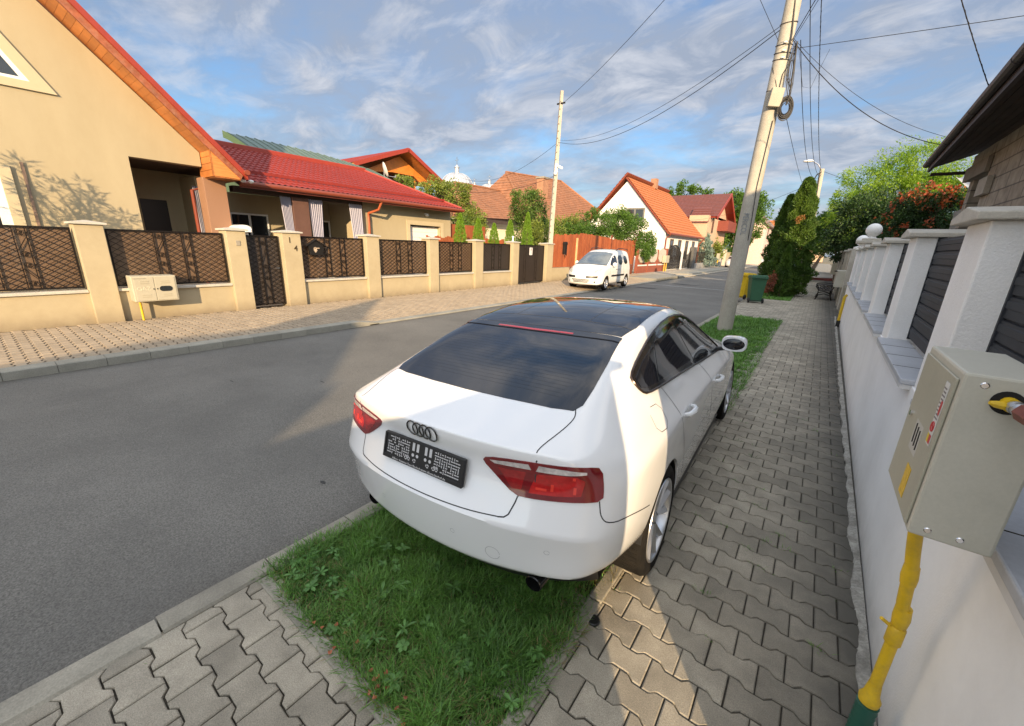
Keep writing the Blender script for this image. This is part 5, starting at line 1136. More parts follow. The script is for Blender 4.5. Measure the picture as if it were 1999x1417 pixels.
# --- unfinished house on the right
def blockmat(name, c1, c2, mc, bw, bh, ax):
    m = mat(name, c1, .95, var=.1, bump=.4, bscale=60); t = m.node_tree; b = t.nodes['Principled BSDF']; tcn = N(t, 'ShaderNodeTexCoord'); sp_ = N(t, 'ShaderNodeSeparateXYZ'); cb = N(t, 'ShaderNodeCombineXYZ')
    t.links.new(tcn.outputs['Object'], sp_.inputs[0]); t.links.new(sp_.outputs[ax], cb.inputs[0]); t.links.new(sp_.outputs[2], cb.inputs[1])
    br = N(t, 'ShaderNodeTexBrick', Scale=1.0); br.inputs['Color1'].default_value = (*c1, 1); br.inputs['Color2'].default_value = (*c2, 1); br.inputs['Mortar'].default_value = (*mc, 1)
    br.inputs['Brick Width'].default_value = bw; br.inputs['Row Height'].default_value = bh; br.inputs['Mortar Size'].default_value = .012; t.links.new(cb.outputs[0], br.inputs['Vector'])
    nz = N(t, 'ShaderNodeTexNoise', Scale=7, Detail=8); t.links.new(tcn.outputs['Object'], nz.inputs['Vector']); mr = N(t, 'ShaderNodeMapRange'); mr.inputs[1].default_value = .3; mr.inputs[2].default_value = .7; mr.inputs[3].default_value = .75; mr.inputs[4].default_value = 1.15
    t.links.new(nz.outputs[0], mr.inputs[0]); h = N(t, 'ShaderNodeVectorMath'); h.operation = 'SCALE'; t.links.new(br.outputs[0], h.inputs[0]); t.links.new(mr.outputs[0], h.inputs['Scale']); t.links.new(h.outputs[0], b.inputs['Base Color']); return m
m_blk = blockmat('block_masonry', (.40, .35, .28), (.34, .29, .23), (.16, .14, .12), .6, .25, 1)
m_blkx = blockmat('block_masonry_end', (.40, .35, .28), (.34, .29, .23), (.16, .14, .12), .6, .25, 0)
ha = thing('unfinished_house', 'unrendered block house with dark wavy tiled roof behind the white garden wall', 'house', (2.2, 6, 0))
ex = lambda y: 1.58 - .036 * (13.9 - y)           # eave line a little off parallel to the street
EY0, EY1, EZ = -.95, 13.9, 3.95
MB().box(2.20, 2.45, 13.05, 13.35, -.1, 3.45).box(2.1, 2.45, 11.85, 13.35, 3.45, 3.72).box(2.15, 2.4, -.9, 11.85, -.1, 3.95).box(2.14, 2.399, 11.85, 13.3, 3.72, 3.95).box(2.16, 2.4, 11.85, 13.05, -.1, 1.9).build('wall', m_blk, ha)
MB().box(2.4, 8.5, 13.05, 13.3, -.1, 3.9).box(2.4, 8.5, -.9, -.65, -.1, 3.9).prism([(2.2, 3.9), (4.8, 5.7), (8.5, 3.9)], -.9, -.65, 'xz').prism([(2.2, 3.9), (4.8, 5.7), (8.5, 3.9)], 13.0, 13.3, 'xz').build('end_wall', m_blkx, ha)
MB().box(2.08, 2.14, 11.8, 13.36, 3.44, 3.71).build('lintel', mat('raw_concrete', (.25, .22, .18), .95, var=.15, bump=.3, fine=.1), ha)
MB().box(2.05, 2.12, 10.55, 11.85, 2.55, 2.62).box(2.06, 2.14, 11.3, 11.85, 3.0, 3.3).build('loose_block', m_block, ha)
bx('interior_shade_slab', m_dark, ha, 2.41, 2.6, 11.8, 13.04, 1.9, 3.45)  # black slab in the opening stands in for the shade indoors
m_rdark = mat('dark_brown_roof', (.035, .022, .022), .6, var=.2); m_sof = mat('dark_soffit_boards', (.045, .032, .028), .8, var=.25, isl=.3)
rA = roofsheet('roof', (ex(EY0), EY0, EZ), (ex(EY1), EY1, EZ), (4.6, EY0, 5.9), (4.6, EY1, 5.9), m_rdark, ha, wave=.18, amp=.035, rowh=.35, step=.03, res=6)
roofsheet('roof', (8.8, EY1, 3.9), (8.8, EY0, 3.9), (4.6, EY1, 5.35), (4.6, EY0, 5.35), m_rdark, ha, wave=.4, amp=.02, rowh=.5, res=3)
sf = MB(); n = 7
for k in range(n):
    t0, t1 = k / n, (k + .93) / n; a = lambda t, y: ex(y) + (2.35 - ex(y)) * t
    sf.add([(a(t0, EY0), EY0, EZ - .11 + .28 * t0), (a(t0, EY1), EY1, EZ - .11 + .28 * t0), (a(t1, EY1), EY1, EZ - .11 + .28 * t1), (a(t1, EY0), EY0, EZ - .11 + .28 * t1),
            (a(t0, EY0), EY0, EZ - .05 + .28 * t0), (a(t0, EY1), EY1, EZ - .05 + .28 * t0), (a(t1, EY1), EY1, EZ - .05 + .28 * t1), (a(t1, EY0), EY0, EZ - .05 + .28 * t1)], [(0, 1, 2, 3), (4, 7, 6, 5), (0, 4, 5, 1), (2, 6, 7, 3), (1, 5, 6, 2), (0, 3, 7, 4)])
sf.build('soffit', m_sof, ha)
MB().bar((ex(EY0) - .02, EY0, EZ - .08), (ex(EY1) - .02, EY1, EZ - .08), .05, .20).build('fascia', m_rdark, ha)
g_ = MB(); yy = EY0
while yy < EY1 - .1:
    y2 = min(yy + 2.0, EY1); g_.tube([(ex(yy) - .09, yy, EZ - .03), (ex(y2) - .09, y2, EZ - .03)], .062, 10); yy += 2.04
g_.build('gutter', mat('dark_gutter', (.05, .04, .04), .5), ha, smooth=True)
MB().box(1.6, 2.35, 13.82, 13.9, 3.68, 3.74).build('rafter', m_sof, ha)
# --- unseen house added behind the photographer, roof outline shaped to shade the road
hb = thing('gabled_house', 'unseen narrow cream house added behind the camera, dark gable roof shaped to shade the road', 'house', (4.0, -12.6, 0), rz=R(36.87))
MB().box(-2.4, 1.85, -9, -.2, -.1, 4.5).build('wall', m_cream, hb)
MB().prism([(-2.8, 4.5), (2.0, 4.5), (2.06, 4.68), (1.98, 4.8), (1.84, 4.8), (1.44, 5.27), (.87, 5.92), (.12, 7.17), (-.83, 5.68), (-1.87, 5.36), (-2.8, 4.75)], -9.3, 0, 'xz').build('roof', m_rdark, hb)

hn = thing('added_shade_house', 'unseen cream house with dark gable roof, added behind the near garden walls to shade the thujas', 'house', (8, 27, 0))  # unseen house, added to shade the thujas and the far road
MB().box(5.2, 11, 15, 46, -.1, 3.4).prism([(5.2, 3.4), (8.1, 5.6), (11, 3.4)], 15, 15.2, 'xz').build('wall', m_cream, hn)
MB().prism([(4.8, 3.3), (8.1, 5.9), (11.4, 3.3), (11.4, 3.4), (8.1, 6.0), (4.8, 3.4)], 14.6, 46.4, 'xz').build('roof', m_rdark, hn)

# ================================================================== TREES AND PLANTS
def leaves(pts, size, flat=.35, aspect=.55, droop=0.0, curl=True):
    """leaf quads folded along the midrib at the given points (n,3) with outward directions"""
    P, D = pts; n = len(P); s = size * rng.uniform(.6, 1.3, n)[:, None]
    a = rng.normal(0, 1, (n, 3)) + D * 1.2; a[:, 2] -= droop * 2; a /= np.linalg.norm(a, axis=1)[:, None]
    b = rng.normal(0, 1, (n, 3)); b[:, 2] *= flat; b -= a * np.sum(a * b, 1)[:, None]; b /= np.linalg.norm(b, axis=1)[:, None]
    c = np.cross(a, b); w = s * aspect * .5
    V = np.stack([P, P + a * s * .45 + b * w + c * w * .3, P + a * s, P + a * s * .45 - b * w + c * w * .3], 1).reshape(-1, 3)
    k = np.arange(n)[:, None] * 4; return V, k + np.array([[0, 1, 2, 3]])
def cloud(blobs, n, clump=.16, nclump=60, fill=.55):
    """clumped points through a union of ellipsoids"""
    vol = np.array([b[3] * b[4] * b[5] for b in blobs]) ** .72; pr_ = vol / vol.sum(); Ps = []; Ds = []
    for bi, b in enumerate(blobs):
        m = int(n * pr_[bi]) + 1; nc = max(6, int(nclump * pr_[bi])); c = np.array(b[:3]); r = np.array(b[3:6])
        u = rng.normal(0, 1, (nc, 3)); u /= np.linalg.norm(u, axis=1)[:, None]; rad = rng.uniform(fill, 1.08, nc)[:, None]
        cc_ = c + u * r * rad; idx = rng.integers(0, nc, m); cs = clump * rng.uniform(.6, 1.5, nc)[idx][:, None] * np.mean(r)
        off = rng.normal(0, 1, (m, 3)); off /= np.maximum(1, np.linalg.norm(off, axis=1)[:, None] / 1.7); p = cc_[idx] + off * cs
        d = (p - c) / r; d /= (np.linalg.norm(d, axis=1)[:, None] + 1e-6); Ps.append(p); Ds.append(d + off * .4)
    return np.concatenate(Ps), np.concatenate(Ds)
def trunk(mb, base, top, r0, r1, limbs, wob=.15, n=9):
    base, top = Vector(base), Vector(top); pts = []; 
    for i in range(7):
        t = i / 6; pts.append(base.lerp(top, t) + Vector((random.uniform(-wob, wob) * t, random.uniform(-wob, wob) * t, 0)))
    mb.tube(pts, [r0 * (1.25 if i == 0 else 1) * (1 - i / 6) + r1 * i / 6 for i in range(7)], n)
    for L in limbs:
        s = pts[random.randint(2, 5)]; e = Vector(L); m1 = s.lerp(e, .35) + Vector((random.uniform(-.2, .2), random.uniform(-.2, .2), .15)); m2 = s.lerp(e, .7) + Vector((random.uniform(-.2, .2), random.uniform(-.2, .2), .1))
        mb.tube([s, m1, m2, e], [r0 * .45, r0 * .32, r0 * .2, r0 * .06], 6)
def tree(name, label, cat, base, blobs, n, size, lm, top=None, r0=.15, clump=.16, nclump=80, droop=0.0, aspect=.55, group=None, fill=.5):
    t = thing(name, label, cat, base, group)
    P, D = cloud(blobs, n, clump, nclump, fill); P[:, 2] = np.maximum(P[:, 2], .03); V, F = leaves((P, D), size, droop=droop, aspect=aspect); npmesh('crown', V, F, lm, t)
    mb = MB(); cz = max(b[2] for b in blobs); cx = np.mean([b[0] for b in blobs]); cy = np.mean([b[1] for b in blobs])
    trunk(mb, base, top or (cx, cy, cz), r0, r0 * .3, [(b[0] + random.uniform(-.4, .4) * b[3], b[1] + random.uniform(-.4, .4) * b[4], b[2] + random.uniform(-.2, .6) * b[5]) for b in blobs for _ in range(3)])
    mb.build('trunk', m_bark, t, smooth=True); return t
def conifer(name, label, cat, base, h, r, n, size, lm, group=None, prof=None, spray=True, lean=(0, 0)):
    t = thing(name, label, cat, base, group); z = rng.random(n) ** .85; prof = prof or (lambda q: (1 - q) ** .75 * np.minimum(1, .55 + q * 3)); rr = r * prof(z)
    a = rng.uniform(0, 2 * np.pi, n); fl_ = 1 + .16 * np.sin(a * 5 + z * 9) + .12 * np.sin(a * 9 - z * 23) + .10 * np.sin(a * 3 + z * 41) + .08 * np.sin(z * 70 + a * 4)
    rad = rr * fl_ * rng.uniform(.62, 1.0, n) ** .4
    P = np.stack([base[0] + rad * np.cos(a) + lean[0] * z, base[1] + rad * np.sin(a) + lean[1] * z, base[2] + .04 + z * h], 1); D = np.stack([np.cos(a) * .7, np.sin(a) * .7, np.full(n, 1.2)], 1)
    V, F = leaves((P, D), size, aspect=.42); npmesh('crown', V, F, lm, t)
    MB().tube([base, (base[0], base[1], base[2] + h * .8)], [r * .14, r * .03], 8).build('trunk', m_bark, t); return t
L_thuja = leafmat('thuja_leaf', (.035, .085, .012), (.10, .17, .02), .2, .3)
L_thujas = leafmat('young_thuja_leaf', (.12, .24, .02), (.20, .34, .03), .3, .2)
L_dark = leafmat('dark_leaf', (.025, .06, .018), (.05, .10, .025), .25, .35)
L_mid = leafmat('mid_leaf', (.055, .13, .02), (.11, .20, .03), .35, .35)
L_willow = leafmat('willow_leaf', (.17, .30, .03), (.30, .42, .05), .45, .3)
L_ivy = leafmat('ivy_leaf', (.05, .11, .018), (.12, .19, .03), .25, .35)
L_olive = leafmat('olive_leaf', (.12, .17, .03), (.22, .27, .05), .3, .3)
L_blue = leafmat('blue_spruce_needle', (.13, .20, .18), (.24, .31, .27), .15, .25)
L_flow = leafmat('trumpet_flower', (.33, .06, .025), (.42, .12, .05), .35, .2)
L_red = leafmat('barberry_leaf', (.22, .06, .04), (.35, .13, .07), .3, .3)
L_dry = leafmat('dried_thuja', (.28, .13, .03), (.35, .18, .06), .2, .2)

# near-side thujas
conifer('thuja', 'tallest dark thuja in the group between the sidewalk and the street', 'tree', (-1.15, 22.9, 0), 5.0, .86, 60000, .095, L_thuja, 'thujas by the near sidewalk', prof=lambda q: np.clip(1 - q, 0, 1) ** .5 * np.minimum(1, .7 + q * 2))
conifer('thuja', 'second thuja on the street side of the tallest one, a little lower', 'tree', (-1.75, 23.9, 0), 4.45, .70, 36000, .095, L_thuja, 'thujas by the near sidewalk', prof=lambda q: np.clip(1 - q, 0, 1) ** .5 * np.minimum(1, .7 + q * 2))
conifer('thuja', 'small pointed thuja in front of the tallest one beside the reddish shrub', 'tree', (-1.28, 21.7, 0), 2.15, .42, 12000, .07, L_thuja, 'thujas by the near sidewalk')
dp = thing('dry_twig', 'small dried orange patch of foliage caught high in the tallest thuja', 'dry twig', (-1.1, 22.0, 3.2))
V, F = leaves(cloud([(-1.12, 22.0, 3.28, .10, .06, .17)], 260, .3, 10), .07); npmesh('twig', V, F, L_dry, dp)
rs = tree('reddish_shrub', 'small reddish brown shrub in front of the thujas behind the bins', 'shrub', (-1.66, 21.4, 0), [(-1.64, 21.4, .75, .16, .16, .28), (-1.70, 21.35, .4, .18, .16, .22)], 900, .07, L_red, r0=.02)
# trees past the thujas on the right
tree('willow', 'tall bright green willow behind the white wall on the right', 'tree', (2.2, 31, 0), [(1.5, 31, 5.6, 1.5, 1.6, 1.4), (3.1, 31, 6.3, 1.7, 1.6, 1.4), (4.6, 31, 5.8, 1.6, 1.6, 1.5), (.7, 31, 4.7, 1.1, 1.4, 1.3), (2.3, 30.5, 4.6, 2.2, 1.6, 1.6), (5.5, 31, 4.6, 1.5, 1.6, 1.6)], 42000, .15, L_willow, top=(2.6, 31, 5.5), r0=.22, nclump=260, clump=.13, droop=.35, aspect=.3)
tree('dark_tree', 'dark green garden tree under the willow beside the globe pillar', 'tree', (1.9, 26, 0), [(1.2, 26, 3.6, 1.3, 1.3, 1.0), (2.6, 26, 3.5, 1.5, 1.3, 1.1), (.9, 27, 2.6, 1.0, 1.2, .8), (3.4, 25, 2.9, 1.6, 1.2, 1.1)], 22000, .13, L_dark, r0=.13, nclump=150)
tree('arching_tree', 'dark broad tree arching low over the near sidewalk beyond the bench', 'tree', (1.2, 41, 0), [(.2, 40, 4.0, 2.0, 2.0, 1.2), (1.5, 41, 4.6, 1.8, 2.0, 1.3), (-.3, 42, 3.3, 1.5, 1.8, 1.0), (.8, 39, 3.2, 1.5, 1.5, .9), (2.6, 42, 4.0, 1.6, 1.8, 1.5)], 26000, .17, L_mid, top=(1.2, 41, 4.2), r0=.2, nclump=180, droop=.2)
tree('street_tree', 'further dark tree beside the sidewalk behind the arching one', 'tree', (-.9, 58, 0), [(-.6, 58, 3.8, 1.8, 2.2, 1.6), (.8, 60, 4.6, 2.4, 2.2, 1.8), (2.8, 60, 4.8, 2.4, 2.2, 2.0)], 12000, .24, L_dark, r0=.2, nclump=90)
tree('hedge_tree', 'loose mid green tree behind the thujas below the far pole', 'tree', (.9, 33, 0), [(-.1, 33, 3.7, .9, 1.0, .7), (.6, 33.5, 4.4, .8, 1.0, .6), (.3, 33, 2.9, 1.0, 1.0, .6)], 9000, .13, L_mid, r0=.1, nclump=80)
vn = tree('trumpet_vine', 'dark leafy vine covered with orange trumpet flowers on the right', 'vine', (2.7, 21, 0), [(2.5, 21, 3.55, .85, .8, .75), (3.2, 21, 3.5, .7, .8, .7), (1.9, 21.2, 3.1, .7, .8, .6), (2.7, 21, 2.6, 1.2, .8, .8), (3.6, 20.5, 2.5, .9, .8, .8)], 15000, .10, L_dark, r0=.06, nclump=120)
P, D = cloud([(2.5, 20.7, 3.95, .8, .5, .32), (3.2, 20.7, 3.9, .55, .5, .3)], 650, .14, 60, .6); P2, D2 = cloud([(2.6, 20.5, 3.2, 1.2, .5, .8)], 420, .05, 50, .8)
V, F = leaves((np.concatenate([P, P2]), np.concatenate([D, D2])), .10, aspect=.8); npmesh('blossom', V, F, L_flow, vn)
# left garden
tg = 'young thujas behind the far fence'
for i, (y_, h_, lb_) in enumerate([(13.2, 2.98, 'first and widest apart young thuja beside the garage wall'), (14.35, 2.86, 'young thuja second from the garage wall'), (15.5, 2.72, 'shortest young thuja in the middle of the row'), (16.75, 2.95, 'young thuja fourth from the garage wall, behind the small pillar lamp'), (18.25, 3.42, 'tallest young thuja at the far end of the row by the gate')]):
    conifer('young_thuja', lb_, 'tree', (-12.75, y_, 0), h_, .46, 9000, .06, L_thujas, tg, prof=lambda q: (1 - q) ** .62 * np.minimum(1, .75 + q * 2))
tree('ivy_tree', 'upright ivy covered tree in front of the clay tiled roof', 'tree', (-16, 22.9, 0), [(-16, 22.3, 4.0, .7, .8, 1.1), (-16, 23.4, 4.5, .6, .7, .95), (-16, 24.1, 3.6, .6, .7, 1.2), (-16, 21.4, 4.1, .4, .45, .8), (-16, 23, 2.4, .9, 1.3, 1.3), (-16, 24.9, 3.4, .3, .35, .7)], 16000, .12, L_ivy, r0=.15, nclump=160, clump=.2)
tree('garden_tree', 'olive green loose tree behind the end of the red bungalow', 'tree', (-20, 19.5, 0), [(-20, 18.6, 4.6, 1.0, 1.1, .9), (-20, 20.2, 4.9, 1.0, 1.1, .9), (-19.5, 21.3, 3.5, .8, 1.0, 1.1), (-19, 20.3, 2.6, 1.0, 1.3, 1.2), (-22, 17.8, 5.0, .8, .8, .7)], 15000, .14, L_olive, r0=.15, nclump=130, clump=.17)
tree('shrub', 'green leafy shrub between the bungalow and the first young thuja', 'shrub', (-17.5, 16.6, 0), [(-17.5, 16.6, 1.9, .8, .9, 1.3), (-17.3, 18.3, 2.2, .8, .9, 1.0)], 7000, .11, L_ivy, r0=.05)
tree('fruit_tree', 'large bushy fruit tree leaning over the brown wooden fence by the van', 'tree', (-12.8, 29.5, 0), [(-13.0, 27.2, 3.4, 1.3, 1.5, 1.0), (-12.6, 29.8, 3.5, 1.3, 1.5, 1.2), (-12.4, 32.2, 2.9, 1.2, 1.6, 1.2), (-12.2, 34.5, 2.3, 1.0, 1.5, .9), (-13.6, 24.8, 2.9, 1.1, 1.4, .8), (-11.7, 33.0, 1.7, .8, 1.3, .7)], 30000, .13, L_mid, r0=.14, nclump=210, clump=.14)
tree('fruit_tree', 'paler bushy tree behind the wooden fence left of the large fruit tree', 'tree', (-14.6, 24, 0), [(-14.6, 22.8, 2.7, 1.0, 1.4, .7), (-14.6, 25.5, 3.1, 1.1, 1.4, .8)], 9000, .12, L_olive, r0=.08, nclump=80)
bs = conifer('blue_spruce', 'bushy grey blue spruce behind the iron fence of the white gable house', 'tree', (-12.6, 56, 0), 4.6, 1.9, 9000, .28, L_blue, prof=lambda q: (1 - q) ** .7)
tree('shrub', 'yellow green shrub beside the blue spruce', 'shrub', (-12.2, 62, 0), [(-12.2, 62, 1.9, 1.2, 1.8, 1.2)], 3000, .25, L_olive, r0=.08)
tree('far_tree', 'round topped tree rising behind the burgundy roof, left crown', 'tree', (-24, 80, 0), [(-25, 80, 10.5, 2.2, 2.4, 1.8), (-21.5, 80, 11.6, 1.9, 2.2, 1.9), (-18.5, 80, 10.4, 2.0, 2.2, 1.6), (-22, 80, 9.0, 4, 2.5, 1.8)], 13000, .35, L_mid, r0=.3, nclump=110)
tree('far_tree', 'large green tree behind the concrete pole at the end of the pink house', 'tree', (-11.5, 74, 0), [(-12.5, 74, 8.5, 2.2, 2.5, 2.2), (-10.6, 74, 6.5, 2.4, 2.5, 2.6), (-11.5, 74, 3.6, 2.2, 2.5, 2.2), (-9.8, 74, 9.0, 1.6, 2, 1.7)], 20000, .33, L_mid, r0=.3, nclump=150)
tree('street_shrub', 'sunlit tan shrub at the far end of the street', 'shrub', (-8.6, 105, 0), [(-8.4, 105, 2.4, 1.6, 2, 2.2)], 2500, .4, L_olive, r0=.1)
# palm-like plant in the unseen corner garden whose shadow falls on the gable wall
tree('garden_shrub', 'feathery garden shrub beside the gable wall outside the left edge', 'tree', (-12.6, -.6, 0), [(-12.6, -1.25, 3.75, .12, .16, .6), (-12.6, -.95, 3.3, .2, .3, .6), (-12.6, -.45, 3.5, .12, .16, .5), (-12.6, -.15, 3.1, .2, .25, .5), (-12.6, .2, 2.95, .12, .2, .4), (-12.6, -.5, 2.7, .4, .8, .5), (-12.6, -.5, 1.8, .4, .7, .7)], 2600, .17, L_thujas, r0=.05, nclump=130, clump=.12, aspect=.14)

# ================================================================== VAN
VY = [-.60, -.45, -.1, .3, .8, 1.3, 1.75, 2.1, 2.45, 2.78, 3.05, 3.3, 3.43]
def vr(xs, zs, dy=0): return [(xs[k] if isinstance(xs, list) else xs, VY[k] + (dy[k] if isinstance(dy, list) else dy), zs[k] if isinstance(zs, list) else zs) for k in range(13)]
v6 = [(.66, -.50, 1.72), (.68, -.35, 1.77), (.69, -.05, 1.79), (.695, .3, 1.80), (.695, .8, 1.80), (.69, 1.2, 1.77), (.69, 1.5, 1.70), (.73, 1.95, 1.48), (.77, 2.35, 1.26), (.79, 2.72, 1.10), (.78, 3.02, 1.02), (.70, 3.30, .93), (.60, 3.48, .80)]
v5 = vr([.74, .77, .785, .79, .79, .79, .79, .80, .82, .84, .84, .78, .66], [1.45] * 6 + [1.42, 1.32, 1.17, 1.04, .97, .86, .74], [.02] * 12 + [.04])
v4 = vr([.82, .865, .875, .88, .885, .885, .885, .885, .885, .885, .88, .83, .71], [1.10] * 7 + [1.08, 1.04, .98, .92, .80, .68])
v3 = vr([.85, .895, .905, .91, .91, .91, .91, .91, .91, .91, .905, .86, .74], [.9] * 7 + [.9, .88, .86, .82, .7, .6], [-.02] + [0] * 12)
v2 = vr([.86, .905, .915, .915, .915, .915, .915, .915, .915, .915, .91, .87, .76], [.66] * 11 + [.58, .5], [-.03] + [0] * 12)
v1 = vr([.86, .90, .91, .91, .91, .91, .91, .91, .91, .91, .905, .865, .76], [.42] * 11 + [.42, .38], [-.03] + [0] * 12)
v0 = vr([.83, .87, .88, .88, .88, .88, .88, .88, .88, .88, .875, .84, .74], [.26] * 12 + [.25])
vyc = [-.58, -.40, -.05, .3, .8, 1.25, 1.62, 2.1, 2.52, 2.9, 3.2, 3.45, 3.62]
vzc = [1.76, 1.82, 1.85, 1.86, 1.86, 1.83, 1.75, 1.52, 1.29, 1.12, 1.06, .98, .84]
vme = cage(rows(v0, v1, v2, v3, v4, v5, v6), vyc, vzc, [(-.62, 1.45), (-.65, 1.1), (-.67, .9), (-.72, .62), (-.72, .45), (-.66, .27)], [(3.70, .72), (3.74, .62), (3.76, .5), (3.76, .42), (3.75, .34), (3.66, .22)], .25, crease=(('lip', .5), ([v4[k] for k in range(13)], .2)))
vfull = finish(vme.copy(), 2); vskin = Skin(vfull)
vbody = finish(vme, 2, [cylmesh(0, .32, .35, .62, 1.2), cylmesh(2.75, .32, .35, .62, 1.2), cylmesh(0, .32, .35, -1.2, -.62), cylmesh(2.75, .32, .35, -1.2, -.62)])
van = thing('parked_van', 'white high-roofed leisure van with black roof rails parked half on the far sidewalk', 'van', (0, 0, 0), local=True)
m_vp = mat('van_white', (.80, .80, .78), .28, var=.01, coat=.8); link('body', vbody, m_vp, van)
FRONT = dict(org=(0, 6, 0), U=(-1, 0, 0), V=(0, 0, 1))
vskin.patch([(-.66, 1.66), (-.76, 1.30), (-.80, 1.13), (-.5, 1.15), (0, 1.17), (.5, 1.15), (.80, 1.13), (.76, 1.30), (.66, 1.66), (.3, 1.71), (0, 1.72), (-.3, 1.71)], **FRONT, off=.004, step=.08).build('windscreen', mat('van_glass', (.10, .12, .13), .06, spec=.8, coat=.6, var=.3, scale=3), van, smooth=True)
vskin.line([(-.80, 1.12), (-.5, 1.14), (0, 1.16), (.5, 1.14), (.80, 1.12)], **FRONT, w=.05, off=.006).build('cowl', m_black, van)
for s in (1, -1):
    for nm, poly in (('front_window', [(1.42, 1.13), (2.32, 1.10), (2.25, 1.22), (1.95, 1.45), (1.72, 1.56), (1.45, 1.58)]), ('sliding_door_window', [(.62, 1.15), (1.22, 1.13), (1.26, 1.57), (.66, 1.58)]), ('rear_side_window', [(-.15, 1.17), (.42, 1.15), (.46, 1.57), (-.02, 1.55)])):
        p, d = sd(smoothpoly(poly, 1), s); vskin.patch(p, **d, off=.004, step=.08).build(nm, m_glass, van, smooth=True)
    p, d = sd([(.45, .60), (2.2, .60), (2.2, .68), (.45, .68)], s); vskin.patch(p, **d, off=.015, thick=.02, step=.08).build('side_moulding', m_black, van)
    L = MB()
    for q_ in ([(1.34, 1.6), (1.36, .35)], [(2.35, 1.08), (2.38, .8), (2.36, .5)], [(.52, 1.6), (.5, .9), (.42, .65)]): p, d = sd(q_, s); vskin.line(p, **d, w=.01, off=.001, mb=L)
    L.build('panel_gap', m_gap, van)
    for yy in (1.2, 1.55): h = .905; MB().tube([(s * h, yy - .06, .93), (s * (h + .035), yy, .93), (s * h, yy + .06, .93)], .012, 6).build('door_handle', m_black, van)
    MB().tube([(s * .69, -.35, 1.80), (s * .69, -.28, 1.87), (s * .69, .5, 1.90), (s * .69, 1.1, 1.88), (s * .68, 1.25, 1.79)], .018, 8).build('roof_rail', m_black, van, smooth=True)
    p = [(s * x, z) for x, z in [(.50, .74), (.72, .80), (.80, .92), (.78, 1.02), (.66, .97), (.52, .84)]]
    p = [(-x, z) for x, z in p]
    if s > 0: p = p
    hl = vskin.patch(smoothpoly(p, 2), **FRONT, off=.005, step=.05).build('headlight', mat('headlight_glass', (.45, .44, .40), .08, coat=1, var=.35, scale=9), van, smooth=True)
    MB().sph((s * 1.0, 2.12, 1.16), (.10, .06, .10), 14, 10).build('wing_mirror', m_vp, van, smooth=True)
    for yy in (0, 2.75):
        wheel(van, s * .90, yy, .31, s, rt=.31, wd=.19, rr=.20, spokes=6)
        k = 24; vs = []
        for i in range(k + 1):
            a = -.35 + (math.pi + .7) * i / k
            for x in (.60, .89): vs.append((s * x, yy + .347 * math.cos(a), .32 + .347 * math.sin(a)))
        MB().add(vs, [(2 * i, 2 * i + 1, 2 * i + 3, 2 * i + 2) for i in range(k)]).box(*sorted((s * .55, s * .6)), yy - .34, yy + .34, .15, .66).build('wheel_arch_liner', m_black, van)
    p = [(-s * x, z) for x, z in [(.60, .36), (.66, .36), (.66, .43), (.60, .43)]]
    vskin.patch(p, **FRONT, off=.003, step=.05).build('fog_lamp', m_chrome, van)
vskin.patch([(-.72, .56), (.72, .56), (.74, .66), (.5, .655), (0, .65), (-.5, .655), (-.74, .66)], **FRONT, off=.012, thick=.02, step=.06).build('bumper_strip', m_black, van)
for k in range(3): vskin.patch([(-.46 + .05 * k, .47 - k * .055), (.46 - .05 * k, .47 - k * .055), (.46 - .05 * k, .505 - k * .055), (-.46 + .05 * k, .505 - k * .055)], **FRONT, off=.004, thick=0, step=.06).build('grille', m_dark, van)
vp_ = vskin.patch([(-.26, .55), (.26, .55), (.26, .66), (-.26, .66)], **FRONT, off=.02, thick=.01, step=.1).build('licence_plate', m_num, van)
vskin.line([(.0, .86), (-.035, .92), (0, .985), (.035, .92)], **FRONT, closed=True, r=.010, off=.006, step=.02).build('badge', m_chrome, van, smooth=True)
van.matrix_world = Matrix.Translation((-8.88, 20.55, -.06)) @ Matrix.Rotation(math.pi + .05, 4, 'Z') @ Matrix.Diagonal((.98, 1.0, 1.0, 1))

# simple far cars from the same shells
def farcar(name, label, paint, loc, rz, sc=1.0):
    t = thing(name, label, 'car', (0, 0, 0), local=True); b = link('body', bodyme.copy(), None, t); b.data.materials.clear(); b.data.materials.append(paint)
    for nm in ('windscreen', 'rear_window', 'window_frame'):
        for o in [c for c in car.children if c.name.split('.')[0] == nm]: c = o.copy(); COL.objects.link(c); c.parent = t
    for nm in ('wheel', 'tail_light'):
        for o in [c for c in car.children if c.name.split('.')[0] == nm]: copytree(o, t)
    for s in (1, -1): skin.patch([(s * .42, .62), (s * .70, .62), (s * .72, .72), (s * .5, .72)], **FRONT, off=.01, step=.06).build('headlight', m_wframe, t)
    t.location = loc; t.rotation_euler = (0, 0, rz); t.scale = (sc, sc * .92, sc * 1.05); return t
farcar('parked_car', 'white car far down the left side of the street beside the pole', m_vp, (-9.4, 62, -.05), R(187))
farcar('parked_car', 'silver blue car at the far end of the street facing us', mat('silver_paint', (.36, .42, .50), .3, coat=.8), (-8.9, 92, -.05), R(182))
farcar('parked_car', 'black car parked on the near sidewalk right behind the thujas', mat('black_paint', (.02, .02, .022), .2, coat=1), (-1.35, 37, .0), R(2), .95)

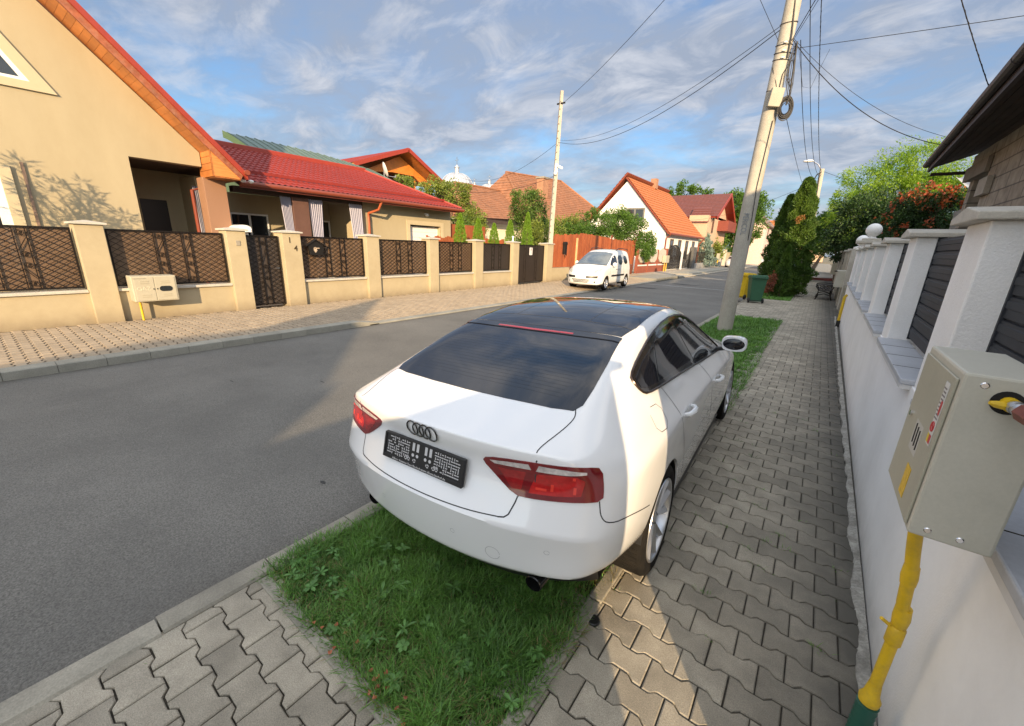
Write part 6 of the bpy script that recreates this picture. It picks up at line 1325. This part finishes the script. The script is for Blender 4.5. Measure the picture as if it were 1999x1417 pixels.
# ================================================================== BINS
def bin_(label, body, x, y, rz, sc=1.0):
    t = thing('wheelie_bin', label, 'bin', (0, 0, 0), local=True, group=None)
    b = MB()
    def ring(z, w, d, y0): return [(-w, y0 - d, z), (w, y0 - d, z), (w, y0 + d, z), (-w, y0 + d, z)]
    rs = [ring(.06, .20, .22, .03), ring(.55, .235, .26, .01), ring(.93, .26, .30, 0), ring(.93, .285, .325, 0), ring(.985, .285, .325, 0)]
    V = [p for r in rs for p in r]; F = [(3, 2, 1, 0)] + [(4 * i + j, 4 * i + (j + 1) % 4, 4 * i + 4 + (j + 1) % 4, 4 * i + 4 + j) for i in range(4) for j in range(4)] + [(16, 17, 18, 19)]
    b.add(V, F).build('bin_body', body, t, bevel=.012)
    l = MB().add([(-.29, -.34, .99), (.29, -.34, .99), (.29, .32, .99), (-.29, .32, .99), (-.27, -.33, 1.03), (.27, -.33, 1.03), (.26, .30, 1.075), (-.26, .30, 1.075)], [(3, 2, 1, 0), (4, 5, 6, 7), (0, 1, 5, 4), (1, 2, 6, 5), (2, 3, 7, 6), (3, 0, 4, 7)])
    l.build('lid', body, t, bevel=.015); MB().tube([(-.2, .36, .97), (.2, .36, .97)], .018, 8).box(-.22, -.18, .3, .37, .94, 1.0).box(.18, .22, .3, .37, .94, 1.0).build('handle', body, t)
    for s in (-1, 1): MB().lathe([(.03, -.03), (.09, -.025), (.1, -.015), (.1, .015), (.09, .025), (.03, .03)], (s * .25, .25, .1), 20, 'x').build('wheel', m_black, t, smooth=True)
    MB().tube([(-.25, .25, .1), (.25, .25, .1)], .012, 8).build('axle', m_black, t)
    t.location = (x, y, -.0); t.rotation_euler = (0, 0, rz); t.scale = (sc,) * 3; return t
gbn = bin_('green wheeled waste bin beside the concrete pole', mat('bin_green', (.025, .10, .05), .5, var=.1, scale=6), -1.85, 18.25, R(200), .98)
bin_('yellow wheeled waste bin half hidden behind the green bin', mat('bin_yellow', (.62, .42, .01), .5, var=.08, scale=6), -2.42, 19.3, R(160))

# ================================================================== POLES AND CABLES
def cable(p0, p1, sag, n=22):
    p0, p1 = Vector(p0), Vector(p1); return [p0.lerp(p1, i / n) - Vector((0, 0, sag * 4 * (i / n) * (1 - i / n))) for i in range(n + 1)]
p1_ = thing('utility_pole', 'big round concrete pole on the grass with a grey box and coiled cable', 'pole', (-1.585, 10.9, 0))
MB().tube([(-1.60, 10.9, -.05), (-1.55, 10.9, 3), (-1.47, 10.9, 6), (-1.40, 10.9, 9.5)], [.172, .157, .142, .125], 28).build('shaft', m_poleC, p1_, smooth=True)
MB().tube([(-1.40, 10.76, 4.5), (-1.46, 10.745, 3.2), (-1.44, 10.745, 2.6), (-1.435, 10.735, 2.1)], .008, 6).tube([(-1.42, 10.77, 6.6), (-1.36, 10.76, 6.0), (-1.36, 10.77, 5.6)], .014, 6).tube([(-1.6, 10.79, 5.5), (-1.48, 10.755, 5.2), (-1.37, 10.78, 4.85)], .008, 6).build('cable_run', m_cable, p1_, smooth=True)
strap = MB()
for z in (5.06, 5.62, 5.74, 5.88, 6.25):
    cxp = -1.60 + z * .0216; strap.tube([(cxp + .152 * math.cos(a), 10.9 + .152 * math.sin(a), z + .03 * math.sin(a * 1.0 + z)) for a in [2 * math.pi * i / 20 for i in range(20)]], .006, 5, closed=True)
strap.build('strap', m_cable, p1_)
ins = MB()
for z in (5.62, 5.74, 5.88): ins.sph((-1.44, 10.74, z), (.035, .02, .018), 8, 6)
ins.build('clamp', m_wframe, p1_, smooth=True)
M_ = MB(); M_.box(-.12, .12, -.05, .05, -.17, .17); rm = Matrix.Translation((-1.42, 10.70, 4.90)) @ Matrix.Rotation(R(6), 4, 'Y') @ Matrix.Rotation(R(25), 4, 'Z')
M_.v = [tuple(rm @ Vector(v)) for v in M_.v]; M_.build('junction_box', mat('box_grey', (.33, .31, .25), .6), p1_, bevel=.012)
text('stencil', 'PERICOL', .16, Matrix.Translation((-1.565, 10.735, 2.45)) @ Matrix(((0, 1, 0, 0), (0, 0, -1, 0), (-1, 0, 0, 0), (0, 0, 0, 1))), mat('worn_stencil', (.22, .24, .26), .9), p1_, depth=.004, sx=.75)
co_ = thing('cable_coil', 'coil of spare black cable hanging on the concrete pole under the grey box', 'cable', (-1.2, 10.75, 4.7))
cm = MB()
for k in range(26):
    r_ = .095 + .011 * (k % 7); ph = random.uniform(0, 6); cx_, cz_ = -1.225 + random.uniform(-.012, .012), 4.70 + random.uniform(-.02, .02)
    cm.tube([(cx_ + r_ * math.cos(a) * .78, 10.74 + .012 * k / 3 + .05 * math.cos(a), cz_ + r_ * 1.35 * math.sin(a)) for a in [ph + 2 * math.pi * i / 28 for i in range(28)]], .0065, 5, closed=True)
cm.build('coil', m_cable, co_, smooth=True)
ls = thing('hanging_cables', 'tangle of loose thin cables dangling beside the concrete pole', 'cables', (-1.2, 10.75, 5.6))
cm = MB()
for k in range(11):
    a = Vector((-1.27 + random.uniform(-.02, .03), 10.78, 5.9 - random.uniform(0, .35))); b = Vector((-1.22 + random.uniform(-.03, .05), 10.75, 4.85 + random.uniform(-.05, .3))); off = random.uniform(-.16, .06)
    cm.tube([a, a.lerp(b, .3) + Vector((off * .8, 0, 0)), a.lerp(b, .65) + Vector((off, 0, -.05)), b], random.choice([.004, .006, .008]), 5)
cm.tube([(-1.2, 10.8, 5.75), (-1.0, 10.8, 5.05), (-.86, 10.8, 5.0), (-.78, 10.8, 5.3), (-.68, 10.8, 5.62)], .003, 4)
cm.tube([(-1.24, 10.76, 5.85), (-1.21, 10.76, 5.3), (-1.19, 10.76, 4.9), (-1.22, 10.76, 4.75)], .016, 6)
cm.build('loose_strand', m_cable, ls, smooth=True)
p2_ = thing('utility_pole', 'slim square concrete pole behind the far fence gate', 'pole', (-11.95, 19.2, 0))
MB().tube([(-11.95, 19.25, -.05), (-11.75, 19.25, 9.1)], [.17, .10], 4).build('shaft', m_poleC, p2_)
st_ = MB()
for k in range(26): z = .6 + k * .32; st_.box(-11.95 + z * .022 - .05, -11.95 + z * .022 + .05, 19.25 - .17 + z * .0078 - .0, 19.25 - .135 + z * .0075, z, z + .05)
st_.build('climbing_notch', mat('notch_shade', (.22, .2, .17), .9), p2_)
MB().cyl((-11.75, 19.15, 5.45), (-11.75, 19.15, 5.85), .09).sph((-11.75, 19.1, 5.4), .09, 10, 8).bar((-11.65, 19.1, 5.75), (-11.3, 18.95, 5.6), .1, .1).build('camera_housing', m_wframe, p2_, smooth=True)
MB().bar((-11.95, 19.2, 8.55), (-11.5, 19.2, 8.55), .06, .06).build('bracket', m_iron, p2_)
p3_ = thing('utility_pole', 'further concrete pole with street lamp above the thujas', 'pole', (-.95, 30, 0))
MB().tube([(-.80, 30, -.05), (-1.02, 30, 6.5)], [.16, .11], 16).build('shaft', m_poleC, p3_, smooth=True)
MB().tube([(-1.02, 30, 6.4), (-1.25, 30, 6.75), (-1.55, 30, 6.95)], .03, 6).build('lamp_arm', m_alu, p3_)
MB().sph((-1.75, 30, 6.96), (.26, .12, .07), 14, 8).build('lamp_head', m_wframe, p3_, smooth=True)
MB().tube([(-1.05, 29.85, 6.3), (-1.2, 29.85, 6.2), (-1.3, 29.85, 5.9), (-1.15, 29.85, 5.0), (-1.05, 29.85, 4.2)], .03, 5).tube([(-1.1, 29.85, 6.2), (-1.02, 29.85, 5.4), (-1.0, 29.85, 4.4)], .025, 5).build('cable_run', m_cable, p3_)
def wire(label, pts, r, tw=False):
    r *= .6; t = MB().tube(pts, r, 5)
    if tw:
        P = [Vector(p) for p in pts]; m = []
        for i in range(len(P) * 6): s_ = i / 6; a, b = P[min(int(s_), len(P) - 1)], P[min(int(s_) + 1, len(P) - 1)]; q_ = a.lerp(b, s_ - int(s_)); m.append(q_ + Vector((math.cos(i * 1.3), 0, math.sin(i * 1.3))) * r * .9)
        t.tube(m, r * .6, 5)
    put(t.build('overhead_cable', m_cable, smooth=True), label, 'cable', 'overhead cables')
wire('thin overhead cable from the concrete pole down to the slim pole across the street', cable((-1.6, 10.85, 6.15), (-11.75, 19.2, 6.85), .75), .014)
wire('second overhead cable just above the first one crossing the street', cable((-1.6, 10.85, 6.22), (-11.75, 19.2, 6.95), .62), .010)
wire('overhead cable dropping from the top edge to the top of the slim far pole', cable((6.0, 4.5, 11.5), (-11.6, 19.2, 8.55), .9, 40), .014)
wire('cable running on from the slim far pole over the clay roof to the left', cable((-11.75, 19.2, 6.85), (-26, 27, 7.2), .9), .014)
wire('light cable from the slim far pole to the wooden balcony', cable((-11.8, 19.2, 5.3), (-24, 20.5, 6.2), .9), .018)
wire('grey cable sagging from the slim far pole to the bungalow roof', cable((-11.8, 19.2, 5.3), (-19.2, 15, 5.1), .35), .010)
wire('thick bundle along the near sidewalk from the top edge to the far lamp pole', cable((-1.22, 10.8, 7.9), (-1.02, 30, 6.3), .55, 40), .015, True)
wire('thinner cable beside the thick bundle along the near sidewalk', cable((-1.24, 10.9, 6.9), (-1.05, 30, 6.1), .75, 40), .014)
wire('cable looping low between the near pole and the far lamp pole', cable((-1.2, 10.85, 5.9), (-1.0, 29.9, 6.2), 1.05, 40), .012)
wire('near horizontal cable leaving the concrete pole to the right edge', cable((-1.38, 10.85, 5.78), (4.6, 9.3, 4.85), .02), .009)
wire('sagging cable from the concrete pole to the dark eave, lower one', cable((-1.35, 10.85, 5.95), (1.45, 12.0, 3.98), .35), .013)
wire('sagging cable from the concrete pole to the dark eave, upper thin one', cable((-1.35, 10.85, 5.98), (1.5, 12.6, 4.25), .25), .007)
wire('thick twisted cable reaching the dark tiled roof from the top edge', cable((-.6, 6.3, 7.0), (1.42, 9.0, 4.02), .12), .010, True)
wire('pair of cables rising from the concrete pole past the top edge to the right', cable((-1.35, 10.8, 5.9), (1.6, 4.0, 8.4), .1), .012)
wire('second of the pair rising from the pole to the right', cable((-1.35, 10.8, 5.85), (1.5, 4.2, 8.1), .18), .008)
wire('thin cable rising steeply left of the pole head', cable((-1.58, 10.8, 5.95), (-3.6, 6.0, 9.0), .05), .008)
wire('thin cable from the coil down to the thuja top', cable((-1.2, 10.8, 4.6), (-1.6, 30, 5.4), .1), .010)
wire('cable from the far lamp pole to the left houses', cable((-1.1, 30, 5.9), (-12, 46, 4.9), .5), .016)
wire('lower cable from the far lamp pole to the left side', cable((-1.1, 34, 4.6), (-12, 70, 6.0), .5), .02)
wire('cable from the far lamp pole to the willow side', cable((-1.0, 30, 6.4), (4.5, 33, 5.0), .2), .016)

# ================================================================== LEFT SIDE BEYOND THE CREAM FENCE
m_fw = mat('orange_brown_boards', (.27, .065, .022), .65, col2=(.37, .11, .038), scale=6, stretch=(1, 1, .25), isl=.18, bump=.2, bscale=30)
m_fwd = mat('bark_edge', (.16, .045, .02), .8, var=.2)
wf_ = thing('wooden_fence', 'orange brown wooden fence of upright rough edged boards behind the van', 'fence', (-11.75, 25, 0))
b = MB(); ed = MB(); y = 19.35
while y < 31.2:
    w_ = random.uniform(.13, .2); zt = 2.52 + .1 * math.sin(y * .6) + random.uniform(-.05, .04); n = 8
    L_ = [(y + random.uniform(-.012, .02), .72 + (zt - .72) * k / n) for k in range(n + 1)]; R_ = [(y + w_ + random.uniform(-.025, .01), .72 + (zt - .72) * k / n) for k in range(n + 1)]
    b.prism(L_ + R_[::-1], -11.80 + random.uniform(0, .02), -11.775 + random.uniform(0, .02), 'yz'); y += w_ + random.uniform(.0, .012)
b.build('board', m_fw, wf_); bx('rail', m_fwd, wf_, -11.86, -11.81, 19.3, 31.2, 1.0, 1.1); bx('rail', m_fwd, wf_, -11.86, -11.81, 19.3, 31.2, 2.1, 2.2)
bx('fence_base', m_cream2, wf_, -11.95, -11.6, 18.96, 21.0, -.1, .7); bx('fence_base', m_fwd, wf_, -11.9, -11.7, 21.0, 31.2, -.1, .7)
for yy in (21.9, 26.8, 31.2): bx('post', m_fwd if yy > 22 else mat('light_post', (.6, .4, .2), .8), wf_, -11.78, -11.70, yy, yy + .12, .3, 2.35 if yy < 22 else 2.7)
lx = thing('letter_box', 'black ornate iron letter box on the orange wooden fence', 'mailbox', (-11.7, 20.5, 1.6))
MB().box(-11.78, -11.62, 20.35, 20.62, 1.45, 1.95).prism([(20.3, 1.95), (20.67, 1.95), (20.6, 2.1), (20.37, 2.1)], -11.8, -11.6, 'yz').tube([(-11.61, 20.48 + .1 * math.cos(t), 1.35 + .1 * math.sin(t)) for t in [i * .5 for i in range(10)]], .02, 5).build('box_body', m_iron, lx, bevel=.01)
gfr = thing('wooden_screen', 'small orange wooden screen behind the young thujas', 'fence', (-14.5, 16, 0))
b = MB(); y = 12.8
while y < 18.5: b.box(-14.5, -14.47, y, y + .11, 0, 2.08 + .05 * math.sin(y * 9)); y += .13
b.box(-15.5, -15.45, 15.0, 18.0, 0, 2.75); b.build('board', m_fw, gfr)
# decorative concrete fence
cf = thing('panel_fence', 'low fence with cream rounded concrete panels above red brown bases', 'fence', (-11.7, 35, 0))
m_rb = mat('red_brown_paint', (.26, .075, .045), .8, var=.1)
for k in range(3):
    a = 31.9 + k * 2.45; bx('base_panel', m_rb, cf, -11.75, -11.65, a + .12, a + 2.33, 0, .55); bx('beam', m_num, cf, -11.78, -11.62, a + .1, a + 2.35, .55, .66)
    bx('back_panel', m_rb, cf, -11.75, -11.68, a + .12, a + 2.33, .66, 1.5)
    MB().prism([(a + .2, 1.55), (a + .25, 1.1), (a + .7, .82), (a + 1.75, .82), (a + 2.2, 1.1), (a + 2.25, 1.55), (a + 2.1, 1.85), (a + 1.6, 1.9), (a + 1.22, 2.05), (a + .85, 1.9), (a + .35, 1.85)], -11.72, -11.6, 'yz').build('rounded_panel', m_cap, cf)
    bx('post', m_rb, cf, -11.8, -11.6, a - .02, a + .1, 0, 1.9)
gc = thing('gas_cabinet', 'small cream gas cabinet at the end of the rounded panel fence', 'utility box', (-11.4, 38.6, 0))
MB().box(-11.58, -11.25, 38.0, 39.0, .75, 1.4).build('cabinet_body', m_gasbox2, gc, bevel=.02); MB().tube([(-11.4, 38.2, .75), (-11.4, 38.2, 0)], .04, 6).build('pipe', m_yellow, gc); MB().tube([(-11.4, 38.8, .75), (-11.4, 38.8, 0)], .04, 6).build('pipe', m_yellow, gc)
ig = thing('iron_gate', 'arched dark wrought iron gates between white and brown posts', 'gate', (-11.7, 43, 0))
g_ = MB()
for k in range(26): y = 39.6 + k * .19; h_ = 1.6 + .75 * math.sin(math.pi * k / 25); g_.bar((-11.7, y, .1), (-11.7, y, h_), .035, .035)
g_.tube([(-11.7, 39.6 + 4.75 * i / 16, 1.6 + .75 * math.sin(math.pi * i / 16)) for i in range(17)], .05, 5); g_.bar((-11.7, 39.6, .5), (-11.7, 44.3, .5), .05, .05)
for k in range(5): g_.tube([(-11.68, 40.2 + k * .9 + .3 * math.cos(t), 1.1 + .3 * math.sin(t)) for t in [i * .52 for i in range(12)]], .03, 4, closed=True)
g_.build('leaf', m_iron, ig); g_ = MB()
for k in range(18): y = 44.9 + k * .2; g_.bar((-11.7, y, .1), (-11.7, y, 1.7 + .2 * math.cos(k * .35)), .035, .035)
g_.build('leaf', m_iron, ig); bx('post', m_rb, ig, -11.85, -11.6, 39.3, 39.55, 0, 2.0); bx('post', m_num, ig, -11.85, -11.6, 44.45, 44.8, 0, 1.95); bx('post', mat('dark_slate', (.09, .09, .09), .8), ig, -11.9, -11.5, 48.6, 49.8, 0, 2.3)
fi = thing('iron_fence', 'low grey wall with black iron fence in front of the blue spruce', 'fence', (-11.7, 56, 0))
bx('base_wall', mat('grey_render', (.25, .25, .25), .9), fi, -11.85, -11.55, 49.8, 64, 0, .55); g_ = MB()
for k in range(58): g_.bar((-11.7, 50 + k * .24, .6), (-11.7, 50 + k * .24, 1.85), .03, .03)
g_.bar((-11.7, 50, 1.8), (-11.7, 64, 1.8), .04, .04).bar((-11.7, 50, .7), (-11.7, 64, .7), .04, .04).build('railing', m_iron, fi)
for yy in (57, 64, 67.5): bx('post', m_cap, fi, -11.9, -11.5, yy, yy + .5, 0, 2.3)
bx('panel', m_cream2, fi, -11.8, -11.7, 68, 84, 0, 1.9)
gk = thing('gas_cabinet', 'small pale cabinet on a post in front of the iron fence', 'utility box', (-11.3, 61, 0)); MB().box(-11.4, -11.1, 60.5, 61.4, .9, 1.7).build('cabinet_body', m_gasbox2, gk); MB().box(-11.3, -11.2, 60.9, 61.0, 0, .9).build('pipe', m_yellow, gk)
fr2 = thing('red_fence', 'red metal fence with pale posts at the far end of the street', 'fence', (-11, 88, 0))
for k in range(4): bx('post', m_cap, fr2, -11.3, -10.8, 84.5 + k * 4, 85.2 + k * 4, 0, 2.4)
bx('panel', mat('red_panel', (.35, .06, .05), .6), fr2, -11.1, -11.0, 85, 97, .1, 2.1)

# ================================================================== RIGHT SIDE BEYOND THE WHITE WALL
gpil = thing('globe_pillar', 'white gate pillar with a big white globe lamp at the end of the white wall', 'pillar', (.95, 16.3, 0))
MB().box(.78, 1.28, 16.0, 16.5, -.1, 2.22).build('shaft', m_whiter, gpil, bevel=.01); MB().box(.70, 1.36, 15.92, 16.58, 2.22, 2.30).box(.82, 1.24, 16.04, 16.46, 2.30, 2.37).build('cap', m_cap, gpil, bevel=.015)
m_globe = mat('opal_globe', (.78, .78, .77), .35, var=.02)
MB().lathe([(.13, 2.37), (.09, 2.40), (.08, 2.43)], (1.03, 16.25, 0), 16).sph((1.03, 16.25, 2.60), .19, 24, 16).build('globe', m_globe, gpil, smooth=True)
gp3 = thing('globe_pillar', 'smaller second globe pillar just behind the first', 'pillar', (.9, 18.8, 0))
MB().box(.75, 1.2, 18.6, 19.0, -.1, 2.1).build('shaft', m_cap, gp3); MB().sph((.97, 18.8, 2.38), .18, 16, 12).lathe([(.2, 2.1), (.2, 2.16), (.08, 2.2)], (.97, 18.8, 0), 14).build('globe', m_globe, gp3, smooth=True)
rw_ = thing('stone_wall', 'rough stone based wall with tan pillars beyond the white wall', 'wall', (.9, 25, 0))
m_stone = mat('rubble_stone', (.26, .24, .18), .95, var=.35, scale=5, bump=.9, bscale=12, bdist=.03, fine=.2)
bx('base_wall', m_stone, rw_, .78, 1.1, 16.5, 30, -.1, .85)
for yy in (19.8, 23.2, 26.6, 30): p = bx('pillar', mat('tan_render', (.40, .36, .29), .9, var=.1, bump=.4), rw_, .74, 1.16, yy, yy + .45, .0, 2.05, bevel=.01); bx('cap', m_cap, p, .68, 1.22, yy - .06, yy + .51, 2.05, 2.12)
bx('panel', mat('grey_board', (.22, .2, .17), .8, var=.2), rw_, .92, .98, 16.5, 30, .85, 1.9)
bx('name_plate', m_dark, rw_, .725, .739, 23.3, 23.55, 1.5, 1.75)
mb2 = thing('mailbox_cabinet', 'grey wall cabinet with a dark flap above the bench', 'utility box', (.7, 19.2, 0)); MB().box(.5, .78, 18.9, 19.6, .75, 1.35).build('cabinet_body', m_gasbox, mb2, bevel=.02); MB().box(.42, .5, 18.7, 18.9, 1.3, 1.34).build('flap', m_black, mb2)
mb3 = thing('utility_cabinet', 'pale utility cabinet on the wall further down the sidewalk', 'utility box', (.75, 31, 0)); MB().box(.5, .85, 30.6, 31.4, .8, 1.5).build('cabinet_body', m_gasbox2, mb3, bevel=.02)
rf_ = thing('far_fence', 'dark picket fence with small white pointed pillars far down the near sidewalk', 'fence', (1.2, 40, 0))
for k in range(7):
    yy = 32 + k * 3.6; p = bx('pillar', m_whites, rf_, .95, 1.3, yy, yy + .38, -.1, 1.95); MB().add([(.9, yy - .05, 1.95), (1.35, yy - .05, 1.95), (1.35, yy + .43, 1.95), (.9, yy + .43, 1.95), (1.12, yy + .19, 2.3)], [(0, 1, 4), (1, 2, 4), (2, 3, 4), (3, 0, 4), (3, 2, 1, 0)]).build('cap', m_whites, p)
    bx('panel', m_slat, rf_, 1.08, 1.14, yy + .38, yy + 3.6, .1, 1.7)
bx('base_wall', m_stone, rf_, 1.0, 1.25, 32, 60, -.1, .5)
# bench
bn = thing('bench', 'black cast iron bench against the wall past the white wall', 'bench', (.45, 22.6, 0))
def bend(y):
    m = MB(); m.tube([(.05, y, 0), (.12, y, .2), (.1, y, .40), (.55, y, .42), (.72, y, .85)], .028, 6).tube([(.62, y, 0), (.55, y, .2), (.58, y, .42)], .028, 6).tube([(.02, y, .62), (.0, y, .55), (.05, y, .5), (.1, y, .42)], .025, 6).tube([(.02, y, .62), (.3, y, .66), (.62, y, .64)], .028, 6)
    for c, r_ in (((.35, .53), .07), ((.2, .54), .05), ((.5, .54), .05)): m.tube([(c[0] + r_ * math.cos(t), y, c[1] + r_ * math.sin(t)) for t in [i * .628 for i in range(10)]], .014, 5, closed=True)
    m.tube([(.12, y, .2), (.33, y, .27), (.55, y, .2)], .02, 5); return m
for y in (22.0, 23.4): bend(y).build('end_frame', m_iron, bn)
sl = MB()
for k in range(5): sl.bar((.14 + k * .1, 22.0, .445), (.14 + k * .1, 23.4, .445), .07, .025)
sl.build('seat', mat('dark_slats', (.03, .02, .018), .6), bn); sl = MB()
for k in range(3): sl.bar((.60 + k * .045, 22.0, .56 + k * .12), (.60 + k * .045, 23.4, .56 + k * .12), .025, .08)
sl.build('backrest', mat('dark_slats', (.03, .02, .018), .6), bn)
sp_ = thing('plank', 'red and dark plank lying across the sidewalk in the distance', 'plank', (.1, 40, 0)); MB().box(-.5, .9, 40, 40.35, 0, .18).build('plank', mat('red_plank', (.2, .05, .04), .8, var=.4, scale=3), sp_)
# small shed roof behind the unfinished house
sh = thing('shed', 'grey weathered shed with corrugated roof behind the unfinished house', 'shed', (4, 17, 0))
MB().box(3.0, 7, 16, 19, 0, 3.3).build('wall', mat('weathered_boards', (.24, .23, .2), .9, var=.25, scale=2, stretch=(1, 1, 8)), sh)
roofsheet('roof', (2.8, 15.8, 3.35), (7.2, 15.8, 3.35), (2.8, 19.2, 4.3), (7.2, 19.2, 4.3), mat('corrugated_grey', (.35, .36, .37), .5, var=.2), sh, wave=.2, amp=.05, rowh=5, step=0, res=6)
